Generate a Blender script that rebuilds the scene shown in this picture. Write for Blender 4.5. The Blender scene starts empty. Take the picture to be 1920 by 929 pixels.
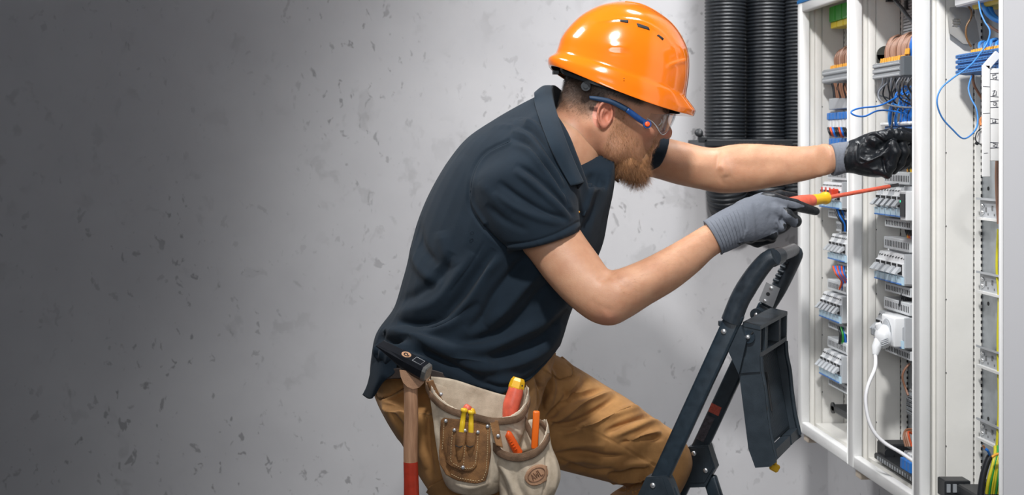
import bpy, bmesh, math, random
import numpy as np
from mathutils import Vector, Matrix
import openvdb as vdb

# ---------------------------------------------------------------- camera, world, lights, exposure
scene = bpy.context.scene
COL = scene.collection
F, PX0, PY0, CAMZ = 2400.0, 730.0, 280.0, 1.4          # focal length in pixels of the 1920 wide frame, vanishing point
cam_d = bpy.data.cameras.new('camera')
cam = bpy.data.objects.new('camera', cam_d); COL.objects.link(cam)
cam_d.sensor_width = 36.0
cam_d.lens = 45.0
cam_d.shift_x = (960 - PX0) / 1920
cam_d.shift_y = -(464.5 - PY0) / 1920
cam_d.clip_start = 0.05
cam.location = (0, 0, CAMZ)
cam.rotation_euler = (math.pi / 2, 0, 0)
cam_d.dof.use_dof = True
cam_d.dof.focus_distance = 2.46
cam_d.dof.aperture_fstop = 5.6
scene.camera = cam

world = bpy.data.worlds.new('world'); scene.world = world
world.use_nodes = True
world.node_tree.nodes['Background'].inputs[0].default_value = (0.86, 0.91, 1.0, 1)
world.node_tree.nodes['Background'].inputs[1].default_value = 0.14

scene.view_settings.view_transform = 'Standard'
scene.view_settings.look = 'None'
scene.view_settings.exposure = 0.0
scene.view_settings.gamma = 1.0

def aim(o, target):
    d = Vector(target) - o.location
    o.rotation_euler = d.to_track_quat('-Z', 'Y').to_euler()

def area(name, loc, target, size, power, color=(1, 1, 1), size_y=None, spread=180):
    l = bpy.data.lights.new(name, 'AREA')
    l.energy = power; l.color = color; l.size = size
    if size_y:
        l.shape = 'RECTANGLE'; l.size_y = size_y
    l.spread = math.radians(spread)
    o = bpy.data.objects.new(name, l); COL.objects.link(o)
    o.location = loc; aim(o, target)
    return o

def spot(name, loc, target, angle, blend, power, radius, color=(1, 1, 1)):
    l = bpy.data.lights.new(name, 'SPOT')
    l.energy = power; l.color = color; l.spot_size = math.radians(angle); l.spot_blend = blend
    l.shadow_soft_size = radius
    o = bpy.data.objects.new(name, l); COL.objects.link(o)
    o.location = loc; aim(o, target)
    return o

spot('key_lamp', (0.18, 1.00, 2.95), (1.06, 2.75, 1.00), 72, 1.0, 240, 0.09, (1, 0.992, 0.985))
area('added_fill', (0.0, 0.3, 1.7), (0.75, 2.6, 1.05), 0.8, 3.0, (0.95, 0.97, 1.0), spread=80)  # unseen soft light added near the camera to lift trousers, pouch and face
area('rim_panel', (-1.0, 2.9, 3.0), (0.5, 2.7, 1.3), 0.5, 8, (1, 1, 1), spread=70)
spot('added_wall_wash', (0.98, 2.78, 3.25), (1.02, 3.62, 0.62), 80, 1.0, 195, 0.2, (0.98, 0.99, 1))  # unseen spot added behind the man to brighten the back wall

# ---------------------------------------------------------------- helpers
def P(px, py, Y):
    return Vector(((px - PX0) / F * Y, Y, CAMZ - (py - PY0) / F * Y))

def Pn(px, py, Y):
    return np.array([(px - PX0) / F * Y, Y, CAMZ - (py - PY0) / F * Y])

def NN(n, t, **kw):
    nd = n.nodes.new(t)
    for k, v in kw.items():
        if k in nd.inputs: nd.inputs[k].default_value = v
        else: setattr(nd, k, v)
    return nd

MATS = {}
def mat(name, col, rough=0.5, metal=0.0, spec=0.5, var=0.0, vscale=20.0, bump=0.0, bscale=200.0,
        coat=0.0, sheen=0.0, sss=0.0, emit=None, weave=0.0, wscale=900.0, scratch=0.0, stretch=None, col2=None, rvar=0.0):
    if name in MATS: return MATS[name]
    m = bpy.data.materials.new(name); m.use_nodes = True
    n = m.node_tree; b = n.nodes['Principled BSDF']
    L = n.links.new
    b.inputs['Base Color'].default_value = (*col, 1)
    b.inputs['Roughness'].default_value = rough
    b.inputs['Metallic'].default_value = metal
    b.inputs['Specular IOR Level'].default_value = spec
    b.inputs['Coat Weight'].default_value = coat
    b.inputs['Coat Roughness'].default_value = 0.06
    b.inputs['Sheen Weight'].default_value = sheen
    b.inputs['Sheen Roughness'].default_value = 0.5
    if sss:
        b.inputs['Subsurface Weight'].default_value = sss
        b.inputs['Subsurface Radius'].default_value = (0.012, 0.005, 0.003)
        b.inputs['Subsurface Scale'].default_value = 1.0
    if emit:
        b.inputs['Emission Color'].default_value = (*col, 1)
        b.inputs['Emission Strength'].default_value = emit
    tc = n.nodes.new('ShaderNodeTexCoord')
    co = tc.outputs['Object']
    if stretch:
        mp = n.nodes.new('ShaderNodeMapping'); mp.inputs['Scale'].default_value = stretch
        L(co, mp.inputs[0]); co = mp.outputs[0]
    if var or rvar:
        nz = NN(n, 'ShaderNodeTexNoise', Scale=vscale, Detail=5.0, Roughness=0.6)
        L(co, nz.inputs['Vector'])
        rp = n.nodes.new('ShaderNodeValToRGB')
        rp.color_ramp.elements[0].position = 0.35; rp.color_ramp.elements[1].position = 0.68
        c2 = col2 if col2 else tuple(c * (1 - var) for c in col)
        rp.color_ramp.elements[0].color = (*c2, 1)
        rp.color_ramp.elements[1].color = (*[min(1, c * (1 + var * 0.5)) for c in col], 1)
        L(nz.outputs['Fac'], rp.inputs[0])
        if var: L(rp.outputs[0], b.inputs['Base Color'])
        if rvar:
            mr = n.nodes.new('ShaderNodeMapRange')
            mr.inputs['To Min'].default_value = max(0, rough - rvar); mr.inputs['To Max'].default_value = rough + rvar
            L(nz.outputs['Fac'], mr.inputs[0]); L(mr.outputs[0], b.inputs['Roughness'])
    h = None
    if bump:
        nb = NN(n, 'ShaderNodeTexNoise', Scale=bscale, Detail=4.0)
        L(co, nb.inputs['Vector'])
        bp = n.nodes.new('ShaderNodeBump'); bp.inputs['Strength'].default_value = bump
        bp.inputs['Distance'].default_value = 0.002
        L(nb.outputs['Fac'], bp.inputs['Height']); h = bp.outputs[0]
    if weave:
        w1 = NN(n, 'ShaderNodeTexWave', Scale=wscale / 6.28, Distortion=1.0); w1.bands_direction = 'DIAGONAL'
        L(co, w1.inputs['Vector'])
        bp = n.nodes.new('ShaderNodeBump'); bp.inputs['Strength'].default_value = weave
        bp.inputs['Distance'].default_value = 0.001
        L(w1.outputs['Fac'], bp.inputs['Height'])
        if h: L(h, bp.inputs['Normal'])
        h = bp.outputs[0]
    if h: L(h, b.inputs['Normal'])
    MATS[name] = m
    return m

class MB:
    """collects geometry, then links it as ONE mesh object"""
    def __init__(s): s.v = []; s.f = []; s.m = []; s.sm = []
    def add(s, verts, faces, m=0, smooth=False):
        o = len(s.v)
        s.v += [tuple(v) for v in verts]
        s.f += [tuple(i + o for i in f) for f in faces]
        s.m += [m] * len(faces); s.sm += [smooth] * len(faces)
        return s
    def box(s, x0, x1, y0, y1, z0, z1, m=0, M=None):
        vs = [Vector((x, y, z)) for x in (x0, x1) for y in (y0, y1) for z in (z0, z1)]
        if M is not None: vs = [M @ v for v in vs]
        return s.add(vs, [(0, 1, 3, 2), (4, 6, 7, 5), (0, 4, 5, 1), (2, 3, 7, 6), (0, 2, 6, 4), (1, 5, 7, 3)], m)
    def bbox(s, x0, x1, y0, y1, z0, z1, bev=0.001, m=0, M=None, seg=1):
        bm = bmesh.new(); bmesh.ops.create_cube(bm, size=1)
        for v in bm.verts:
            v.co = Vector(((x0 + x1) / 2 + v.co.x * (x1 - x0), (y0 + y1) / 2 + v.co.y * (y1 - y0), (z0 + z1) / 2 + v.co.z * (z1 - z0)))
        bmesh.ops.bevel(bm, geom=list(bm.edges), offset=bev, segments=seg, affect='EDGES', profile=0.5)
        vs = [(M @ v.co) if M is not None else v.co.copy() for v in bm.verts]
        bm.verts.index_update()
        fs = [tuple(v.index for v in f.verts) for f in bm.faces]
        bm.free()
        return s.add(vs, fs, m, seg > 1)
    def prism(s, poly, a, b, axis='y', m=0, M=None, smooth=False):
        """poly: 2D points; extruded from a to b along axis. axis y -> poly is (x,z); x -> (y,z); z -> (x,y)"""
        n = len(poly)
        def mk(p, t):
            v = {'y': Vector((p[0], t, p[1])), 'x': Vector((t, p[0], p[1])), 'z': Vector((p[0], p[1], t))}[axis]
            return M @ v if M is not None else v
        vs = [mk(p, a) for p in poly] + [mk(p, b) for p in poly]
        fs = [(i, (i + 1) % n, n + (i + 1) % n, n + i) for i in range(n)]
        s.add(vs, fs, m, smooth)
        s.add(vs, [tuple(range(n))[::-1], tuple(range(n, 2 * n))], m)
        return s
    def tube(s, pts, r, n=8, m=0, cap=True, smooth=True, sub=0):
        pts = [Vector(p) for p in pts]
        rr = r if isinstance(r, (list, tuple)) else [r] * len(pts)
        if sub:
            pts, rr = catmull(pts, rr, sub)
        k = len(pts); vs = []; fs = []
        t = (pts[1] - pts[0]).normalized()
        nrm = t.orthogonal().normalized()
        for i in range(k):
            t2 = (pts[min(i + 1, k - 1)] - pts[max(i - 1, 0)]).normalized()
            nrm = (nrm - t2 * nrm.dot(t2)).normalized()
            bn = t2.cross(nrm)
            for j in range(n):
                a = 2 * math.pi * j / n
                vs.append(pts[i] + (nrm * math.cos(a) + bn * math.sin(a)) * rr[i])
        for i in range(k - 1):
            for j in range(n):
                fs.append((i * n + j, i * n + (j + 1) % n, (i + 1) * n + (j + 1) % n, (i + 1) * n + j))
        s.add(vs, fs, m, smooth)
        if cap:
            s.add(vs[:n], [tuple(range(n))[::-1]], m); s.add(vs[-n:], [tuple(range(n))], m)
        return s
    def sphere(s, c, r, m=0, nu=12, nv=8, sc=(1, 1, 1), M=None):
        vs = []; fs = []
        for i in range(nv + 1):
            th = math.pi * i / nv
            for j in range(nu):
                a = 2 * math.pi * j / nu
                v = Vector((math.sin(th) * math.cos(a) * r * sc[0], math.sin(th) * math.sin(a) * r * sc[1], math.cos(th) * r * sc[2]))
                v += Vector(c)
                vs.append(M @ v if M is not None else v)
        for i in range(nv):
            for j in range(nu):
                fs.append((i * nu + j, (i + 1) * nu + j, (i + 1) * nu + (j + 1) % nu, i * nu + (j + 1) % nu))
        return s.add(vs, fs, m, True)
    def disc(s, c, nrm, r, h, m=0, n=16, dome=0.0, m2=None):
        """short cylinder along nrm with optional domed top"""
        c = Vector(c); nrm = Vector(nrm).normalized(); a = nrm.orthogonal().normalized(); b = nrm.cross(a)
        rings = [(r, 0), (r, h)] + ([(r * 0.75, h + dome * 0.6), (r * 0.4, h + dome * 0.93), (r * 0.02, h + dome)] if dome else [])
        vs = []
        for (q, z) in rings:
            vs += [c + nrm * z + (a * math.cos(2 * math.pi * j / n) + b * math.sin(2 * math.pi * j / n)) * q for j in range(n)]
        fs = []
        for i in range(len(rings) - 1):
            for j in range(n):
                fs.append((i * n + j, i * n + (j + 1) % n, (i + 1) * n + (j + 1) % n, (i + 1) * n + j))
        s.add(vs, fs, m, bool(dome))
        s.add(vs[-n:], [tuple(range(n))], m if m2 is None else m2)
        return s
    def build(s, name, mats, parent=None, auto=None):
        me = bpy.data.meshes.new(name)
        me.from_pydata(s.v, [], s.f)
        if not isinstance(mats, (list, tuple)): mats = [mats]
        for m in mats: me.materials.append(m)
        me.polygons.foreach_set('material_index', s.m)
        me.polygons.foreach_set('use_smooth', s.sm)
        me.update()
        bm = bmesh.new(); bm.from_mesh(me); bmesh.ops.recalc_face_normals(bm, faces=bm.faces); bm.to_mesh(me); bm.free()
        o = bpy.data.objects.new(name, me); COL.objects.link(o)
        if parent: o.parent = parent
        return o

def catmull(pts, rr, sub):
    out = []; ro = []
    k = len(pts)
    for i in range(k - 1):
        p0 = pts[max(i - 1, 0)]; p1 = pts[i]; p2 = pts[i + 1]; p3 = pts[min(i + 2, k - 1)]
        for j in range(sub):
            t = j / sub
            out.append(0.5 * ((2 * p1) + (p2 - p0) * t + (2 * p0 - 5 * p1 + 4 * p2 - p3) * t * t + (3 * p1 - p0 - 3 * p2 + p3) * t ** 3))
            ro.append(rr[i] + (rr[i + 1] - rr[i]) * t)
    out.append(pts[-1]); ro.append(rr[-1])
    return out, ro

def cat_np(A, sub):
    """catmull-rom through the rows of A"""
    A = np.asarray(A, float); k = len(A); out = []
    for i in range(k - 1):
        p0 = A[max(i - 1, 0)]; p1 = A[i]; p2 = A[i + 1]; p3 = A[min(i + 2, k - 1)]
        for j in range(sub):
            t = j / sub
            out.append(0.5 * (2 * p1 + (p2 - p0) * t + (2 * p0 - 5 * p1 + 4 * p2 - p3) * t * t + (3 * p1 - p0 - 3 * p2 + p3) * t ** 3))
    out.append(A[-1])
    return np.array(out)

def empty(name, label, cat, loc=(0, 0, 0), group=None):
    o = bpy.data.objects.new(name, None); COL.objects.link(o)
    o.empty_display_size = 0.05
    o.location = loc
    o['label'] = label; o['category'] = cat
    if group: o['group'] = group
    return o

def tag(o, label, cat, group=None):
    o['label'] = label; o['category'] = cat
    if group: o['group'] = group
    return o

def setk(o, kind='structure'):
    o['kind'] = kind; return o

def clone(o, delta=(0, 0, 0), label=None, parent=None):
    c = o.copy(); COL.objects.link(c)
    if parent is not None: c.parent = parent
    else: c.location = o.location + Vector(delta)
    if label: c['label'] = label
    for ch in list(o.children):
        clone(ch, parent=c)
    return c

ORD = ['first', 'second', 'third', 'fourth', 'fifth', 'sixth', 'seventh', 'eighth', 'ninth', 'tenth', 'eleventh', 'twelfth', 'thirteenth', 'fourteenth', 'fifteenth', 'sixteenth', 'seventeenth', 'eighteenth']

# ---- implicit modelling
def loft_mesh(stations, nseg=36, sub=6, Yshift=0.0):
    """stations: (ax,ay,bx,by,Y,D[,tilt]) : silhouette pixels of both sides, depth and half depth"""
    A = np.array([list(s) + [0.0] * (7 - len(s)) for s in stations], float)
    A = cat_np(A, sub)
    vs = []; fs = []
    for (ax, ay, bx, by, Y, D, tilt) in A:
        Y += Yshift
        a = Pn(ax, ay, Y); b = Pn(bx, by, Y)
        c = (a + b) / 2; u = (b - a) / 2; v = np.array([tilt, D, 0.0])
        for j in range(nseg):
            t = 2 * math.pi * j / nseg
            vs.append(c + u * math.cos(t) + v * math.sin(t))
    k = len(A)
    for i in range(k - 1):
        for j in range(nseg):
            fs.append((i * nseg + j, i * nseg + (j + 1) % nseg, (i + 1) * nseg + (j + 1) % nseg, (i + 1) * nseg + j))
    c0 = np.mean(vs[:nseg], axis=0); c1 = np.mean(vs[-nseg:], axis=0)
    i0 = len(vs); vs += [c0, c1]
    tr = [(j, i0, (j + 1) % nseg) for j in range(nseg)]
    tr += [((k - 1) * nseg + j, (k - 1) * nseg + (j + 1) % nseg, i0 + 1) for j in range(nseg)]
    return np.array(vs, np.float32), np.array(fs, np.uint32), np.array(tr, np.uint32)

class Field:
    def __init__(s, lo, hi, vox, band=10):
        s.v = vox; s.i0 = np.floor(np.array(lo) / vox).astype(int); s.i1 = np.ceil(np.array(hi) / vox).astype(int)
        s.shape = tuple(s.i1 - s.i0 + 1); s.band = band
        s.a = np.full(s.shape, band * vox, np.float32)
        ax = [(np.arange(s.i0[k], s.i1[k] + 1) * vox).astype(np.float32) for k in range(3)]
        s.X = ax[0][:, None, None]; s.Y = ax[1][None, :, None]; s.Z = ax[2][None, None, :]
    def from_mesh(s, vs, quads, tris):
        t = vdb.createLinearTransform(voxelSize=s.v)
        g = vdb.FloatGrid.createLevelSetFromPolygons(vs, triangles=tris, quads=quads, transform=t, halfWidth=float(s.band))
        arr = np.empty(s.shape, np.float32)
        g.copyToArray(arr, ijk=tuple(int(q) for q in s.i0))
        return arr
    def capsule(s, p, q, r1, r2, sq=(1, 1, 1)):
        p = np.array(p, np.float32); q = np.array(q, np.float32); d = q - p; L2 = float((d * d).sum()) + 1e-12
        t = ((s.X - p[0]) * d[0] + (s.Y - p[1]) * d[1] + (s.Z - p[2]) * d[2]) / L2
        t = np.clip(t, 0, 1)
        dd = np.sqrt(((s.X - p[0] - t * d[0]) / sq[0]) ** 2 + ((s.Y - p[1] - t * d[1]) / sq[1]) ** 2 + ((s.Z - p[2] - t * d[2]) / sq[2]) ** 2)
        return (dd - (r1 + (r2 - r1) * t)).astype(np.float32)
    def add(s, b, k=0.01):
        s.a = smin(s.a, b, k)
    def cut(s, b, k=0.005):
        s.a = -smin(-s.a, b, k)
    def mesh(s):
        B = s.band * s.v
        g = vdb.FloatGrid(B)
        g.copyFromArray(np.clip(s.a, -B, B).astype(np.float32), ijk=tuple(int(q) for q in s.i0))
        g.transform = vdb.createLinearTransform(voxelSize=s.v)
        pts, quads = g.convertToQuads(isovalue=0.0)
        return np.array(pts, float), np.array(quads, np.int64)

def smin(a, b, k):
    if k <= 0: return np.minimum(a, b)
    h = np.maximum(k - np.abs(a - b), 0) / k
    return np.minimum(a, b) - h * h * k * 0.25

def subdiv(v, q):
    e = nedges(q); key = np.sort(e, 1); u, inv_ = np.unique(key[:, 0].astype(np.int64) * len(v) + key[:, 1], return_inverse=True)
    mids = (v[u // len(v)] + v[u % len(v)]) / 2
    n = len(q); m = inv_.reshape(4, n).T + len(v); cen = v[q].mean(1); c = np.arange(n) + len(v) + len(mids)
    v2 = np.concatenate([v, mids, cen])
    q2 = np.concatenate([np.stack([q[:, i], m[:, i], c, m[:, (i + 3) % 4]], 1) for i in range(4)])
    return v2, q2

def nedges(q):
    e = np.concatenate([q[:, [0, 1]], q[:, [1, 2]], q[:, [2, 3]], q[:, [3, 0]]])
    return e

def smooth(v, q, it=3, lam=0.6, mask=None):
    e = nedges(q); n = len(v)
    cnt = np.bincount(e[:, 0], minlength=n) + np.bincount(e[:, 1], minlength=n)
    cnt = np.maximum(cnt, 1)
    for _ in range(it):
        s = np.zeros_like(v)
        for k in range(3):
            s[:, k] = np.bincount(e[:, 0], weights=v[e[:, 1], k], minlength=n) + np.bincount(e[:, 1], weights=v[e[:, 0], k], minlength=n)
        d = (s / cnt[:, None] - v) * lam
        if mask is not None: d *= mask[:, None]
        v = v + d
    return v

def vnormals(v, q):
    n = np.cross(v[q[:, 2]] - v[q[:, 0]], v[q[:, 3]] - v[q[:, 1]])
    out = np.zeros_like(v)
    for k in range(3):
        for c in range(4):
            out[:, k] += np.bincount(q[:, c], weights=n[:, k], minlength=len(v))
    return out / np.maximum(np.linalg.norm(out, axis=1, keepdims=True), 1e-12)

def proj(v):
    return np.stack([PX0 + F * v[:, 0] / v[:, 1], PY0 - F * (v[:, 2] - CAMZ) / v[:, 1]], 1)

def seg_dist(p, poly):
    """distance of 2D points to a polyline and the signed side / parameter"""
    best = np.full(len(p), 1e9); tt = np.zeros(len(p))
    L = [0.0]
    for i in range(len(poly) - 1): L.append(L[-1] + np.linalg.norm(poly[i + 1] - poly[i]))
    for i in range(len(poly) - 1):
        a = poly[i]; d = poly[i + 1] - a; l2 = (d * d).sum() + 1e-9
        t = np.clip(((p - a) @ d) / l2, 0, 1)
        r = np.linalg.norm(p - a - t[:, None] * d, axis=1)
        m = r < best
        best[m] = r[m]; tt[m] = (L[i] + t[m] * math.sqrt(l2)) / L[-1]
    return best, tt

def strokes(v, q, lst, facing=True, it=1):
    """sculpt ridges and grooves: lst of (polyline px, width px, height m[, endfade])"""
    for st in lst:
        poly = cat_np(np.array(st[0], float), 5); w = st[1]; a = st[2]; fade = st[3] if len(st) > 3 else 1
        n = vnormals(v, q); p = proj(v)
        lo = poly.min(0) - 3 * w; hi = poly.max(0) + 3 * w
        sel = np.where((p[:, 0] > lo[0]) & (p[:, 0] < hi[0]) & (p[:, 1] > lo[1]) & (p[:, 1] < hi[1]) & (n[:, 1] < 0.1))[0]
        if not len(sel): continue
        d, t = seg_dist(p[sel], poly)
        g = np.exp(-(d / w) ** 2)
        if fade: g *= np.clip(np.minimum(t, 1 - t) * 5, 0, 1) ** 0.7
        f = np.clip(-n[sel, 1] * 2.5, 0, 1)
        v[sel] += n[sel] * (a * g * f)[:, None]
    return v

def vmesh(name, v, q, mats, parent=None, midx=None, attr=None, smooth_=True):
    me = bpy.data.meshes.new(name)
    me.vertices.add(len(v)); me.vertices.foreach_set('co', np.asarray(v, np.float32).ravel())
    nq = len(q); k = q.shape[1]
    me.loops.add(nq * k); me.loops.foreach_set('vertex_index', q.astype(np.int32).ravel())
    me.polygons.add(nq); me.polygons.foreach_set('loop_start', np.arange(nq, dtype=np.int32) * k)
    if not isinstance(mats, (list, tuple)): mats = [mats]
    for m in mats: me.materials.append(m)
    if midx is not None: me.polygons.foreach_set('material_index', midx.astype(np.int32))
    me.polygons.foreach_set('use_smooth', np.full(nq, smooth_, bool))
    if attr:
        for an, av in attr.items():
            at = me.attributes.new(an, 'FLOAT', 'POINT'); at.data.foreach_set('value', av.astype(np.float32))
    me.update(calc_edges=True); me.validate()
    o = bpy.data.objects.new(name, me); COL.objects.link(o)
    if parent: o.parent = parent
    return o
# ---------------------------------------------------------------- setting: concrete corner
def concrete():
    m = bpy.data.materials.new('concrete_plaster'); m.use_nodes = True
    n = m.node_tree; L = n.links.new; b = n.nodes['Principled BSDF']
    b.inputs['Roughness'].default_value = 0.8; b.inputs['Specular IOR Level'].default_value = 0.2
    tc = n.nodes.new('ShaderNodeTexCoord'); co = tc.outputs['Object']
    big = NN(n, 'ShaderNodeTexNoise', Scale=1.7, Detail=7.0, Roughness=0.6); L(co, big.inputs['Vector'])
    r0 = n.nodes.new('ShaderNodeValToRGB'); L(big.outputs['Fac'], r0.inputs[0])
    r0.color_ramp.elements[0].position = 0.3; r0.color_ramp.elements[1].position = 0.7
    r0.color_ramp.elements[0].color = (0.515, 0.51, 0.525, 1); r0.color_ramp.elements[1].color = (0.62, 0.615, 0.625, 1)
    # soft grey blotches in clusters, darker flecks inside
    wob = NN(n, 'ShaderNodeTexNoise', Scale=9.0, Detail=3.0); L(co, wob.inputs['Vector'])
    vm = n.nodes.new('ShaderNodeVectorMath'); vm.operation = 'MULTIPLY_ADD'
    vm.inputs[1].default_value = (0.10, 0.10, 0.10); L(wob.outputs['Color'], vm.inputs[0]); L(co, vm.inputs[2])
    def flecks(scale, sc, lo, hi, seed):
        mp = n.nodes.new('ShaderNodeMapping'); mp.inputs['Scale'].default_value = sc; mp.inputs['Location'].default_value = (seed, 0, seed * 2)
        mp.inputs['Rotation'].default_value = (0, seed, 0)
        L(vm.outputs[0], mp.inputs[0])
        z = NN(n, 'ShaderNodeTexNoise', Scale=scale, Detail=3.0, Roughness=0.55); L(mp.outputs[0], z.inputs['Vector'])
        r = n.nodes.new('ShaderNodeMapRange'); r.inputs['From Min'].default_value = lo; r.inputs['From Max'].default_value = hi
        L(z.outputs['Fac'], r.inputs[0]); return r.outputs[0]
    def mul(a, c):
        q = n.nodes.new('ShaderNodeMath'); q.operation = 'MULTIPLY'
        L(a, q.inputs[0])
        if isinstance(c, float): q.inputs[1].default_value = c
        else: L(c, q.inputs[1])
        return q.outputs[0]
    clus = flecks(3.2, (1, 1, 1), 0.47, 0.6, 3.0)
    clus2 = flecks(2.0, (1, 1, 0.8), 0.42, 0.6, 7.0)
    f1 = mul(mul(flecks(17, (1, 1, 0.8), 0.585, 0.66, 1.0), clus), 0.30)
    f2 = mul(mul(flecks(40, (1, 1, 0.55), 0.63, 0.675, 2.3), clus2), 0.50)
    f3 = mul(flecks(7, (1.2, 1, 0.9), 0.66, 0.72, 5.1), 0.20)
    def mix(prev, fac, col):
        x = n.nodes.new('ShaderNodeMix'); x.data_type = 'RGBA'
        L(fac, x.inputs[0]); L(prev, x.inputs[6]); x.inputs[7].default_value = (*col, 1)
        return x.outputs[2]
    c = mix(r0.outputs[0], f1, (0.30, 0.298, 0.30)); c = mix(c, f2, (0.12, 0.115, 0.118)); c = mix(c, f3, (0.36, 0.355, 0.36))
    L(c, b.inputs['Base Color'])
    bp = n.nodes.new('ShaderNodeBump'); bp.inputs['Strength'].default_value = 0.25; bp.inputs['Distance'].default_value = 0.004
    L(f2, bp.inputs['Height']); bp.invert = True; L(bp.outputs[0], b.inputs['Normal'])
    return m
CONC = concrete()
WALL_Y, WALL_X = 3.62, 1.24
setk(MB().box(-2.6, WALL_X + .1, WALL_Y, WALL_Y + .1, 0, 3.4).build('wall_back', CONC))
setk(MB().box(WALL_X, WALL_X + .1, -0.6, WALL_Y, 0, 3.4).build('wall_right', CONC))
setk(MB().box(-2.6, WALL_X + .1, -0.6, WALL_Y + .1, -0.08, 0).build('floor', mat('floor_screed', (0.2, 0.2, 0.2), 0.7, var=0.2, vscale=4)))

# ---------------------------------------------------------------- cabinets (open fronts face -x, they run towards the camera)
WHITE = mat('white_powder_coat', (0.80, 0.80, 0.79), 0.35, var=0.04, vscale=8, bump=0.05, bscale=600)
CREAM = mat('cream_powder_coat', (0.80, 0.785, 0.745), 0.42, var=0.05, vscale=9, bump=0.05, bscale=600)
GALV = mat('galvanised_steel', (0.42, 0.45, 0.48), 0.38, metal=0.6, var=0.12, vscale=30)
ZINC = mat('bright_zinc', (0.75, 0.76, 0.77), 0.28, metal=0.85)
DARK = mat('dark_hole', (0.015, 0.016, 0.018), 0.7)
BLUEF = mat('blue_film', (0.02, 0.16, 0.42), 0.4)
GREYP = mat('grey_plastic', (0.30, 0.32, 0.34), 0.45, var=0.06, vscale=40)
LGREY = mat('light_grey_plastic', (0.44, 0.46, 0.485), 0.42, var=0.04, vscale=40)
WPL = mat('white_plastic', (0.72, 0.735, 0.75), 0.33)
BPL = mat('black_plastic', (0.018, 0.020, 0.023), 0.4)
BLUEP = mat('blue_plastic', (0.02, 0.17, 0.55), 0.4, var=0.08, vscale=60)
LBLUE = mat('pale_blue_cover', (0.50, 0.68, 0.80), 0.25)
GREENP = mat('green_plastic', (0.04, 0.42, 0.03), 0.4)
YELP = mat('yellow_plastic', (0.72, 0.55, 0.02), 0.4)
ORNP = mat('orange_ferrule', (0.80, 0.36, 0.03), 0.45, var=0.1, vscale=80)
REDP = mat('red_plastic', (0.62, 0.05, 0.02), 0.4)
BROWNW = mat('brown_insulation', (0.26, 0.125, 0.075), 0.38)
BROWN2 = mat('light_brown_insulation', (0.42, 0.24, 0.17), 0.38)
BLUEW = mat('blue_insulation', (0.012, 0.16, 0.60), 0.35)
LBLUEW = mat('pale_blue_insulation', (0.06, 0.26, 0.68), 0.35)
BLACKW = mat('black_insulation', (0.016, 0.018, 0.022), 0.38)
GREYW = mat('grey_insulation', (0.12, 0.13, 0.15), 0.38)
WHITEW = mat('white_cable', (0.80, 0.80, 0.82), 0.38)
YGW = mat('yellow_insulation', (0.62, 0.56, 0.03), 0.38)
GRW = mat('green_insulation', (0.03, 0.30, 0.05), 0.38)
COPPER = mat('copper', (0.75, 0.33, 0.16), 0.3, metal=0.9)
REDW = mat('red_insulation', (0.6, 0.08, 0.02), 0.38)

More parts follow.
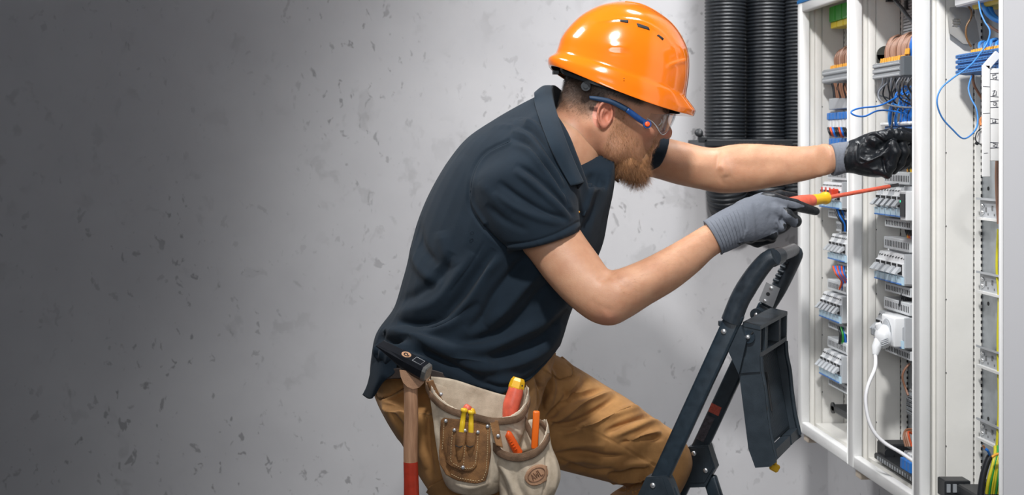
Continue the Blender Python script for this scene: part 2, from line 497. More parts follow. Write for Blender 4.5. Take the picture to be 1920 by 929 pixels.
XF, XM, XB = 1.040, 1.170, 1.222        # front plane, mounting plate, cabinet back
BAYS = {'far': (2.905, 3.262), 'middle': (2.543, 2.902), 'near': (2.180, 2.540)}
ZB = CAMZ - 0.717; ZT = {'far': CAMZ + 0.375, 'middle': CAMZ + 0.375, 'near': CAMZ + 0.375}
CAB = {}
for key, (ya, yb) in BAYS.items():
    lab = {'far': 'white open electrical cabinet at the far end of the row, beside the black corrugated ducts',
           'middle': 'white open electrical cabinet in the middle, the gloved hands work in it',
           'near': 'white open electrical cabinet nearest the camera with bare mounting rails'}[key]
    c = empty('electrical_cabinet', lab, 'cabinet', (XF, (ya + yb) / 2, ZB)); CAB[key] = c
    inv = Matrix.Translation(-c.location)
    zt = ZT[key]
    def bld(mb, name, m, par=c, inv=inv):
        o = mb.build(name, m, par); o.data.transform(inv); return o
    # frame: two posts, top and bottom bars, each a bevelled L profile
    for yy, s in ((yb, -1), (ya, 1)):
        mb = MB()
        y0, y1 = (yy - 0.030, yy) if s < 0 else (yy, yy + 0.006)
        mb.bbox(XF, XF + (0.022 if not (key == 'near' and s > 0) else 0.006), y0, y1, ZB, zt, 0.003 if not (key == 'near' and s > 0) else 0.0015, seg=2)
        bld(mb, 'post', WHITE)
    mb = MB(); mb.bbox(XF + 0.001, XF + 0.020, ya + 0.006, yb - 0.030, ZB, ZB + 0.028, 0.003, seg=2)
    mb.bbox(XF + 0.020, XF + 0.032, ya + 0.006, yb - 0.030, ZB + 0.004, ZB + 0.018, 0.002)
    bld(mb, 'bottom_rail', WHITE)
    mb = MB(); mb.bbox(XF + 0.001, XF + 0.020, ya + 0.006, yb - 0.030, zt - 0.028, zt, 0.003, seg=2)
    bld(mb, 'top_rail', WHITE)
    # far side wall: stepped flanges as in the photo
    mb = MB()
    mb.box(XF + 0.022, XF + 0.040, yb - 0.006, yb, ZB, zt)
    bld(mb, 'side_return', CREAM)
    mb = MB(); mb.bbox(XF + 0.040, XF + 0.058, yb - 0.016, yb, ZB, zt, 0.003, seg=2)
    bld(mb, 'side_rib', CREAM)
    mb = MB(); mb.bbox(XF + 0.0595, XM - 0.016, yb - 0.012, yb, ZB, zt, 0.0015)
    bld(mb, 'side_panel', CREAM)
    mb = MB(); mb.bbox(XM - 0.0145, XM + 0.0, yb - 0.014, yb, ZB, zt, 0.0015)
    mb.box(XM, XB, yb - 0.006, yb, ZB, zt)
    bld(mb, 'side_flange', CREAM)
    mb = MB(); mb.box(XF + (0.022 if key != 'near' else .006), XB, ya, ya + 0.004, ZB, zt); bld(mb, 'near_side_panel', CREAM if key != 'near' else mat('shaded_side_white', (.50, .50, .515), .45, bump=.05, bscale=600))  # near outer side: shade put into the colour, greyer than the white frame
    mb = MB(); mb.box(XF + 0.020, XB, ya + 0.004, yb - 0.006, ZB, ZB + 0.006)
    mb.box(XF + 0.040, XM, ya + 0.004, yb - 0.016, ZB + 0.006, ZB + 0.022)
    bld(mb, 'floor_panel', CREAM)
    mb = MB(); mb.box(XF + 0.020, XB, ya + 0.004, yb - 0.006, zt - 0.006, zt); bld(mb, 'top_panel', CREAM)
    mb = MB(); mb.box(XB - 0.004, XB, ya + 0.004, yb - 0.006, ZB + .006, zt - .006); bld(mb, 'back_panel', CREAM)
    # mounting uprights, perforated
    mb = MB(); mb.box(XM, XM + 0.0015, yb - 0.075, yb - 0.014, ZB + .022, zt - .01); 
    bld(mb, 'mounting_plate', GALV)
    mb = MB(); mb.bbox(XM - 0.006, XM + 0.004, yb - 0.100, yb - 0.080, ZB + .022, zt - .01, 0.001)
    bld(mb, 'upright', GALV)
    mb = MB()
    z = ZB + 0.06
    while z < zt - 0.03:
        mb.box(XM - 0.0152, XM - 0.014, yb - 0.0125, yb - 0.010, z, z + 0.006)
        mb.box(XM - 0.003, XM + .001, yb - 0.01455, yb - 0.0139, z, z + 0.006)
        z += 0.0125
    setk(bld(mb, 'perforation', DARK), 'stuff')
    # small fixing holes down the panel seam
    mb = MB()
    for k in range(6):
        zz = ZB + 0.10 + k * 0.145 + (0.03 if key == 'near' else 0)
        mb.disc((XF + 0.0590, yb - 0.0122, zz), (0, -1, 0), 0.0016, 0.0004, n=8)
    setk(bld(mb, 'pin_hole', DARK), 'stuff')
    mb = MB()
    for k in range(4):
        mb.disc((XM - 0.0002, yb - 0.040, ZB + 0.19 + 0.225 * k), (-1, 0, 0), 0.004, 0.0004, n=10)
    setk(bld(mb, 'plate_hole', DARK), 'stuff')
    # wooden-coloured wall bracket blocks under the front corner
    mb = MB(); mb.bbox(XF + 0.012, XF + 0.075, yb - 0.045, yb - 0.012, ZB - 0.022, ZB, 0.002)
    mb.bbox(XF + 0.055, XF + 0.095, yb - 0.040, yb - 0.016, ZB - 0.016, ZB, 0.002)
    bld(mb, 'wall_bracket', mat('beige_bracket', (0.66, 0.56, 0.45), 0.5))
# protective blue film left on the top edge of the far cabinet
ft = MB().bbox(XF - 0.0015, XF + 0.016, 2.95, 3.262, ZT['far'] - 0.006, ZT['far'] + 0.003, 0.001)
o = ft.build('film_strip', BLUEF, CAB['far']); o.data.transform(Matrix.Translation(-CAB['far'].location)); o['label'] = 'strip of blue protective film'
# ---------------------------------------------------------------- devices in the cabinets
random.seed(4)
def yat(px, X): return F * X / (px - PX0)          # depth at which the plane x = X shows at column px
def zat(py, Y): return CAMZ - (py - PY0) / F * Y
def Xat(px, Y): return (px - PX0) / F * Y

def wire(pts, r, m, label, group=None, name='wire', cat='wire', n=7, sub=6):
    """pts in world coordinates"""
    mb = MB(); mb.tube(pts, r, n, sub=sub)
    return tag(mb.build(name, m), label, cat, group)

# -- modular breaker: prototype built at origin, front towards -x, 17.5 mm wide along y, centred
def breaker_proto(pitch=0.0175, tone=0, lever_up=True, cover=True):
    h = pitch / 2 - 0.0005; K = 1.22
    root = empty('circuit_breaker', 'x', 'circuit breaker')
    mb = MB()
    prof = [(0.085, 0.034), (0.030, 0.034), (0.026, 0.026), (0.010, 0.025), (0.004, 0.012), (0.0, 0.010), (0.0, -0.010), (0.004, -0.014), (0.004, -0.027), (0.030, -0.027), (0.032, -0.034), (0.085, -0.034)]
    prof = [(x, z * K) for x, z in prof]
    mb.prism(prof, -h, h)
    mb.build('body', LGREY if tone else WPL, root)
    hl = h * 0.62
    mb = MB(); mb.prism([(-0.001, 0.006), (-0.005, 0.005), (-0.016, -0.008), (-0.0145, -0.0095), (-0.001, -0.002)], -hl, hl)
    mb.build('lever', LGREY, root)
    mb = MB(); mb.box(-0.0012, 0.0, -hl * 1.15, hl * 1.15, -0.0105, 0.0115); mb.build('lever_slot', DARK, root)
    k = 2 if pitch > .02 else 1
    mb = MB()
    for i in range(k):
        c = (i - (k - 1) / 2) * h * 0.95
        mb.disc((0.0065, c, 0.0235), (-0.55, 0, 0.8), 0.0026, 0.0006, n=8)
    o = mb.build('terminal_hole', DARK, root); setk(o, 'stuff')
    if cover:
        mb = MB(); mb.prism([(-0.0035, -0.015), (0.005, -0.0155), (0.006, -0.0325), (-0.002, -0.0315)], -h * 0.94, h * 0.94); mb.build('label_cover', LBLUE, root)
    mb = MB(); mb.box(-0.0034, -0.0026, -h * .94, h * .94, -0.0312, -0.0285); mb.build('blue_stripe', BLUEP, root)
    return root

def copy_to(src, loc, label, group, rot=0.0):
    c = clone(src, label=label); c.location = loc; c['group'] = group
    if rot: c.rotation_euler[1] = rot
    return c

def comb(y0, y1, x, z, h, key, label, teeth_up=True):
    """slotted terminal comb behind a row of breakers"""
    root = empty('terminal_comb', label, 'terminal comb', (x, (y0 + y1) / 2, z - h / 2))
    inv = Matrix.Translation(-root.location)
    mb = MB(); mb.bbox(x, x + 0.05, y0, y1, z - h / 2, z + h / 2, 0.0012); o = mb.build('body', mat('comb_plastic', (0.58, .60, .62), .42), root); o.data.transform(inv)
    mb = MB(); y = y0 + 0.006
    while y < y1 - 0.003:
        mb.box(x - 0.0006, x + 0.0004, y - 0.0014, y + 0.0014, z - h * 0.26, z + h * 0.24); y += 0.0088
    o = setk(mb.build('slot', DARK, root), 'stuff'); o.data.transform(inv)
    mb = MB(); mb.disc((x + 0.03, y0, z), (0, -1, 0), 0.0045, 0.0006, n=12); mb.disc((x + 0.03, y0 - 0.0006, z), (0, -1, 0), 0.0032, 0.0003, n=12, m=1)
    o = mb.build('side_screw', [GREYP, LGREY], root); o.data.transform(inv)
    return root

def end_plate(x0, x1, y, z0, z1, label):
    root = empty('end_bracket', label, 'end bracket', (x0, y, z0)); inv = Matrix.Translation(-root.location)
    mb = MB(); mb.bbox(x0, x1, y - 0.005, y, z0, z1, 0.001); o = mb.build('plate', LGREY, root); o.data.transform(inv)
    mb = MB()
    for k, (a, b) in enumerate([(0.3, 0.25), (0.62, 0.75), (0.45, 0.5)]):
        mb.disc((x0 + (x1 - x0) * a, y - 0.005, z0 + (z1 - z0) * b), (0, -1, 0), 0.0022, 0.0003, n=8)
    o = setk(mb.build('screw_hole', DARK, root), 'stuff'); o.data.transform(inv)
    return root

P_W = breaker_proto(0.0304, 0, True); P_G = breaker_proto(0.0304, 1, False)
P_F = breaker_proto(0.0304, 0, False)
Q_W = breaker_proto(0.024, 0, True); Q_G = breaker_proto(0.024, 1, False); Q_F = breaker_proto(0.024, 0, False)

def rail(ya, yb, z, x, label, group=None, h=0.035, big=False):
    root = empty('mounting_rail', label, 'rail', (x, (ya + yb) / 2, z - h / 2)); inv = Matrix.Translation(-root.location)
    m = LGREY if big else ZINC
    mb = MB(); mb.box(x + 0.004, x + 0.0055, ya, yb, z - h / 2 + 0.004, z + h / 2 - 0.004)
    o = mb.build('web', m, root); o.data.transform(inv)
    for s in (-1, 1):
        mb = MB(); mb.prism([(x + 0.005, z + s * (h / 2 - 0.0045)), (x - 0.004, z + s * (h / 2 - 0.0045)), (x - 0.004, z + s * h / 2), (x + 0.005, z + s * (h / 2 - 0.003))], ya, yb)
        o = mb.build('lip', m if s > 0 else WHITE, root); o.data.transform(inv)
    return root, inv

# rows in the middle cabinet: (z centre from pixel row at the row's far end, pixel of far end)
def breaker_row(key, ynear, n, zc, protos, where, X=1.080, pitch=0.0304, combs=True):
    g = 'circuit breakers in %s' % where
    for k in range(n):
        y = ynear + pitch * (n - k - 0.5)
        pr = protos[k % len(protos)]
        copy_to(pr, (X, y, zc), '%s modular circuit breaker from the left in %s' % (ORD[k], where), g)
    y0, y1 = ynear, ynear + pitch * n
    root, inv = rail(y0 - 0.02, y1 + 0.010, zc, XM - 0.008, 'steel mounting rail behind %s' % where)
    if combs:
        comb(y0, y1 - .012, X + 0.014, zc + 0.0500, 0.026, key, 'grey slotted terminal comb above %s' % where)
        comb(y0, y1 - .012, X + 0.016, zc - 0.0480, 0.020, key, 'grey slotted terminal comb below %s' % where)
        end_plate(X + 0.002, XM - 0.01, y0 - 0.0005, zc - 0.030, zc + 0.034, 'grey end plate closing %s' % where)

yn = 2.692
z1 = zat(378, 2.76); z2 = zat(502, 2.76); z3 = zat(618, 2.76)
breaker_row('middle', yn, 5, z1, [P_G, P_W], 'the row under the screwdriver tip')
breaker_row('middle', yn, 5, z2, [P_W, P_F], 'the row below the one the screwdriver touches')
breaker_row('middle', yn, 5, z3, [P_G, P_F], 'the row behind the white power plug')
# small black display module on the near end of the first row
dm = empty('meter_module', 'small black and white display module at the near end of the row under the screwdriver', 'meter', (1.07, 2.645, z1 - .03)); inv = Matrix.Translation(-dm.location)
mb = MB(); mb.bbox(1.066, 1.15, 2.640, 2.672, z1 - 0.036, z1 + 0.026, 0.002); o = mb.build('case', WPL, dm); o.data.transform(inv)
mb = MB(); mb.box(1.064, 1.067, 2.644, 2.668, z1 - 0.028, z1 + 0.020); o = mb.build('face', BPL, dm); o.data.transform(inv)
mb = MB(); mb.box(1.0636, 1.065, 2.664, 2.667, z1 + 0.002, z1 + 0.006); o = mb.build('indicator', mat('green_led', (0.05, 0.9, 0.4), emit=1.5), dm); o.data.transform(inv)

# rows in the far cabinet
yf = 3.05
for (py, n, where, pr) in [(366, 6, 'the red-marked row of the far cabinet', [Q_W]), (464, 5, 'the second breaker row of the far cabinet', [Q_F, Q_G]),
                           (576, 6, 'the third breaker row of the far cabinet', [Q_F, Q_G]), (686, 6, 'the lowest breaker row of the far cabinet', [Q_W, Q_G])]:
    breaker_row('far', yf, n, zat(py, 3.12), pr, where, X=1.075 if n == 6 else 1.088, pitch=0.024, combs=True)
mk = MB()
for k in range(4):
    y = yf + 0.0175 * (7.5 - 1.6 * k) - .004
    mk.box(1.0735, 1.0745, y - 0.003, y + 0.003, zat(366, 3.12) + 0.005, zat(366, 3.12) + 0.018)
    r = MB().box(1.0725, 1.0750, y - 0.0025, y + 0.0025, zat(360, 3.12) - .006, zat(352, 3.12)).build('label_strip', REDP)
    tag(r, '%s red marking strip from the left on the red-marked breaker row' % ORD[k], 'label', 'red marking strips')
ki = MB().bbox(1.058, 1.075, 3.06, 3.075, zat(372, 3.05), zat(355, 3.05), 0.002).build('isolator_handle', REDP)
tag(ki, 'red isolator handle on the far cabinet behind the screwdriver shaft', 'switch')

# -- terminal strips: layered feed-through terminals
def terminal_strip(y0, y1, x0, x1, z, h, m, label, tiers=3, name='terminal_strip', pitch=0.0062, steps=0.004):
    root = empty(name, label, 'terminal strip', (x0, (y0 + y1) / 2, z - h / 2)); inv = Matrix.Translation(-root.location)
    n = int((y1 - y0) / pitch); prof = []
    top = z + h / 2
    for t in range(tiers):
        zt_ = top - t * h / tiers; zb_ = zt_ - h / tiers
        prof += [(x0 + steps * 0.9, zt_ - 0.0006), (x0, zt_ - h / tiers * 0.25), (x0, zb_ + h / tiers * 0.2), (x0 + steps * 0.9, zb_ + 0.001)]
    prof = [(x1, top), (x0 + 0.02, top + 0.002)] + prof + [(x0 + 0.02, z - h / 2 - 0.001), (x1, z - h / 2)]
    mb = MB()
    mb.prism(prof[::-1], y0, y0 + pitch * 0.86)
    pr = mb.build('terminal', m, root); pr.data.transform(inv)
    for k in range(1, n):
        c = pr.copy(); COL.objects.link(c); c.parent = root; c.location = (0, k * pitch, 0)
    mb = MB()
    for k in range(n):
        for t in range(tiers):
            mb.box(x0 - 0.0004, x0 + 0.001, y0 + k * pitch + 0.0015, y0 + k * pitch + 0.0035, top - (t + 0.62) * h / tiers, top - (t + 0.42) * h / tiers)
    o = setk(mb.build('marker_slot', mat('strip_marker', (0.70, 0.72, 0.74), 0.4) if m is GREYP else DARK, root), 'stuff'); o.data.transform(inv)
    return root

def arc_wires(y0, y1, n, x, z, hgt, back, r, m, label, group, name='wire', lean=0.0, jit=0.004):
    for k in range(n):
        y = y0 + (y1 - y0) * (k + 0.5) / n
        j = random.uniform(-jit, jit)
        pts = [(x + 0.006, y, z - 0.004), (x + 0.003 + j * .4, y, z + hgt * 0.55), (x + back * 0.33, y + lean + j * .5, z + hgt * 0.98 + j), (x + back * 0.72, y + lean, z + hgt * 0.85 + j), (x + back, y + lean, z - 0.03)]
        mm = m[k % len(m)] if isinstance(m, list) else m
        mb = MB(); mb.tube(pts, r, 7, sub=5)
        tag(mb.build(name, mm), '%s %s, counted from the right' % (ORD[k], label), 'wire', group)

# middle cabinet top: grey terminal strip with brown wires and ferrules
zt1 = zat(131, 2.77)
terminal_strip(2.70, 2.852, 1.075, 1.16, zt1, 0.036, GREYP, 'grey three-tier terminal strip at the top of the middle cabinet')
eb = MB(); eb.bbox(1.076, 1.16, 2.680, 2.698, zt1 - 0.018, zt1 + 0.024, 0.002); tag(eb.build('end_bracket', mat('dark_grey_plastic', (0.10, 0.115, 0.13), 0.4)), 'dark grey end bracket beside the top grey terminal strip', 'end bracket')
arc_wires(2.70, 2.838, 18, 1.095, zt1 + 0.014, 0.060, 0.055, 0.0024, [BROWN2, BROWNW, BROWN2, BROWN2], 'brown wire arching out of the top grey terminal strip', 'brown wires over the grey terminal strip')
arc_wires(2.68, 2.700, 4, 1.095, zt1 + 0.020, 0.058, 0.055, 0.0020, BLUEW, 'blue wire arching beside the brown wires', 'blue wires beside the brown wires')
def ferrules(y0, y1, n, x, z, label, group, m=ORNP, r=0.0026, l=0.010):
    for k in range(n):
        y = y0 + (y1 - y0) * (k + .5) / n; j = random.uniform(-.002, .002)
        o = MB().tube([(x + j, y, z), (x + j * .5 + .002, y, z + l)], r, 7).build('ferrule', m); tag(o, '%s %s, counted from the right' % (ORD[k], label), 'ferrule', group)
ferrules(2.70, 2.838, 16, 1.088, zt1 + 0.018, 'orange ferrule under the brown wires of the middle cabinet', 'orange ferrules under the brown wires')
ferrules(2.684, 2.700, 3, 1.088, zt1 + 0.028, 'orange ferrule under the blue wires of the middle cabinet', 'orange ferrules under the blue wires', l=0.012)
dk = MB(); dk.disc((1.112, 2.870, zat(103, 2.87)), (0, -1, 0), 0.020, 0.004, n=24); dk.box(1.092, 1.132, 2.866, 2.870, zat(118, 2.87), zat(103, 2.87))
tag(dk.build('blanking_disc', mat('olive_grey', (0.055, 0.058, 0.05), 0.5)), 'dark round-topped tab behind the top grey terminal strip', 'tab')
rd = MB(); rd.sphere((1.118, 2.86, zat(96, 2.86)), 0.003); tag(rd.build('red_stud', REDP), 'tiny red stud on the dark round tab', 'stud')
# slotted duct behind
dct = empty('cable_duct', 'grey slotted cable duct at the top right of the middle cabinet', 'cable duct', (XM - .02, 2.73, CAMZ + .08)); inv = Matrix.Translation(-dct.location)
mb = MB(); mb.box(XM - 0.016, XM - 0.0, 2.80, 2.868, CAMZ + 0.15, CAMZ + 0.36); o = mb.build('channel', GREYP, dct); o.data.transform(inv)
pr = None
for k in range(30):
    if pr is None:
        mb = MB(); mb.box(XM - 0.0185, XM - 0.016, 2.798, 2.868, CAMZ + 0.155, CAMZ + 0.159); pr = mb.build('slat', LGREY, dct); pr.data.transform(inv)
    else:
        c = pr.copy(); COL.objects.link(c); c.parent = dct; c.location = (0, 0, 0.0068 * k)
# black hooks and cable on top
wire([P(1668, -12, 2.80), P(1690, 14, 2.74), P(1704, 33, 2.70), P(1722, 50, 2.66)], 0.0042, BLACKW, 'thick black cable running down across the top of the middle cabinet')
for (px, py, h, w_, lb) in [(1660, -6, 8, 18, 'flat black clip at the top edge of the middle cabinet'), (1695, 5, 12, 5, 'first hooked black clip by the slotted duct'), (1703, 10, 16, 6, 'second hooked black clip by the slotted duct')]:
    a = P(px, py, 2.85)
    o = MB().bbox(a.x, a.x + w_ * 0.0011, a.y - .01, a.y, a.z - h * .0011, a.z + 0.005, 0.001); o.bbox(a.x, a.x + w_ * 0.0016, a.y - .012, a.y, a.z - h * .0011 - .003, a.z - h * .0011, 0.001)
    tag(o.build('clip', BPL), lb, 'clip')
# black/grey wires falling out of the terminal strip
random.seed(8)
for k in range(11):
    px = 1655 + k * 5.4; Y = yat(px + 14, 1.09)
    pts = [P(px, 146, Y), P(px - random.uniform(0, 8), 160, Y), P(px - random.uniform(-6, 10), 180 + random.uniform(-5, 5), Y + .01), P(px + random.uniform(0, 22), 195 + random.uniform(-8, 14), Y + 0.02), P(px + random.uniform(10, 40), 205 + random.uniform(-10, 15), Y + 0.03)]
    wire(pts, 0.0017, BLACKW if k % 3 else GREYW, ORD[k] + ' from the left, dark wire tangled below the top grey terminal strip', 'dark wires below the grey terminal strip')
wire([P(1668, 152, 2.77), P(1648, 172, 2.76), P(1652, 190, 2.74), P(1680, 200, 2.70), P(1716, 202, 2.66)], 0.0022, GREYW, 'grey wire looping left below the top grey terminal strip')
wire([P(1680, 148, 2.76), P(1678, 180, 2.74), P(1675, 205, 2.72), P(1672, 240, 2.70)], 0.0020, BLACKW, 'black wire hanging straight down behind the gloved thumb')
wire([P(1708, 170, 2.70), P(1682, 182, 2.72), P(1650, 198, 2.66), P(1612, 203, 2.60), P(1596, 210, 2.58), P(1604, 217, 2.58), P(1622, 218, 2.60), P(1645, 208, 2.66), P(1670, 208, 2.70), P(1700, 214, 2.70)],
     0.0018, BLUEW, 'long blue wire loop sticking out across the second cabinet post')
for k in range(13):
    y = 2.68 + 0.006 * k; px = 1672 + k * 3.6
    h0 = random.uniform(165, 205)
    pts = [P(px - 4, 236, 2.74), P(px - 4 + random.uniform(-5, 5), 218, 2.73), P(px + random.uniform(0, 10), h0, 2.72), P(px + random.uniform(8, 22), h0 - random.uniform(-8, 10), 2.72), P(px + 36, random.uniform(150, 215), 2.72)]
    wire(pts, 0.0018, BLUEW if k % 4 else LBLUEW, ORD[k] + ' from the left, blue wire curling above the blue and white terminals', 'blue wires above the gloved hand')
root = terminal_strip(2.68, 2.835, 1.095, 1.16, zat(244, 2.76), 0.030, BLUEP, 'blue terminal strip behind the black gloved hand', tiers=2)
bp_ = MB(); bp_.bbox(1.088, 1.14, 2.68, 2.84, zat(236, 2.76), zat(229, 2.76), 0.003); tag(bp_.build('terminal_cover', WPL), 'white cover on the blue terminals behind the black glove', 'cover')
# wires entering the breaker rows
def feed(py, zc, ncol, label, group, cols, n=9):
    for k in range(n):
        y = 2.69 + 0.0085 * k
        z0 = zc + 0.066
        pts = [(1.118, y, z0), (1.112, y, z0 + 0.018), (1.118, y + .004, z0 + 0.034 + random.uniform(-.004, .004)), (1.140, y + .008, z0 + 0.046), (1.160, y + .01, z0 + 0.062)]
        mb = MB(); mb.tube(pts, 0.0022, 7, sub=4); tag(mb.build('wire', BLACKW), '%s from the right, %s' % (ORD[k], label), 'wire', group)
        mb = MB(); mb.tube([(1.118, y, z0 - .002), (1.116, y, z0 + 0.009)], 0.0027, 7); tag(mb.build('ferrule', cols[k % len(cols)]), '%s from the right, ' % ORD[k] + label.replace('black wire', 'ferrule'), 'ferrule', group + ' ferrules')
feed(330, z1, 9, 'black wire feeding the row under the screwdriver tip', 'wires feeding the screwdriver row', [ORNP, ORNP, YELP, BLACKW])
feed(450, z2, 9, 'black wire feeding the second breaker row of the middle cabinet', 'wires feeding the second row', [ORNP, BLUEW, BROWN2, REDW])
for k in range(7):
    px = 1692 + 3.5 * k
    wire([P(px, 548, 2.74), P(px - 3, 560, 2.74), P(px + random.uniform(-8, 8), 572, 2.74), P(px + random.uniform(-4, 8), 584, 2.75)], 0.0022, BLACKW, ORD[k] + ' from the left, black wire between the second and third breaker rows', 'wires between the lower breaker rows')
# socket, plug and white cable in the lowest row
so = empty('socket_module', 'white rail-mounted socket with a plug in it, lowest row of the middle cabinet', 'socket', P(1685, 640, 2.71)); 
mb = MB(); mb.bbox(1.062, 1.10, 2.695, 2.765, z3 - .030, z3 + .034, .004, seg=2); o = mb.build('housing', WPL, so); o.data.transform(Matrix.Translation(-so.location))
mb = MB(); mb.disc((1.063, 2.732, z3 + .001), (-1, 0, 0), 0.026, 0.0015, n=28); mb.disc((1.0608, 2.732, z3 + .001), (-1, 0, 0), 0.023, 0.0012, n=28); o = mb.build('socket_rim', LGREY, so); o.data.transform(Matrix.Translation(-so.location))
pl = empty('power_plug', 'white moulded power plug pushed into the lowest row of the middle cabinet', 'plug', P(1668, 640, 2.73))
A = P(1668, 634, 2.72)
mb = MB(); mb.sphere((0, 0, 0), 0.024, sc=(0.72, .9, 1.08), nu=18, nv=12, M=Matrix.Translation((1.052, 2.725, A.z + 0.002)))
mb.tube([(1.045, 2.725, A.z - 0.008), (1.036, 2.722, A.z - 0.022), (1.032, 2.718, A.z - 0.036)], [0.013, 0.010, 0.006], 12)
mb.tube([(1.048, 2.725, A.z + 0.012), (1.040, 2.725, A.z + 0.030)], [0.010, 0.006], 12)
o = mb.build('moulding', WPL, pl); o.data.transform(Matrix.Translation(-pl.location))
for k in range(4):
    mb = MB(); zz = A.z - 0.012 + k * 0.004; mb.tube([(1.038, 2.705, zz - .004), (1.052, 2.700, zz + .003)], 0.0011, 6)
    o = mb.build('grip_rib', LGREY, pl); o.data.transform(Matrix.Translation(-pl.location))
wire([Vector((1.032, 2.718, A.z - .034)), P(1641, 690, 2.70), P(1628, 722, 2.68), P(1623, 750, 2.67), P(1628, 785, 2.66), P(1640, 812, 2.65), P(1660, 832, 2.64), P(1690, 850, 2.62), P(1716, 868, 2.60)], 0.0038, WHITEW, 'white power cable drooping from the plug to the cabinet bottom', name='power_cable', cat='cable', n=10)
for k in range(3):
    o = MB().bbox(1.064 , 1.082, 2.792 + .014 * k, 2.803 + .014 * k, z3 - .022, z3 - .004, .002, M=None).build('toggle_flap', GREYP)
    tag(o, '%s grey toggle flap from the plug, on the lowest row of the middle cabinet' % ORD[k], 'flap', 'grey toggle flaps')
# brown cables and grey terminal stack low in the middle cabinet
wire([P(1706, 682, 2.72), P(1696, 694, 2.72), P(1692, 708, 2.72), P(1697, 726, 2.72), P(1703, 742, 2.71)], 0.0024, BROWNW, 'single dark brown wire above the stacked grey terminals')
root = terminal_strip(2.62, 2.752, 1.110, 1.16, zat(765, 2.70), 0.046, mat('mid_grey_plastic', (0.20, .215, .23), .45), 'dark grey ridged terminal stack low in the middle cabinet', tiers=5, steps=.006)
gs = MB(); gs.sphere((1.155, 2.83, zat(732, 2.83)), 0.005, sc=(1, 1, .8)); tag(gs.build('earth_screw', ZINC), 'shiny screw with a green washer on the mounting plate', 'screw')
bc = empty('rail_bracket', 'black slotted rail bracket lying on the floor of the middle cabinet', 'bracket', P(1680, 850, 2.7)); inv = Matrix.Translation(-bc.location)
mb = MB(); zb = ZB + 0.03
mb.bbox(1.085, 1.15, 2.80, 2.85, zb, zb + 0.040, .003); mb.bbox(1.075, 1.12, 2.60, 2.84, zb, zb + 0.014, .003); mb.bbox(1.125, 1.16, 2.62, 2.80, zb, zb + 0.042, .004)
mb.disc((1.092, 2.798, zb + 0.022), (0, -1, 0), 0.011, 0.004, n=16)
o = mb.build('body', BPL, bc); o.data.transform(inv)
mb = MB()
for k in range(16): mb.box(1.0742, 1.0755, 2.61 + .0135 * k, 2.616 + .0135 * k, zb + 0.003, zb + 0.011)
o = setk(mb.build('slot', GREYP, bc), 'stuff'); o.data.transform(inv)
for k in range(3):
    t = empty('terminal_block', '%s blue and white terminal block from the left at the cabinet bottom' % ORD[k], 'terminal', P(1692 + 9 * k, 850 + 6 * k, 2.66), 'blue terminals at the cabinet bottom')
    y = 2.70 - .018 * k
    mb = MB(); mb.bbox(1.080, 1.12, y - .008, y + .008, zb + .012, zb + .036, .002); o = mb.build('base', BLUEP, t); o.data.transform(Matrix.Translation(-t.location))
    mb = MB(); mb.bbox(1.088, 1.12, y - .008, y + .008, zb + .036, zb + .050, .002); o = mb.build('top', WPL, t); o.data.transform(Matrix.Translation(-t.location))
for k, m in enumerate([BROWNW, BROWNW, BROWN2, REDW]):
    wire([P(1698 + k * 4, 838, 2.68), P(1694 + k * 3, 818 - k * 2, 2.69), P(1700 + 4 * k, 806 + k * 3, 2.70), P(1716 + 3 * k, 806 + k * 5, 2.70)], 0.0022, m, ORD[k] + ' from the left, brown wire bent over the blue terminals at the cabinet bottom', 'brown wires at the cabinet bottom')

# -- far cabinet upper devices
g = empty('earth_terminals', 'green and yellow earth terminal strip at the top of the far cabinet', 'terminal strip', P(1565, 30, 3.1)); inv = Matrix.Translation(-g.location)
for k in range(5):
    y = 2.975 + k * 0.045; zc = zat(27, 3.1)
    mb = MB(); mb.bbox(1.098, 1.16, y, y + .042, zc - 0.010, zc + 0.028, .002); o = mb.build('green_block', GREENP, g); o.data.transform(inv)
    mb = MB(); mb.bbox(1.102, 1.16, y, y + .042, zc - 0.026, zc - 0.010, .002); o = mb.build('yellow_block', YELP, g); o.data.transform(inv)
zt2 = zat(140, 3.1)
terminal_strip(2.93, 3.215, 1.085, 1.16, zt2, 0.036, GREYP, 'blurred grey terminal strip in the far cabinet', tiers=2)
arc_wires(2.95, 3.185, 16, 1.105, zt2 + 0.016, 0.052, 0.05, 0.0036, [BROWNW, BROWN2, BROWNW], 'brown wire arching out of the far cabinet terminal strip', 'brown wires in the far cabinet')
ferrules(2.95, 3.185, 16, 1.096, zt2 + 0.016, 'orange ferrule on the far cabinet terminal strip', 'orange ferrules in the far cabinet', r=.0034)
for k in range(9):
    px = 1560 + k * 3.6
    wire([P(px, 156, 3.08), P(px + random.uniform(-3, 3), 166, 3.08), P(px + 5, 184, 3.08)], 0.0034, BROWNW if k % 3 else BLACKW, ORD[k] + ' from the left, brown wire hanging below the far cabinet terminal strip', 'brown wires under the far strip')
o = MB().bbox(1.10, 1.16, 2.93, 3.205, zat(204, 3.1), zat(182, 3.1), .002).build('cable_duct', LGREY); tag(o, 'plain grey duct strip under the far cabinet brown wires', 'cable duct')
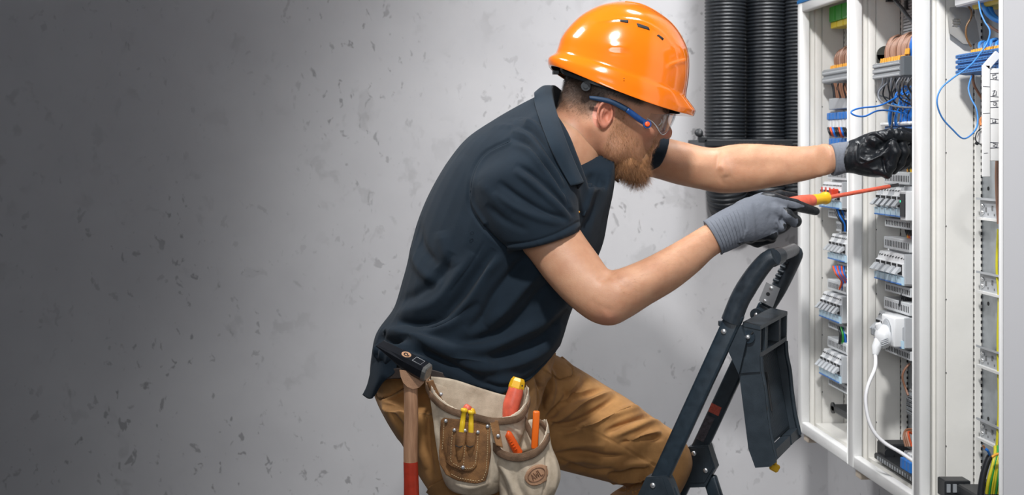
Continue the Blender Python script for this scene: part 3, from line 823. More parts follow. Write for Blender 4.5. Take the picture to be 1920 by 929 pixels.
for k in range(7):
    y = 3.195 - k * 0.024; t = empty('terminal_block', '%s blue and white terminal block from the left in the far cabinet' % ORD[k], 'terminal', (1.095, y, zat(225, 3.08)), 'blue terminals in the far cabinet')
    mb = MB(); mb.bbox(0, .05, -.0105, .0105, 0.002, 0.020, .002); mb.build('blue_top', BLUEP, t)
    mb = MB(); mb.bbox(.002, .05, -.0095, .0095, -0.022, 0.002, .002); mb.build('white_base', WPL, t)
    c = MB(); c.bbox(1.10, 1.15, y - .0105, y + .0105, zat(272, 3.08), zat(259, 3.08), .002); tag(c.build('terminal_block', BLUEP), '%s plain blue terminal from the left under the far cabinet wires' % ORD[k], 'terminal', 'lower blue terminals in the far cabinet')
for k in range(10):
    px = 1553 + k * 4
    wire([P(px, 240, 3.08), P(px + 2, 248, 3.07), P(px + 6, 254 + k % 3, 3.08), P(px + 14, 250, 3.09)], 0.003, [BLACKW, REDW, BLUEW, BLACKW][k % 4], ORD[k] + ' from the left, short dark wire between the blue terminals of the far cabinet', 'short wires between the blue terminals')
for k in range(5):
    wire([P(1566 + 4 * k, 393, 3.08), P(1572 + 4 * k, 408, 3.07), P(1580 + 3 * k, 420, 3.07), P(1580 + 4 * k, 434, 3.08)], 0.0028, BLUEW if k % 2 else BLACKW, ORD[k] + ' from the left, blue wire under the red-marked row of the far cabinet', 'blue wires in the far cabinet')
for k in range(6):
    wire([P(1562 + 4 * k, 500, 3.08), P(1568 + 3 * k, 515, 3.06), P(1578 + 3 * k, 528, 3.07), P(1574 + 5 * k, 543, 3.08)], 0.0024, REDW if k % 2 == 0 else BLUEW, ORD[k] + ' from the left, red or blue wire above the third row of the far cabinet', 'coloured wires in the far cabinet')
for k in range(4):
    wire([P(1572 + 5 * k, 614, 3.08), P(1576 + 4 * k, 628, 3.07), P(1574 + 6 * k, 645, 3.08)], 0.0034, [BLACKW, GRW, BLUEW, BLACKW][k], ORD[k] + ' from the left, dark or green wire above the lowest row of the far cabinet', 'wires above the lowest far row')
o = MB().bbox(1.10, 1.16, 2.95, 3.19, zat(785, 3.1), zat(772, 3.1), .003); o.disc((1.104, 3.18, zat(778, 3.1)), (-1, 0, 0), .014, .004)
tag(o.build('rail_bracket', BPL), 'black rail bracket at the bottom of the far cabinet', 'bracket')

# -- near cabinet: rails, plate with hole, blue terminals, marked strips, wires
for k, py in enumerate([391, 528, 667, 803]):
    zc = CAMZ - (py - PY0) / F * 2.50
    root, inv = rail(2.19, 2.500, zc, 1.150, '%s bare steel mounting rail from the top in the near cabinet' % ORD[k], 'bare rails in the near cabinet', h=0.043, big=True)
    mb = MB()
    for j in range(9):
        y = 2.478 - j * 0.026
        mb.box(1.1532, 1.1545, y - 0.006, y, zc - 0.006 + (j % 2) * .004, zc + 0.003 + (j % 2) * .004)
        mb.box(1.1532, 1.1545, y - 0.013, y - .010, zc - 0.012, zc - 0.008)
    o = setk(mb.build('punched_slot', mat('mid_shadow_grey', (0.16, 0.165, 0.17), 0.6), root), 'stuff'); o.data.transform(inv)
    for dz in (-0.007, 0.006):
        mb = MB(); mb.disc((1.1535, 2.487, zc + dz), (-1, 0, 0), 0.0042, 0.002, n=12, dome=0.002); o = mb.build('bolt', ZINC, root); o.data.transform(inv)
pd = empty('punched_plate', 'grey metal plate with a round hole at the top of the near cabinet', 'plate', P(1790, 45, 2.50)); inv = Matrix.Translation(-pd.location)
poly = [(1777, 30), (1781, 14), (1800, 12), (1816, 16), (1830, 40), (1836, 75), (1822, 84), (1805, 82), (1795, 74), (1779, 62)]
Yp = 2.515
hc = ((1792 - PX0) / F * Yp, CAMZ - (43 - PY0) / F * Yp)
out = [((a - PX0) / F * Yp, CAMZ - (b - PY0) / F * Yp) for a, b in poly]
ang = [math.atan2(p[1] - hc[1], p[0] - hc[0]) for p in out]
mb = MB(); vs = []; fs = []
for s_ in (0, 1):
    for p, a in zip(out, ang):
        vs.append((p[0], Yp - .002 * s_, p[1]))
    for a in ang: vs.append((hc[0] + .009 * math.cos(a), Yp - .002 * s_, hc[1] + .009 * math.sin(a)))
n_ = len(out)
for i in range(n_):
    j = (i + 1) % n_
    fs += [(i, j, n_ + j, n_ + i), (2 * n_ + i, 3 * n_ + i, 3 * n_ + j, 2 * n_ + j), (i, 2 * n_ + i, 2 * n_ + j, j), (n_ + i, n_ + j, 3 * n_ + j, 3 * n_ + i)]
mb.add(vs, fs); o = mb.build('plate', mat('plate_grey', (0.36, 0.35, 0.33), 0.5), pd); o.data.transform(inv)
mb = MB()
for k in range(3): mb.box(hc[0] - .008, hc[0] + .008, Yp - .003, Yp - .001, hc[1] - .007 + k * .0055, hc[1] - .0045 + k * .0055)
o = mb.build('grille_bar', ZINC, pd); setk(o, 'stuff'); o.data.transform(inv)
terminal_strip(2.26, 2.486, 1.098, 1.165, zat(116, 2.40), 0.040, mat('blue_terminal', (0.055, 0.20, 0.52), .42, var=.08, vscale=60), 'large blue three-tier terminal strip in the near cabinet', tiers=4, steps=.005)
arc_wires(2.30, 2.455, 13, 1.125, zat(96, 2.38), 0.020, 0.034, 0.0032, [LBLUEW, BLUEW, LBLUEW, mat('dull_blue_insulation', (0.10, .18, .36), .4)], 'blue wire bending into the large blue terminal strip', 'blue wires of the near cabinet', lean=0.01)
ferrules(2.29, 2.46, 16, 1.116, zat(97, 2.38), 'orange ferrule on the large blue terminal strip', 'orange ferrules of the near cabinet', r=.003, l=.009)
wire([P(1834, -8, 2.38), P(1838, 20, 2.36), P(1846, 40, 2.35), P(1856, 58, 2.34), P(1851, 80, 2.33), P(1838, 100, 2.33), P(1818, 124, 2.32), P(1786, 147, 2.32), P(1764, 167, 2.32), P(1757, 192, 2.32), P(1766, 220, 2.33), P(1786, 243, 2.34), P(1806, 260, 2.35), P(1824, 250, 2.37), P(1833, 232, 2.38), P(1831, 205, 2.40), P(1821, 185, 2.41), P(1816, 165, 2.42), P(1822, 142, 2.43)],
     0.0015, LBLUEW, 'long pale blue wire hanging in a big loop in the near cabinet', n=8)
for k in range(4):
    wire([P(1840 + 5 * k, -6, 2.40), P(1846 + 4 * k, 18, 2.39), P(1860 + 3 * k, 34, 2.38), P(1884 + 4 * k, 44, 2.36)], 0.0042, BLUEW if k % 2 else LBLUEW, ORD[k] + ' from the left, thick blue cable at the top of the near cabinet', 'thick blue cables at the top')
wire([P(1808, 2, 2.46), P(1820, 18, 2.45), P(1821, 32, 2.45), P(1812, 50, 2.45), P(1812, 70, 2.45), P(1821, 88, 2.45)], 0.0019, mat('tan_insulation', (0.17, 0.085, 0.03), .4), 'tan brown wire over the punched grey plate')
wire([P(1850, 45, 2.42), P(1864, 55, 2.41), P(1884, 66, 2.40)], 0.0026, BROWN2, 'pale brown wire under the thick blue cables')
wire([P(1823, 140, 2.45), P(1826, 158, 2.45), P(1833, 172, 2.45), P(1842, 186, 2.45)], 0.0024, BROWNW, 'dark brown wire below the large blue terminal strip')
o = MB().bbox(1.09, 1.15, 2.30, 2.47, CAMZ + 0.274, CAMZ + 0.30, .003).build('top_block', WPL); tag(o, 'white block at the very top of the near cabinet', 'block')
o = MB().bbox(1.11, 1.16, 2.20, 2.44, CAMZ + 0.266, CAMZ + 0.280, .003).build('top_block', YELP); tag(o, 'yellow block at the very top of the near cabinet', 'block')
# two white marking strips with hand-written numbers
SW = mat('paper_white', (0.83, 0.83, 0.82), 0.5)
INK = mat('blue_black_ink', (0.03, 0.035, 0.06), 0.6)
Ym = 2.30
def strip(x0, x1, y0, y1, Y, name, label, th=.004, slant=0):
    root = empty(name, label, 'strip', P((x0 + x1) / 2, y1, Y)); inv = Matrix.Translation(-root.location)
    a = P(x0, y0, Y); b = P(x1, y1, Y)
    mb = MB(); mb.bbox(a.x, b.x, Y, Y + th, b.z, a.z, .0012, seg=2)
    if slant:
        mb.bbox(-.5 * (b.x - a.x), .5 * (b.x - a.x), 0, th, 0, .034, .0012, M=Matrix.Translation(((a.x + b.x) / 2, Y, a.z - .004)) @ Matrix.Rotation(math.radians(42), 4, 'Y'))
    o = mb.build('strip_body', SW, root); o.data.transform(inv)
    return root, inv
r1_, i1_ = strip(1842, 1857, 122, 332, Ym, 'trunking_strip', 'narrow white trunking strip with a bent top, left of the marked strip', slant=1)
r2_, i2_ = strip(1855, 1874, 128, 302, Ym + .004, 'marking_strip', 'white strip with handwritten numbers and cross lines in the near cabinet', )
def stroke_mb(lst, w=0.8, Y=Ym + .0035):
    mb = MB()
    for poly in lst:
        mb.tube([P(a, b, Y) for a, b in poly], w * Y / F, 5)
    return mb
lines = [[(1856, 127), (1862, 125), (1868, 127)], [(1853, 138), (1873, 137)], [(1853, 148), (1873, 150)], [(1853, 180), (1873, 182)], [(1853, 191), (1873, 189)], [(1853, 202), (1872, 201)], [(1853, 222), (1872, 224)], [(1853, 232), (1872, 231)], [(1853, 267), (1873, 268)], [(1853, 278), (1874, 277)]]
txt = [[(1861, 141), (1868, 140)], [(1861, 140), (1862, 147), (1868, 145)], [(1869, 143), (1867, 149)], [(1861, 171), (1866, 169), (1863, 175), (1861, 180), (1867, 178)], [(1868, 171), (1868, 179)],
       [(1862, 193), (1868, 192), (1866, 198), (1862, 196)], [(1869, 194), (1869, 200)], [(1861, 225), (1861, 230), (1868, 228)], [(1866, 223), (1867, 231)], [(1862, 269), (1868, 270), (1862, 274), (1868, 276)], [(1870, 270), (1869, 277)]]
o = setk(stroke_mb(lines, 0.55).build('cross_line', INK, r2_), 'stuff'); o.data.transform(i2_)
o = setk(stroke_mb(txt, 0.6).build('handwritten_number', INK, r2_), 'stuff'); o.data.transform(i2_)
o = setk(stroke_mb([[(1843, 162), (1856, 163)], [(1843, 213), (1856, 212)], [(1845, 288), (1852, 287)]], 0.5, Ym - .0004).build('cross_line', INK, r1_), 'stuff'); o.data.transform(i1_)
tg = empty('cable_tag', 'folded white cable tag with a black zip tie in the near cabinet', 'tag', P(1836, 255, 2.40)); inv = Matrix.Translation(-tg.location)
a = P(1831, 270, 2.40); b = P(1842, 237, 2.40)
mb = MB(); mb.prism([(a.x, a.z + .004), (a.x + .004, b.z), (b.x, b.z), (b.x, a.z), (a.x + .006, a.z)], 2.40, 2.403); o = mb.build('paper', SW, tg); o.data.transform(inv)
mb = MB(); mb.tube([P(1842, 240, 2.395), P(1832, 248, 2.395), P(1829, 262, 2.395), P(1836, 270, 2.395), P(1843, 270, 2.395)], .0012, 6, sub=4); mb.tube([P(1829, 268, 2.39), P(1834, 270, 2.39)], .003, 6); o = mb.build('zip_tie', BPL, tg); o.data.transform(inv)
wire([P(1840, 236, 2.40), P(1838, 226, 2.41), P(1846, 215, 2.42)], .0028, mat('orange_insulation', (.62, .22, .07), .4), 'short orange-brown wire above the folded cable tag')
for k in range(5):
    wire([P(1866 + 3 * k, 150 + 20 * k, 2.40), P(1872 + 2 * k, 240, 2.39), P(1868 + 4 * k, 330, 2.38), P(1872 + 3 * k, 420, 2.38)], .0028, [BROWN2, BROWNW, BLACKW, BROWN2, GREYW][k], ORD[k] + ' from the left, brown or dark wire running down beside the white strips', 'wires beside the marking strips')
for k in range(7):
    wire([P(1872 + 2.4 * k, 430, 2.42), P(1869 + 2.6 * k, 500, 2.42), P(1873 + 2 * k, 560, 2.42), P(1871 + 3 * k, 640, 2.42), P(1873 + 2 * k, 760, 2.42), P(1868 + 3 * k, 850, 2.42)], .0026, [YGW, GREYW, GRW, LGREY, YGW, BROWNW, GRW][k], ORD[k] + ' from the left, earth or phase wire hanging behind the bare rails', 'wires behind the bare rails')
wire([P(1838, 935, 2.38), P(1842, 900, 2.38), P(1850, 870, 2.38), P(1857, 855, 2.38)], .0060, BLACKW, 'thick black cable end standing up in the near cabinet bottom', cat='cable', name='cable')
wire([P(1857, 856, 2.38), P(1852, 846, 2.37), P(1847, 842, 2.37)], .0026, BLUEW, 'short stripped blue core on the black cable end')
wire([P(1847, 842, 2.37), P(1843, 836, 2.37)], .0016, COPPER, 'bare copper tip of the blue core')
for k in range(8):
    wire([P(1850 + 4.2 * k, 926, 2.38), P(1854 + 4 * k, 900, 2.37), P(1862 + 2.8 * k, 870, 2.37), P(1866 + 4 * k, 850, 2.38), P(1866 + 5 * k, 838, 2.39)], .0032, [YGW, GRW, YGW, YGW, GRW][k % 5], ORD[k] + ' from the left, yellow or green earth wire rising from the near cabinet bottom', 'earth wires at the near cabinet bottom')
wire([P(1860, 858, 2.35), P(1868, 853, 2.35), P(1885, 850, 2.34)], .0026, ORNP, 'orange wire branching right from the black cable end')
bc = empty('rail_bracket', 'black slotted rail bracket at the bottom of the near cabinet', 'bracket', P(1820, 925, 2.42)); inv = Matrix.Translation(-bc.location)
mb = MB(); zb = zat(928, 2.42)
mb.bbox(1.07, 1.12, 2.465, 2.50, zb - .02, zb + 0.014, .002); mb.bbox(1.09, 1.16, 2.25, 2.46, zb - .02, zb + 0.010, .003); mb.bbox(1.135, 1.16, 2.30, 2.45, zb + .01, zb + 0.022, .003)
o = mb.build('body', BPL, bc); o.data.transform(inv)
mb = MB()
for k in range(4): mb.box(1.073 + .012 * k, 1.080 + .012 * k, 2.463, 2.466, zb - .008, zb + .008)
o = setk(mb.build('slot', GREYP, bc), 'stuff'); o.data.transform(inv)
o = MB().bbox(1.135, 1.15, 2.39, 2.41, zat(905, 2.4), zat(893, 2.4), .003).build('clamp', WPL); tag(o, 'small white clamp above the black bracket in the near cabinet', 'clamp')
for p_ in (P_W, P_G, P_F, Q_W, Q_G, Q_F):
    for ch in list(p_.children): bpy.data.objects.remove(ch)
    bpy.data.objects.remove(p_)

# ---------------------------------------------------------------- corrugated ducts beside the cabinets
RUB = mat('black_corrugated_plastic', (0.012, 0.015, 0.019), 0.42, var=0.15, vscale=30)
def corrugated(pts, R, label, pitch=0.0095, amp=0.0035, n=36):
    root = empty('corrugated_duct', label, 'duct', pts[-1], 'black corrugated ducts')
    dense, rr = catmull([Vector(p) for p in pts], [R] * len(pts), 10)
    L = [0]
    for i in range(1, len(dense)): L.append(L[-1] + (dense[i] - dense[i - 1]).length)
    tot = L[-1]; k = int(tot / pitch) * 6; out = []; ro = []
    for i in range(k + 1):
        s_ = tot * i / k
        j = max(0, min(len(L) - 2, int(np.searchsorted(L, s_)) - 1))
        t = (s_ - L[j]) / max(1e-9, L[j + 1] - L[j])
        out.append(dense[j].lerp(dense[j + 1], t)); ro.append(R + amp * (0.5 - 0.5 * math.cos(2 * math.pi * (i % 6) / 6)) ** 0.6 * 1.0 - amp)
    mb = MB(); mb.tube(out, ro, n, cap=True)
    o = mb.build('corrugated_wall', RUB, root); o.data.transform(Matrix.Translation(-root.location))
    return root
YT = 3.50
for k, (pc, r, Y, lb) in enumerate([(1360, 38, 3.50, 'left black corrugated duct against the concrete wall'), (1437, 38.5, 3.50, 'middle black corrugated duct against the concrete wall'), (1500, 30, 3.46, 'right black corrugated duct, half hidden by the far cabinet')]):
    x = Xat(pc, Y); R = r / F * Y
    zk = zat(372, Y)
    if k < 2: pts = [(x, Y, CAMZ + 1.4), (x, Y, CAMZ + .5), (x, Y, CAMZ), (x + .006, Y + .005, zk + 0.01), (x + 0.03, Y + 0.05, zk - 0.035), (x + 0.05, Y + 0.10, zk - 0.055)]
    else: pts = [(x, Y, CAMZ + 1.4), (x, Y, CAMZ + .5), (x, Y, CAMZ), (x, Y, zk + .05), (x, Y + .01, zk), (x, Y + 0.12, zk - 0.02)]
    corrugated(pts, R, lb)
cl = empty('duct_clamp', 'wide black clamp band holding the corrugated ducts, bolt at its left end', 'clamp', P(1400, 268, 3.44)); inv = Matrix.Translation(-cl.location)
mb = MB(); a = P(1318, 262, 3.44); b = P(1500, 275, 3.44)
mb.bbox(a.x + .006, b.x, 3.430, 3.436, b.z, a.z, .002); mb.bbox(a.x + .002, a.x + .008, 3.43, 3.62, b.z, a.z, .001)
o = mb.build('band', BPL, cl); o.data.transform(inv)
mb = MB(); mb.bbox(P(1308, 0, 3.44).x, a.x + .01, 3.43, 3.445, a.z - .008, a.z + .008, .002); mb.disc(P(1311, 250, 3.44), (-.5, -1, .3), .011, .008, n=12, dome=.003); mb.tube([P(1311, 250, 3.45), P(1322, 264, 3.45)], .006, 8); o = mb.build('bolt', BPL, cl); o.data.transform(inv)
# ---------------------------------------------------------------- folding step ladder
LW = Vector((0.477, 0.879, 0)).normalized(); LE = Vector((0.879, -0.477, 0)).normalized(); LO = Vector((0.656, 2.45, 0)); LA = 0.2935
def onp(px, py, a):
    d = Vector(((px - PX0) / F, 1, -(py - PY0) / F)); o = LO + LW * a
    t = LW.dot(o) / LW.dot(d); v = d * t
    return Vector((v.x, v.y, CAMZ + v.z))
def loc2(v, a=None):      # world point -> (b, z)
    return ((v - LO).dot(LE), v.z)
def LP(a, b, z): 
    v = LO + LW * a + LE * b; return Vector((v.x, v.y, z))
MLAD = Matrix(((LE.x, LW.x, 0, LO.x), (LE.y, LW.y, 0, LO.y), (0, 0, 1, 0), (0, 0, 0, 1)))   # local (b, a, z) -> world
LMET = mat('black_coated_steel', (0.015, 0.026, 0.037), 0.34, var=0.25, vscale=60, bump=0.08, bscale=900, rvar=0.08)
LPLA = mat('dark_slate_plastic', (0.022, 0.032, 0.042), 0.42, var=0.2, vscale=45, bump=0.15, bscale=900, rvar=.1)
LGRIP = mat('grip_plastic', (0.020, 0.028, 0.037), 0.38, var=0.3, vscale=70, bump=0.12, bscale=700, rvar=.1)
LTUBE = mat('worn_grey_tube', (0.14, 0.14, 0.145), 0.35, metal=0.5, var=0.2, vscale=90)
lad = empty('step_ladder', 'folding step ladder with dark slate tubes, grip handle and hanging platform, between man and cabinets', 'ladder', LP(.15, -.3, 0))
LI = Matrix.Translation(-lad.location)
def lb(mb, name, m, par=lad, lab=None):
    o = mb.build(name, m, par); o.data.transform(LI)
    if lab: o['label'] = lab
    return o
def flat_tube(mb, p0, p1, wid, th):
    """rounded rectangular tube between two world points lying in a plane normal to LW"""
    d = (p1 - p0); L = d.length; z = d.normalized(); y = LW; x = y.cross(z)
    M = Matrix(((x.x, y.x, z.x, p0.x), (x.y, y.y, z.y, p0.y), (x.z, y.z, z.z, p0.z), (0, 0, 0, 1)))
    mb.bbox(-wid / 2, wid / 2, -th / 2, th / 2, 0, L, min(wid, th) * 0.28, M=M, seg=3)
# front rails down to the floor
def extend(p0, p1, z):
    t = (z - p0.z) / (p1.z - p0.z); return p0 + (p1 - p0) * t
n0, n1 = onp(1373, 603, 0), onp(1240, 893, 0)
f0, f1 = onp(1378, 700, LA), onp(1316, 832, LA)
for (p0, p1, a) in ((n0, n1, 0), (f0, f1, LA)):
    top = p0 + (p0 - p1) * (0.06 if a == 0 else 0.0)
    if a: top = p0 + (p0 - p1) * 0.95
    mb = MB(); flat_tube(mb, top, extend(p0, p1, 0.02), 0.034, 0.020); lb(mb, 'front_leg', LMET)
    e = extend(p0, p1, 0.03); mb = MB(); flat_tube(mb, e + Vector((0, 0, .04)), e - Vector((0, 0, .03)), 0.042, 0.03); lb(mb, 'foot_cap', LPLA)
# rear legs
for (q0, q1) in ((onp(1252, 915, 0), onp(1268, 960, 0)), (onp(1330, 893, LA), onp(1345, 940, LA))):
    mb = MB(); flat_tube(mb, q0, extend(q0, q1, 0.02), 0.030, 0.018); lb(mb, 'rear_leg', LMET)
    e = extend(q0, q1, 0.03); mb = MB(); flat_tube(mb, e + Vector((0, 0, .04)), e - Vector((0, 0, .03)), 0.038, 0.028); lb(mb, 'foot_cap', LPLA)
# lower steps between the front rails
STEPS = []
for zz in (0.25, 0.50):
    p = extend(n0, n1, zz); b, _ = loc2(p)
    mb = MB(); mb.bbox(b - .02, b + .09, -.005, LA + .005, zz - .03, zz, .006, M=MLAD, seg=2)
    for k in range(6): mb.box(b - .012 + .016 * k, b - .006 + .016 * k, .01, LA - .01, zz, zz + .0015, M=MLAD)
    lb(mb, 'step', LPLA); STEPS.append(LP(LA / 2, b + .03, zz))
# grip sleeves and cross bar
gpx = [(1371, 603), (1385, 567), (1399, 541), (1419, 511), (1438, 489), (1452, 482)]
mb = MB(); mb.tube([onp(x, y, 0) for x, y in gpx], [.0195, .0190, .0195, .0185, .0170, .0155], 20, sub=5); lb(mb, 'handle_grip', LGRIP)
mb = MB(); mb.tube([onp(1447, 484, 0.0), onp(1460, 480, 0.045)], [.0178, .0165], 20, sub=3); lb(mb, 'grip_collar', LGRIP)
s0 = onp(1453, 482, .012); s1 = onp(1487, 469, LA - .012)
mb = MB(); mb.tube([s0, s1], 0.0135, 20); lb(mb, 'crossbar', LTUBE, lab='worn grey metal crossbar of the handle')
fpx = [(1480, 468), (1490, 474), (1487, 486), (1471, 520), (1456, 548), (1440, 573)]
mb = MB()
mb.tube([onp(x, y, LA) for x, y in fpx], [.012, .0165, .0165, .0165, .0165, .0165], 14, sub=4); lb(mb, 'handle_grip', LGRIP)
for k in range(5):
    mb = MB(); c0 = onp(1478 - 4.5 * k, 494 + 8.5 * k, LA - .018); c1 = onp(1468 - 4.5 * k, 490 + 8.5 * k, LA - .018)
    mb.tube([c0, c1], 0.0035, 8); lb(mb, 'grip_rib', LPLA)
quad = [onp(1437, 529, LA - .022), onp(1463, 541, LA - .022), onp(1449, 577, LA - .022), onp(1423, 564, LA - .022)]
pl2 = [loc2(v) for v in quad]
mb = MB(); mb.prism(pl2, LA - .024, LA - .021, M=MLAD); lp = lb(mb, 'hinge_plate', ZINC, lab='bright zinc hinge plate')
for (x, y, m_, r) in [(1446, 541, ZINC, .004), (1434, 565, ZINC, .004), (1440, 552, DARK, .0042)]:
    mb = MB(); mb.disc(onp(x, y, LA - .024), -LW, r, .002 if m_ is ZINC else .0005, n=14, dome=.001 if m_ is ZINC else 0)
    o = mb.build('bolt' if m_ is ZINC else 'plate_hole', m_, lp); o.data.transform(LI)
# hanging platform (tray)
side = [(1393, 604), (1386, 650), (1386, 704), (1403, 842), (1416, 878), (1444, 876), (1455, 868), (1450, 848), (1443, 815), (1437, 770), (1433, 730), (1427, 700), (1425, 671), (1426, 612)]
sp = [loc2(onp(x, y, .012)) for x, y in side]
plat = empty('platform', '', 'x', lad.location); del plat['category']; del plat['label']; plat.parent = lad; plat.location = (0, 0, 0); plat['label'] = 'hanging moulded platform with ribbed tread'
TA0, TA1 = 0.012, 0.262
mb = MB(); mb.prism(sp, TA0, TA0 + .007, M=MLAD); lb(mb, 'near_side_wall', LPLA, plat)
mb = MB(); mb.prism(sp, TA1 - .007, TA1, M=MLAD); lb(mb, 'far_side_wall', LPLA, plat)
# raised mid band and flange line on the near wall
band = [loc2(onp(x, y, .012)) for x, y in [(1386, 670), (1387, 700), (1426, 697), (1424, 667)]]
mb = MB(); mb.prism(band, TA0 - .004, TA0, M=MLAD); lb(mb, 'side_band', LPLA, plat)
sp0 = [loc2(onp(x, y, .012)) for x, y in [(1393, 606), (1388, 650), (1387, 668), (1395, 668), (1397, 612)]]
def bpt(px, py): return loc2(onp(px, py, .012))
# tread floor: a bent plate about 12 mm behind the front edges
tre = [bpt(1405, 612), bpt(1403, 671), bpt(1408, 704), bpt(1418, 770), bpt(1426, 815), bpt(1432, 848), bpt(1428, 850), bpt(1421, 815), bpt(1413, 770), bpt(1403, 704), bpt(1398, 671), bpt(1400, 612)]
mb = MB(); mb.prism(tre, TA0 + .006, TA1 - .006, M=MLAD); lb(mb, 'tread', LPLA, plat)
trd = [bpt(1403, 676), bpt(1408, 704), bpt(1418, 770), bpt(1426, 815), bpt(1431, 842)]
pr = None
for k in range(36):
    a0 = TA0 + .020 + k * .006
    if pr is None:
        mb = MB()
        for i in range(len(trd) - 1):
            p, q = trd[i], trd[i + 1]
            mb.add([MLAD @ Vector(v) for v in [(p[0], a0, p[1]), (p[0] + .0016, a0, p[1]), (q[0] + .0016, a0, q[1]), (q[0], a0, q[1]), (p[0], a0 + .003, p[1]), (p[0] + .0016, a0 + .003, p[1]), (q[0] + .0016, a0 + .003, q[1]), (q[0], a0 + .003, q[1])]],
                   [(0, 1, 2, 3), (4, 7, 6, 5), (1, 5, 6, 2)])
        pr = lb(mb, 'tread_rib', LPLA, plat)
    else:
        c = pr.copy(); COL.objects.link(c); c.parent = plat; c.location = LW * (.006 * k)
# central seam
mb = MB(); p, q = bpt(1410, 715), bpt(1422, 790)
mb.tube([MLAD @ Vector((p[0] + .002, .125, p[1])), MLAD @ Vector((q[0] + .002, .120, q[1]))], .0025, 6); lb(mb, 'tread_seam', DARK, plat)
# near rim lip with oval openings: ribs in front of dark slots
for (x0, y0, x1, y1) in [(1424, 690, 1430, 712), (1430, 716, 1434, 732), (1434, 745, 1440, 788), (1440, 800, 1443, 815), (1442, 825, 1446, 842)]:
    p, q = bpt(x0 - 3.2, y0), bpt(x1 - 3.2, y1)
    mb = MB(); mb.tube([MLAD @ Vector((p[0], TA0 + .0075, p[1])), MLAD @ Vector(((p[0] + q[0]) / 2 + .002, TA0 + .0078, (p[1] + q[1]) / 2)), MLAD @ Vector((q[0], TA0 + .0075, q[1]))], [.0015, .0050, .0015], 8, sub=3); lb(mb, 'side_slot', DARK, plat)
fr = [bpt(1425, 671), bpt(1427, 700), bpt(1433, 730), bpt(1437, 770), bpt(1443, 815), bpt(1450, 848), bpt(1453, 862)]
for a0, nm in ((TA0 + .008, 'near_rim'), (TA1 - .010, 'far_rim')):
    mb = MB(); mb.tube([MLAD @ Vector((p[0], a0, p[1])) for p in fr], .0042, 10, sub=4); lb(mb, nm, LPLA, plat)
# bottom rim in two halves with a gap, top frame with cells
b0 = [bpt(1432, 850), bpt(1436, 876), bpt(1452, 868), bpt(1450, 848)]
for (a0, a1) in ((TA0 + .006, .165), (.178, TA1 - .006)):
    mb = MB(); mb.prism(b0, a0, a1, M=MLAD); lb(mb, 'bottom_rim', LPLA, plat)
tb = [bpt(1393, 604), bpt(1426, 612), bpt(1426, 619), bpt(1394, 612)]
mb = MB(); mb.prism(tb, TA0 - .002, TA1 + .002, M=MLAD); lb(mb, 'top_plate', LPLA, plat)
tb = [bpt(1404, 661), bpt(1425, 663), bpt(1425, 672), bpt(1404, 671)]
mb = MB(); mb.prism(tb, TA0 + .006, TA1 - .006, M=MLAD); lb(mb, 'cross_rib', LPLA, plat)
for a0 in (.060, .072, .185, .197):
    tb = [bpt(1403, 614), bpt(1425, 616), bpt(1425, 664), bpt(1403, 664)]
    mb = MB(); mb.prism(tb, a0, a0 + .006, M=MLAD); lb(mb, 'cell_rib', LPLA, plat)
for k in range(14):
    a0 = .082 + k * .0072; p, q = bpt(1408, 620), bpt(1408, 660)
    mb = MB(); mb.tube([MLAD @ Vector((p[0] - .004, a0, p[1])), MLAD @ Vector((q[0] - .004, a0, q[1]))], .0022, 6); lb(mb, 'grille_rib', LPLA, plat)
# pivots
c = onp(1403, 632, .008)
mb = MB(); mb.disc(c, -LW, .0125, .002, n=24); o = lb(mb, 'pivot_washer', LMET, plat)
mb = MB(); mb.disc(c - LW * .002, -LW, .0042, .004, n=14, dome=.002); o2 = lb(mb, 'pivot_bolt', ZINC, plat)
for s_ in (-1, 1):
    mb = MB(); d = (LE * .7 + Vector((0, 0, -.7)) * s_).normalized(); cc = c - LW * .0022
    mb.tube([cc + LE * .006 * s_ + Vector((0, 0, .006)) * s_, cc + LE * .0095 * s_ + Vector((0, 0, .0095)) * s_], .0018, 6); lb(mb, 'washer_slot', DARK, plat)
c = onp(1419, 590, LA - .03)
mb = MB(); mb.disc(c, -LW, .013, .006, n=20); lb(mb, 'far_pivot', LPLA, plat)
mb = MB(); mb.disc(c - LW * .006, -LW, .004, .003, n=14, dome=.002); lb(mb, 'pivot_bolt', ZINC, plat)
arm = [loc2(onp(x, y, 0)) for x, y in [(1360, 640), (1390, 610), (1400, 640), (1386, 702), (1366, 658)]]
mb = MB(); mb.prism(arm, -.004, .010, M=MLAD); lb(mb, 'hinge_arm', LPLA)
mb = MB(); y0 = onp(1452, 877, .10); mb.bbox(-.009, .010, -.004, .004, -.008, .008, .003, M=Matrix.Translation(y0) @ Matrix.Rotation(.5, 4, 'Y')); mb.bbox(-.004, .004, -.004, .004, .004, .016, .001, M=Matrix.Translation(y0))
lb(mb, 'latch', mat('amber_plastic', (0.80, 0.45, 0.01), .35), plat, 'yellow latch tab')
mb = MB(); mb.disc(onp(1357, 622, -.010), -LW, .0052, .002, n=16, dome=.002); lb(mb, 'bolt', ZINC)
mb = MB(); mb.bbox(-.004, .004, -.004, .004, -.005, .005, .001, M=Matrix.Translation(onp(1351, 607, 0))); lb(mb, 'grip_stop', LPLA)
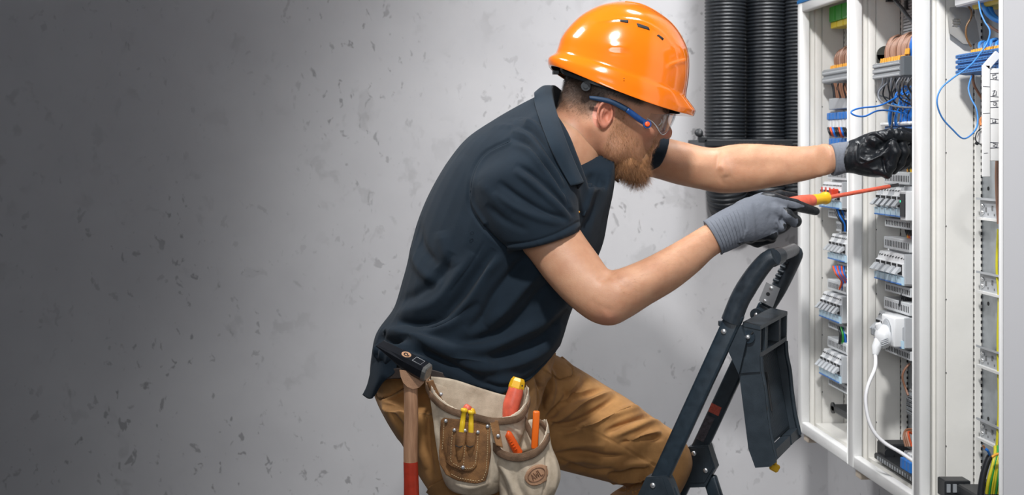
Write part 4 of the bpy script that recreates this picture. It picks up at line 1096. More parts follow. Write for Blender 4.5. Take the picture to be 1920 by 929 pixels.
# brackets
def bracket(poly, a, bolts, nm, lab, inner):
    root = MB(); root.prism([loc2(onp(x, y, a)) for x, y in poly], a - .016, a + .016, M=MLAD)
    o = lb(root, nm, LPLA, lad, lab)
    mb = MB(); mb.prism([loc2(onp(x, y, a - .016)) for x, y in inner], a - .0185, a - .016, M=MLAD); q = mb.build('raised_panel', LPLA, o); q.data.transform(LI)
    for (x, y) in bolts:
        mb = MB(); mb.disc(onp(x, y, a - .0185), -LW, .0052, .002, n=16, dome=.0015); q = mb.build('bolt', ZINC, o); q.data.transform(LI)
        mb = MB(); mb.disc(onp(x, y, a - .0225), -LW, .0016, .0004, n=6); q = mb.build('bolt_socket', GREYP, o); q.data.transform(LI)
bracket([(1216, 892), (1254, 890), (1262, 905), (1290, 985), (1170, 990)], 0, [(1224, 911)], 'near_bracket', 'trapezoid bracket with one bolt', [(1222, 898), (1243, 897), (1262, 960), (1196, 960)])
bracket([(1294, 836), (1331, 833), (1345, 876), (1340, 884), (1326, 911), (1266, 913), (1263, 898)], LA, [(1301, 851), (1323, 883), (1278, 901)], 'far_bracket', 'angular bracket with three bolts', [(1297, 841), (1326, 839), (1338, 877), (1321, 905), (1270, 907)])
# stickers on the far rail
def sticker(pts, col, nm):
    a = LA - .0112; mb = MB(); mb.prism([loc2(onp(x, y, a)) for x, y in pts], a - .0004, a, M=MLAD); lb(mb, nm, col)
sticker([(1334, 756), (1353, 765), (1347, 781), (1328, 772)], mat('red_sticker', (0.42, 0.075, 0.05), .5, var=.3, vscale=300), 'warning_sticker')
sticker([(1325, 778), (1340, 785), (1319, 830), (1305, 823)], mat('grey_sticker', (0.06, 0.055, 0.07), .5, var=.5, vscale=200), 'spec_sticker')
# ---------------------------------------------------------------- the man
def skin_mat():
    m = bpy.data.materials.new('skin'); m.use_nodes = True; n = m.node_tree; L = n.links.new; b = n.nodes['Principled BSDF']
    b.inputs['Roughness'].default_value = 0.48; b.inputs['Specular IOR Level'].default_value = 0.4
    b.inputs['Subsurface Weight'].default_value = 0.25; b.inputs['Subsurface Radius'].default_value = (0.010, 0.004, 0.002); b.inputs['Subsurface Scale'].default_value = 1.0
    tc = n.nodes.new('ShaderNodeTexCoord')
    nz = NN(n, 'ShaderNodeTexNoise', Scale=28.0, Detail=6.0, Roughness=0.6); L(tc.outputs['Object'], nz.inputs['Vector'])
    r = n.nodes.new('ShaderNodeValToRGB'); L(nz.outputs['Fac'], r.inputs[0])
    r.color_ramp.elements[0].position = .3; r.color_ramp.elements[1].position = .7
    r.color_ramp.elements[0].color = (0.435, 0.215, 0.125, 1); r.color_ramp.elements[1].color = (0.53, 0.295, 0.180, 1)
    c = r.outputs[0]
    for an, col in (('red', (0.52, 0.16, 0.11)), ('beard', (0.37, 0.185, 0.105)), ('scalp', (0.085, 0.05, 0.034)), ('lip', (0.42, 0.15, 0.12))):
        at = n.nodes.new('ShaderNodeAttribute'); at.attribute_name = an
        x = n.nodes.new('ShaderNodeMix'); x.data_type = 'RGBA'; L(at.outputs['Fac'], x.inputs[0]); L(c, x.inputs[6]); x.inputs[7].default_value = (*col, 1); c = x.outputs[2]
    L(c, b.inputs['Base Color'])
    nb = NN(n, 'ShaderNodeTexNoise', Scale=420.0, Detail=3.0); L(tc.outputs['Object'], nb.inputs['Vector'])
    bp = n.nodes.new('ShaderNodeBump'); bp.inputs['Strength'].default_value = .22; bp.inputs['Distance'].default_value = .0012; L(nb.outputs['Fac'], bp.inputs['Height']); L(bp.outputs[0], b.inputs['Normal'])
    return m
SKIN = skin_mat()
SHIRT = mat('navy_pique_cotton', (0.0085, 0.0170, 0.0275), 0.85, spec=.2, sheen=0.05, bump=0.35, bscale=1400, var=.12, vscale=25)
COLLARM = mat('navy_ribbed_collar', (0.013, 0.024, 0.037), 0.85, spec=.2, sheen=0.08, bump=0.5, bscale=1600, var=.12, vscale=60)
TROU = mat('brown_duck_canvas', (0.39, 0.20, 0.070), 0.8, spec=.25, sheen=0.08, bump=0.35, bscale=1100, var=.35, vscale=14, col2=(0.28, .140, .048))
GLOVEG = mat('grey_knit', (0.135, 0.148, 0.175), 0.85, spec=.2, sheen=.08, bump=0.4, bscale=1500, var=.1, vscale=30)
GLOVEB = mat('black_nitrile', (0.010, 0.012, 0.015), 0.36, bump=.3, bscale=220, var=.2, vscale=60, rvar=.1)
GLOVEW = mat('wet_black_nitrile', (0.008, 0.010, 0.013), 0.30, bump=.35, bscale=160, var=.2, vscale=60, rvar=.08)
HAIRM = mat('ginger_beard_hair', (0.36, 0.175, 0.075), 0.5, var=.45, vscale=90)
HAIRD = mat('dark_brown_hair', (0.060, 0.036, 0.024), 0.55, var=.3, vscale=90)

HY = 2.62; HO = P(1134, 218, HY)
HF = Vector((.956, 0, -.292)); HU = Vector((.292, 0, .956)); HL = Vector((0, 1, 0))
def hw(v):   # head-local (f,l,u) -> world, numpy rows
    v = np.asarray(v, float)
    return np.array(HO)[None] + v[:, :1] * np.array(HF)[None] + v[:, 1:2] * np.array(HL)[None] + v[:, 2:3] * np.array(HU)[None]
man = empty('person', 'bearded man in navy polo shirt and brown trousers, leaning towards the cabinet', 'person', (0.25, 2.5, 0))
MI = np.array(man.location)
def pm(name, v, q, m, parent=man, **k):
    return vmesh(name, v - MI[None], q, m, parent, **k)

# --- head and neck field
S = Field((-.17, -.11, -.26), (.17, .11, .17), .0021, band=9)
def ell(c, r, field=None):
    s = field or S
    x = (s.X - c[0]); y = (s.Y - c[1]); z = (s.Z - c[2])
    k0 = np.sqrt((x / r[0]) ** 2 + (y / r[1]) ** 2 + (z / r[2]) ** 2); k1 = np.sqrt((x / r[0] ** 2) ** 2 + (y / r[1] ** 2) ** 2 + (z / r[2] ** 2) ** 2) + 1e-9
    return (k0 * (k0 - 1) / k1).astype(np.float32)
def both(fn):
    return np.minimum(fn(1), fn(-1))
S.a = ell((.008, 0, .055), (.107, .079, .090))
S.add(ell((.050, 0, .012), (.066, .062, .078)), .03)
S.add(ell((.058, 0, -.035), (.052, .050, .052)), .02)
S.add(both(lambda s: S.capsule((.006, s * .054, -.040), (.030, s * .050, -.062), .020, .018)), .03)
S.add(both(lambda s: S.capsule((.030, s * .050, -.062), (.088, s * .014, -.080), .018, .017)), .03)
S.add(both(lambda s: ell((.074, s * .046, -.002), (.028, .018, .018))), .02)          # cheekbones
S.add(both(lambda s: S.capsule((.108, s * .012, .036), (.094, s * .045, .038), .011, .010)), .015)   # brow ridge
S.cut(both(lambda s: ell((.116, s * .034, .020), (.020, .017, .013))), .012)           # eye sockets
S.add(both(lambda s: ell((.0935, s * .032, .019), (.0140, .0165, .0105))), .004)       # closed-ish lids around the eye
S.add(S.capsule((.112, 0, .030), (.1300, 0, .006), .0085, .0105), .010)               # nose
S.add(S.capsule((.1300, 0, .006), (.1325, 0, .001), .0105, .0095), .006)
S.add(both(lambda s: ell((.1180, s * .0125, -.003), (.0125, .0075, .0085))), .006)
S.cut(both(lambda s: ell((.1245, s * .007, -.0105), (.0055, .0032, .005))), .002)
S.add(ell((.108, 0, -.022), (.0115, .024, .014)), .012)                               # muzzle
S.add(S.capsule((.1085, -.017, -.0345), (.1085, .017, -.0345), .0055, .0055), .006)
S.add(S.capsule((.1060, -.015, -.0455), (.1060, .015, -.0455), .0060, .0060), .006)
S.cut(S.capsule((.116, -.018, -.0400), (.116, .018, -.0400), .0028, .0028), .003)
S.add(ell((.094, 0, -.072), (.019, .022, .017)), .015)                                # chin
# neck
nb = (np.array([P(1056, 276, HY)[i] for i in range(3)]) - np.array(HO))
nl = (nb @ np.array(HF), 0, nb @ np.array(HU))
S.add(S.capsule((-.030, 0, -.018), nl, .064, .057), .035)
nb2 = (np.array([P(1010, 330, HY)[i] for i in range(3)]) - np.array(HO)); nl2 = (nb2 @ np.array(HF), 0, nb2 @ np.array(HU))
S.add(S.capsule(nl, nl2, .057, .080), .03)
S.add(both(lambda s: S.capsule((-.022, s * .060, -.030), (nl[0] + .035, s * .018, nl[2] + .0), .011, .010)), .03)   # neck muscle
# ear
EF, EU = -.0140, -.002
rf = np.sqrt(((S.X - EF) / .64 + (S.Z - EU) * .18) ** 2 + (S.Z - EU) ** 2)
for s in (1, -1):
    lc = .0815 + (S.X - EF) * -.42
    ringd = np.sqrt((rf - .0235) ** 2 + (S.Y * s - lc - .003) ** 2) - .0042
    S.add(ringd.astype(np.float32), .003)
    plate = np.maximum(rf - .0235, np.abs(S.Y * s - lc + .004) - .0035)
    S.add(plate.astype(np.float32), .006)
    inner = np.sqrt((np.sqrt(((S.X - EF - .002) / .6) ** 2 + (S.Z - EU + .001) ** 2) - .0135) ** 2 + (S.Y * s - lc - .0005) ** 2) - .0030
    inner = np.maximum(inner, (S.X - EF) - .004)
    S.add(inner.astype(np.float32), .003)
    S.add(ell((EF + .003, s * .0800, EU - .0225), (.0085, .0050, .0095)), .005)
    S.add(ell((EF + .0130, s * .0765, EU - .002), (.0050, .0055, .0065)), .004)
    S.cut(ell((EF + .006, s * .0830, EU - .002), (.0065, .009, .0095)), .002); S.cut(ell((EF + .000, s * .0860, EU + .010), (.0050, .0055, .0060)), .002)
hv, hq = S.mesh(); hv = smooth(hv, hq, 2, .5)
f_, l_, u_ = hv[:, 0], hv[:, 1], hv[:, 2]
def sst(x, a, b):
    t = np.clip((x - a) / (b - a), 0, 1); return t * t * (3 - 2 * t)
rng = np.random.default_rng(3)
line = .010 - (f_ - .012) * .60
low = -.062 - np.clip(f_, 0, .1) * .25
beardm = sst(line - u_, -.010, .020) * sst(f_, .000, .014) * sst(u_ - low, -.028, .004)
beardm = np.maximum(beardm, np.exp(-(((f_ - .113) / .014) ** 2 + ((u_ + .021) / .008) ** 2)) * .9)
side = sst(f_, -.002, .010) * sst(.034 - f_, 0, .012) * sst(.045 - u_, 0, .02) * sst(u_, -.04, -.01)
beardm = np.clip(np.maximum(beardm, side * .75), 0, 1)
eard = (np.abs(l_) > .066) & (((f_ - EF) / .022) ** 2 + ((u_ - EU) / .031) ** 2 < 1)
beardm[eard] = 0
scalp = sst(u_ - (.014 - (f_ + .10) * .05), -.046, .006) * sst(-.010 - f_, -.012, .02)
scalp = np.maximum(scalp, sst(u_, .030, .042) * sst(.065 - f_, 0, .02))
scalp[eard] *= .1
red = .14 * (1 - scalp) * (1 - beardm) + np.exp(-(((f_ - .13) / .012) ** 2 + ((u_ - .003) / .012) ** 2)) * .55 + eard * .5 + np.exp(-(((f_ - .085) / .02) ** 2 + ((u_ + .008) / .015) ** 2)) * .3
lip = np.exp(-(((u_ + .040) / .0075) ** 4)) * sst(f_, .104, .110) * (np.abs(l_) < .021)
head_v, head_q = hw(hv), hq

# --- arms as lofts
def loft_field(lo, hi, vox, lofts, k=.015, band=8):
    A = Field(lo, hi, vox, band)
    for st in lofts:
        A.add(A.from_mesh(*loft_mesh(st)), k)
    return A
near_arm = [(905, 385, 1040, 345, 2.47, .060), (930, 430, 1068, 395, 2.45, .058), (982, 473, 1091, 436, 2.43, .052), (1024, 527, 1121, 478, 2.405, .047), (1064, 570, 1138, 502, 2.385, .042),
            (1108, 603, 1147, 507, 2.370, .040), (1146, 611, 1162, 504, 2.365, .041), (1180, 596, 1186, 495, 2.372, .043), (1216, 573, 1216, 482, 2.380, .043), (1266, 543, 1256, 461, 2.395, .040), (1308, 510, 1292, 440, 2.410, .034), (1338, 482, 1320, 423, 2.42, .028), (1375, 460, 1358, 405, 2.43, .025)]
far_arm = [(1130, 330, 1140, 235, 2.86, .055), (1190, 328, 1205, 240, 2.87, .052), (1226, 334, 1246, 257, 2.87, .049), (1268, 346, 1285, 267, 2.865, .045), (1310, 355, 1318, 275, 2.86, .041), (1344, 362, 1342, 277, 2.853, .039), (1372, 363, 1368, 272, 2.845, .041), (1405, 360, 1400, 269.5, 2.825, .042), (1445, 352, 1445, 271, 2.795, .039),
           (1485, 345, 1485, 274, 2.765, .034), (1522, 337, 1520, 273, 2.73, .029), (1548, 330, 1546, 269, 2.695, .026), (1562, 324, 1560, 273, 2.69, .023), (1585, 314, 1585, 276, 2.67, .020)]
A = loft_field((.15, 2.28, .95), (.75, 2.60, 1.38), .0032, [near_arm]); av, aq = A.mesh(); av = smooth(av, aq, 6, .6)
av = strokes(av, aq, [([(1118, 560), (1135, 590), (1150, 606)], 9, .0012), ([(1105, 560), (1125, 575), (1150, 585)], 7, -.0012), ([(1150, 512), (1165, 530), (1185, 545)], 8, -.0018), ([(1170, 540), (1220, 530), (1280, 490)], 14, .0018), ([(1150, 508), (1140, 520), (1120, 528)], 6, -.0012), ([(1160, 590), (1220, 560), (1290, 512)], 9, -.0008)])
B = loft_field((.40, 2.55, 1.25), (1.0, 3.0, 1.50), .0032, [far_arm]); bv, bq = B.mesh(); bv = smooth(bv, bq, 6, .6)
bv = strokes(bv, bq, [([(1345, 310), (1358, 318), (1362, 332)], 7, .0035), ([(1352, 285), (1345, 300), (1348, 330), (1360, 348)], 5, -.002), ([(1370, 330), (1420, 335), (1480, 325)], 14, .0020), ([(1360, 300), (1400, 310), (1470, 305)], 10, -.0012), ([(1240, 300), (1290, 312), (1335, 305)], 14, .0015)])
# hidden trunk under the clothes joins head, arms and legs
T = Field((-.06, 2.38, .80), (.62, 2.94, 1.50), .0065, 7)
T.add(T.capsule(P(1060, 270, 2.62), P(980, 400, 2.62), .06, .12), .05)
T.add(T.capsule(P(980, 400, 2.62), P(880, 640, 2.62), .12, .12), .05)
T.add(T.capsule(P(1000, 310, 2.50), P(960, 400, 2.47), .05, .045), .04); T.add(T.capsule(P(1060, 290, 2.62), P(1180, 290, 2.82), .07, .05), .04)
tv, tq = T.mesh()
body_v = np.concatenate([head_v, av, bv, tv]); o1 = len(head_v); o2 = o1 + len(av); o3 = o2 + len(bv)
body_q = np.concatenate([head_q, aq + o1, bq + o2, tq + o3])
pad = len(body_v) - len(head_v)
def padz(a): return np.concatenate([a, np.zeros(pad)])
redp = padz(red)
pp = proj(body_v); redp[o1:] = np.exp(-(((pp[o1:, 0] - 1140) / 28) ** 2 + ((pp[o1:, 1] - 600) / 22) ** 2)) * .28
body = pm('body', body_v, body_q, SKIN, attr={'beard': padz(beardm), 'scalp': padz(scalp), 'red': redp, 'lip': padz(lip) * .8})
# eyes
for s in (1, -1):
    c = hw([(.0985, s * .032, .0185)])[0]
    o = MB().sphere(tuple(c - MI), .0105, nu=20, nv=14).sphere(tuple(c - MI + np.array(HF) * .0062), .0052, m=1, nu=14, nv=10).build('eye', [mat('eye_white', (.75, .72, .70), .15), mat('iris', (.06, .09, .11), .1)], man)

# --- hair strands: thin three-sided tapering hairs
def hairs(name, roots, dirs, lens, r0, m, curl=.25, seed=1, seg=4, parent=man, grav=0.0):
    rng = np.random.default_rng(seed); n = len(roots)
    d = dirs / np.linalg.norm(dirs, axis=1, keepdims=True)
    a = np.cross(d, rng.normal(size=(n, 3))); a /= np.linalg.norm(a, axis=1, keepdims=True); b = np.cross(d, a)
    bend = rng.normal(size=(n, 1)) * curl; bend2 = rng.normal(size=(n, 1)) * curl
    pts = []
    for k in range(seg + 1):
        t = k / seg
        p = roots + d * (lens[:, None] * t) + a * (bend * lens[:, None] * t * t) + b * (bend2 * lens[:, None] * t * t * (1 - t * .6)) + np.array([0, 0, -1.0])[None] * grav * lens[:, None] * t * t
        pts.append(p)
    V = np.zeros((n, seg + 1, 3, 3))
    for k in range(seg + 1):
        r = r0 * (1 - .8 * k / seg)
        for j in range(3):
            an = 2 * math.pi * j / 3
            V[:, k, j] = pts[k] + (a * math.cos(an) + b * math.sin(an)) * r
    base = (np.arange(n) * (seg + 1) * 3)[:, None, None]
    q = []
    for k in range(seg):
        for j in range(3):
            q.append([k * 3 + j, k * 3 + (j + 1) % 3, (k + 1) * 3 + (j + 1) % 3, (k + 1) * 3 + j])
    Q = (base + np.array(q)[None]).reshape(-1, 4)
    o = pm(name, V.reshape(-1, 3), Q, m, parent)
    return setk(o, 'stuff')
hn = vnormals(hv, hq)
def pick(w, n, seed):
    r = np.random.default_rng(seed); p = w / w.sum(); return r.choice(len(w), n, p=p)
def tow(v): return v[:, :1] * np.array(HF)[None] + v[:, 1:2] * np.array(HL)[None] + v[:, 2:3] * np.array(HU)[None]
# beard body volume
Bd = Field((-.02, -.075, -.14), (.14, .075, .01), .0024, 8)
Bd.a = both(lambda s: Bd.capsule((.028, s * .050, -.064), (.060, s * .038, -.080), .013, .018)).astype(np.float32)
Bd.add(both(lambda s: Bd.capsule((.060, s * .038, -.078), (.094, s * .012, -.082), .018, .022)), .015)
Bd.add(both(lambda s: Bd.capsule((.060, s * .026, -.086), (.098, s * .008, -.096), .012, .0165)), .015)
Bd.add(both(lambda s: Bd.capsule((.1130, s * .003, -.0225), (.1030, s * .024, -.032), .0062, .0055)), .004)
Bd.add(both(lambda s: Bd.capsule((.1030, s * .024, -.032), (.096, s * .027, -.062), .0055, .010)), .008)
bdv, bdq = Bd.mesh(); bdn = vnormals(bdv, bdq)
nz = np.sin(bdv[:, 0] * 900 + np.sin(bdv[:, 2] * 500) * 2) * np.sin(bdv[:, 1] * 800 + bdv[:, 0] * 200)
bdv2 = bdv + bdn * (nz * .0008)[:, None]
beard = pm('beard', hw(bdv2), bdq, HAIRM)
w = np.ones(len(bdv)); ii = pick(w, 7500, 5)
dirl = bdn[ii] * .35 + np.array([.22, 0, -.9])[None] * (1 - .3 * (bdv[ii][:, :1] > .09)) + rng.normal(size=(len(ii), 3)) * .22
ln = .008 + .014 * np.clip((-bdv[ii][:, 2] - .03) / .06, 0, 1) * rng.uniform(.4, 1.15, len(ii))
hairs('beard_hair', hw(bdv2[ii]) - tow(bdn[ii]) * .001, tow(dirl), ln, .00022, HAIRM, .35, 2, parent=beard)
w = beardm.copy(); w[(f_ > .124)] = 0; ii = pick(w ** 1.3, 7500, 6)
dirl = hn[ii] * .45 + np.array([.15, 0, -.85])[None] + rng.normal(size=(len(ii), 3)) * .25
hairs('cheek_stubble', hw(hv[ii]), tow(dirl), rng.uniform(.003, .0065, len(ii)), .00016, HAIRM, .3, 3, parent=beard)
w = scalp.copy() * (hn[:, 1] < .5); ii = pick(w, 16000, 7)
dirl = hn[ii] * .55 + np.array([-.3, 0, -.75])[None] + rng.normal(size=(len(ii), 3)) * .2
sc = pm('scalp_cap', hw(hv[ii[:3]]), np.array([[0, 1, 2, 2]]), HAIRD) if False else None
hairs('short_hair', hw(hv[ii]), tow(dirl), rng.uniform(.003, .0075, len(ii)) * (.5 + .5 * scalp[ii]), .00013, HAIRD, .2, 4)
ebm = np.exp(-(((u_ - .042) / .0042) ** 2)) * (np.abs(l_) > .010) * (np.abs(l_) < .056) * (f_ > .07)
ii = pick(ebm + 1e-12, 700, 8)
dirl = hn[ii] * .3 + np.stack([np.zeros(len(ii)), np.sign(l_[ii]) * .8, np.zeros(len(ii))], 1) + rng.normal(size=(len(ii), 3)) * .2 - np.array([.5, 0, 0])[None]
hairs('eyebrow', hw(hv[ii]), tow(dirl), rng.uniform(.005, .009, len(ii)), .0002, HAIRD, .2, 9)
# fine arm hair
for (vv, qq, nn, sd, base) in ((av, aq, 1700, 11, 1150), (bv, bq, 1900, 12, 1340)):
    n_ = vnormals(vv, qq); p_ = proj(vv)
    w = ((p_[:, 0] > base) & (p_[:, 0] < (1330 if base < 1200 else 1560))).astype(float) * (.3 + np.clip(n_[:, 2], 0, 1) + .4 * np.clip(-n_[:, 1], 0, 1))
    ii = pick(w, nn, sd)
    hairs('arm_hair', vv[ii], n_[ii] * .5 + np.array([.7, 0, -.25])[None] + rng.normal(size=(len(ii), 3)) * .3, rng.uniform(.004, .010, len(ii)), .00007, mat('arm_hair', (.42, .25, .13), .5), .3, sd)

# --- polo shirt
torso = [(686, 765, 1012, 765, 2.62, .175), (692, 722, 1030, 715, 2.62, .18), (695, 672, 1048, 655, 2.62, .185), (704, 625, 1064, 600, 2.62, .185), (738, 578, 1082, 552, 2.62, .19), (755, 520, 1106, 503, 2.62, .195),
         (768, 465, 1128, 452, 2.62, .20), (783, 415, 1139, 398, 2.62, .205), (806, 360, 1147, 345, 2.62, .205), (838, 306, 1148, 298, 2.62, .20), (876, 258, 1132, 262, 2.62, .185), (926, 224, 1108, 243, 2.62, .155), (976, 196, 1085, 236, 2.62, .115), (1008, 180, 1072, 232, 2.62, .085)]
sleeve = [(905, 300, 1010, 210, 2.52, .060), (885, 335, 1050, 262, 2.465, .070), (889, 375, 1068, 305, 2.45, .074), (908, 415, 1081, 350, 2.438, .072), (930, 447, 1084, 388, 2.43, .068), (950, 472, 1088, 432, 2.425, .063)]
farsl = [(1060, 300, 1080, 225, 2.70, .08), (1130, 325, 1150, 225, 2.80, .085), (1190, 330, 1205, 232, 2.86, .07), (1226, 322, 1252, 250, 2.87, .060)]
Sh = Field((-.06, 2.33, .86), (.66, 3.0, 1.53), .0038, 8)
Sh.add(Sh.from_mesh(*loft_mesh(torso)), .01)
Sh.add(Sh.from_mesh(*loft_mesh(sleeve)), .018)
Sh.add(Sh.from_mesh(*loft_mesh(farsl)), .03)
# waist blouse: a roll of cloth that hangs over the belt
for (a, b, c, d) in [((716, 660), (770, 676), .018, .019), ((770, 672), (870, 705), .020, .018), ((870, 705), (940, 720), .018, .016)]:
    Sh.add(Sh.capsule(P(*a, 2.47), P(*b, 2.455), c, d), .03)
# hem: everything under the hem line goes
hx = np.array([680, 700, 735, 775, 812, 850, 890, 930, 965, 1000, 1030, 1060]); hy = np.array([748, 732, 712, 706, 704, 712, 725, 738, 733, 716, 690, 660])
pxg = PX0 + F * Sh.X / 2.45; zcut = CAMZ - (np.interp(pxg.ravel(), hx, hy)[:, None, None] - PY0) / F * 2.45
zcut = zcut - (Sh.Y - 2.45) * .10
Sh.a = np.maximum(Sh.a, (zcut - Sh.Z).astype(np.float32))
# sleeve opening: shallow recess around the arm
u = np.array(P(950, 472, 2.425)) ; w_ = np.array(P(1088, 432, 2.425)); mid = (u + w_) / 2; axd = np.array(P(1069, 500, 2.405)) - np.array(P(1019, 452, 2.425)); axd /= np.linalg.norm(axd)
mid = mid - axd * .002
pl_ = (Sh.X - mid[0]) * axd[0] + (Sh.Y - mid[1]) * axd[1] + (Sh.Z - mid[2]) * axd[2]
# neck opening
Sh.cut(Sh.capsule(P(1075, 285, 2.62), P(1105, 200, 2.62), .062, .075), .012)
Sh.cut(Sh.capsule(P(1118, 335, 2.52), P(1150, 290, 2.50), .022, .035), .012)
def half(px0, py0, px1, py1, Yr):      # signed distance to the plane through a pixel line, + on its right
    a = P(px0, py0, Yr); b = P(px1, py1, Yr); d = (b - a).normalized(); return (-((Sh.X - a.x) * d.z - (Sh.Z - a.z) * d.x)).astype(np.float32)
h1 = half(1036, 190, 1098, 350, 2.50); zlow = P(1098, 352, 2.5).z
ycut = 2.50 + np.clip((Sh.Z - zlow) / .10, -1, 1.6) * .115
cutter = np.maximum(np.maximum(-h1, (Sh.Y - ycut) * .8), zlow - Sh.Z).astype(np.float32)
Sh.cut(cutter, .006)
sv, sq = Sh.mesh(); sv = smooth(sv, sq, 2, .5); sv, sq = subdiv(sv, sq); sv = smooth(sv, sq, 2, .5)
def Z2(l): return [(680 + .6676 * x, 140 + .6676 * y) for x, y in l]
ST = [
 (Z2([(408, 185), (350, 215), (315, 260), (298, 320), (300, 370), (335, 425), (400, 490)]), 3.2, -.0042, 0),
 (Z2([(412, 192), (356, 222), (323, 264), (307, 320), (309, 366), (343, 418)]), 4.5, .0022, 0),
 (Z2([(425, 120), (480, 140), (530, 205), (565, 265)]), 6, .0045), (Z2([(420, 140), (472, 158), (522, 222), (566, 300)]), 4.5, -.0050),
 (Z2([(415, 158), (465, 178), (518, 245), (566, 318)]), 6, .0045), (Z2([(412, 176), (462, 198), (512, 262), (560, 330), (580, 372)]), 4.5, -.0045),
 (Z2([(415, 196), (470, 218), (522, 285), (568, 350), (592, 385)]), 7, .0045), (Z2([(380, 120), (420, 116), (455, 122)]), 5, -.003), (Z2([(350, 150), (395, 142), (430, 150)]), 6, .003),
 (Z2([(430, 250), (490, 290), (545, 345), (590, 400)]), 6, -.0045), (Z2([(425, 268), (480, 312), (540, 365), (585, 410)]), 7, .0045),
 (Z2([(380, 300), (440, 345), (510, 385), (575, 410)]), 7, -.0045), (Z2([(370, 330), (430, 375), (500, 405), (570, 420)]), 8, .0045),
 (Z2([(345, 365), (400, 410), (470, 440)]), 8, -.003), (Z2([(330, 300), (370, 350), (420, 395)]), 12, .003),
 (Z2([(398, 478), (470, 470), (540, 448), (606, 414)]), 2.5, -.0022, 0), (Z2([(396, 488), (470, 480), (545, 458), (610, 425)]), 3.5, .0016, 0),
 # flank
 (Z2([(405, 500), (350, 550), (310, 620), (255, 690), (170, 720)]), 14, .0065), (Z2([(370, 490), (320, 560), (270, 630), (200, 690), (100, 700)]), 10, -.0075),
 (Z2([(310, 500), (265, 570), (205, 640), (120, 670), (70, 690)]), 13, .0060), (Z2([(255, 500), (215, 570), (150, 620), (95, 640)]), 11, -.0050),
 (Z2([(120, 420), (135, 500), (175, 560), (225, 590)]), 12, .0050), (Z2([(150, 400), (165, 480), (210, 540)]), 11, -.0050),
 (Z2([(220, 440), (235, 500), (262, 540)]), 14, .0035),
 (Z2([(480, 500), (420, 560), (370, 620), (330, 690), (290, 720)]), 12, -.0085), (Z2([(510, 540), (450, 600), (400, 660), (350, 710)]), 12, .0065),
 (Z2([(560, 560), (500, 620), (440, 690), (360, 740), (260, 760)]), 14, -.0080), (Z2([(580, 610), (520, 680), (440, 730), (340, 770), (230, 765), (140, 745)]), 13, .0080),
 (Z2([(575, 660), (520, 730), (440, 775), (350, 805)]), 11, -.0080), (Z2([(560, 700), (510, 770), (430, 815), (330, 830), (250, 810)]), 12, .0065),
 (Z2([(40, 740), (110, 760), (200, 790), (290, 835), (350, 860)]), 8, -.0075), (Z2([(30, 715), (120, 730), (200, 760), (290, 800), (380, 825)]), 11, .0085),
 (Z2([(100, 700), (180, 705), (260, 680), (330, 640)]), 9, -.0045), (Z2([(60, 700), (50, 740), (35, 780), (30, 830)]), 6, -.005), (Z2([(75, 755), (70, 800), (40, 850)]), 8, .005),
 (Z2([(300, 850), (380, 880), (440, 870), (500, 830), (540, 780)]), 7, -.0045), (Z2([(340, 870), (400, 895), (470, 880)]), 6, .003),
 (Z2([(680, 300), (650, 380), (610, 460), (590, 560)]), 9, -.0040), (Z2([(660, 270), (640, 340), (620, 400)]), 6, .003),
 (Z2([(200, 200), (260, 170), (330, 150)]), 10, .0025), (Z2([(190, 260), (250, 230), (300, 220)]), 12, -.002), (Z2([(340, 470), (300, 540), (240, 620)]), 2.2, -.0016),
]
sv = strokes(sv, sq, [(x[0], x[1] * (1 if x[1] < 4 else .85), x[2] * (.95 if 11 < i < 17 else 1.45)) + tuple(x[3:]) for i, x in enumerate(ST)])
# soft random rumples
rs = np.random.default_rng(5); nrm = vnormals(sv, sq)
for _ in range(14):
    kx, ky, kz = rs.normal(size=3) * 26; ph = rs.uniform(0, 6.28); sv += nrm * (np.sin(sv[:, 0] * kx + sv[:, 1] * ky + sv[:, 2] * kz + ph) * .00045)[:, None]
sv = smooth(sv, sq, 1, .5)
shirt = pm('polo_shirt', sv, sq, SHIRT)
def surf(name, rows, m, parent, thick=.003, sub=6, loc=True, sm=True):
    """surface through rows of world points, catmull both ways, solidified"""
    R = [cat_np(np.array([tuple(p) for p in r]), sub) for r in rows]
    R = np.array(R)                                    # rows x n x 3
    R2 = np.transpose(np.array([cat_np(R[:, i], sub) for i in range(R.shape[1])]), (1, 0, 2))
    nr, nc = R2.shape[:2]
    v = R2.reshape(-1, 3); q = np.array([[i * nc + j, i * nc + j + 1, (i + 1) * nc + j + 1, (i + 1) * nc + j] for i in range(nr - 1) for j in range(nc - 1)])
    n = vnormals(v, q)
    e = [[j, j + 1] for j in range(nc - 1)] + [[(i + 1) * nc - 1, (i + 2) * nc - 1] for i in range(nr - 1)] + [[(nr - 1) * nc + j + 1, (nr - 1) * nc + j] for j in range(nc - 1)][::-1] + [[(i + 1) * nc, i * nc] for i in range(nr - 1)][::-1]
    N = len(v); v2 = np.concatenate([v + n * thick / 2, v - n * thick / 2])
    q2 = np.concatenate([q, q[:, ::-1] + N, np.array([[b, a, a + N, b + N] for a, b in e])])
    off = MI if loc is True else (np.array(loc) if loc is not None else np.zeros(3))
    return vmesh(name, v2 - off[None], q2, m, parent, smooth_=sm)
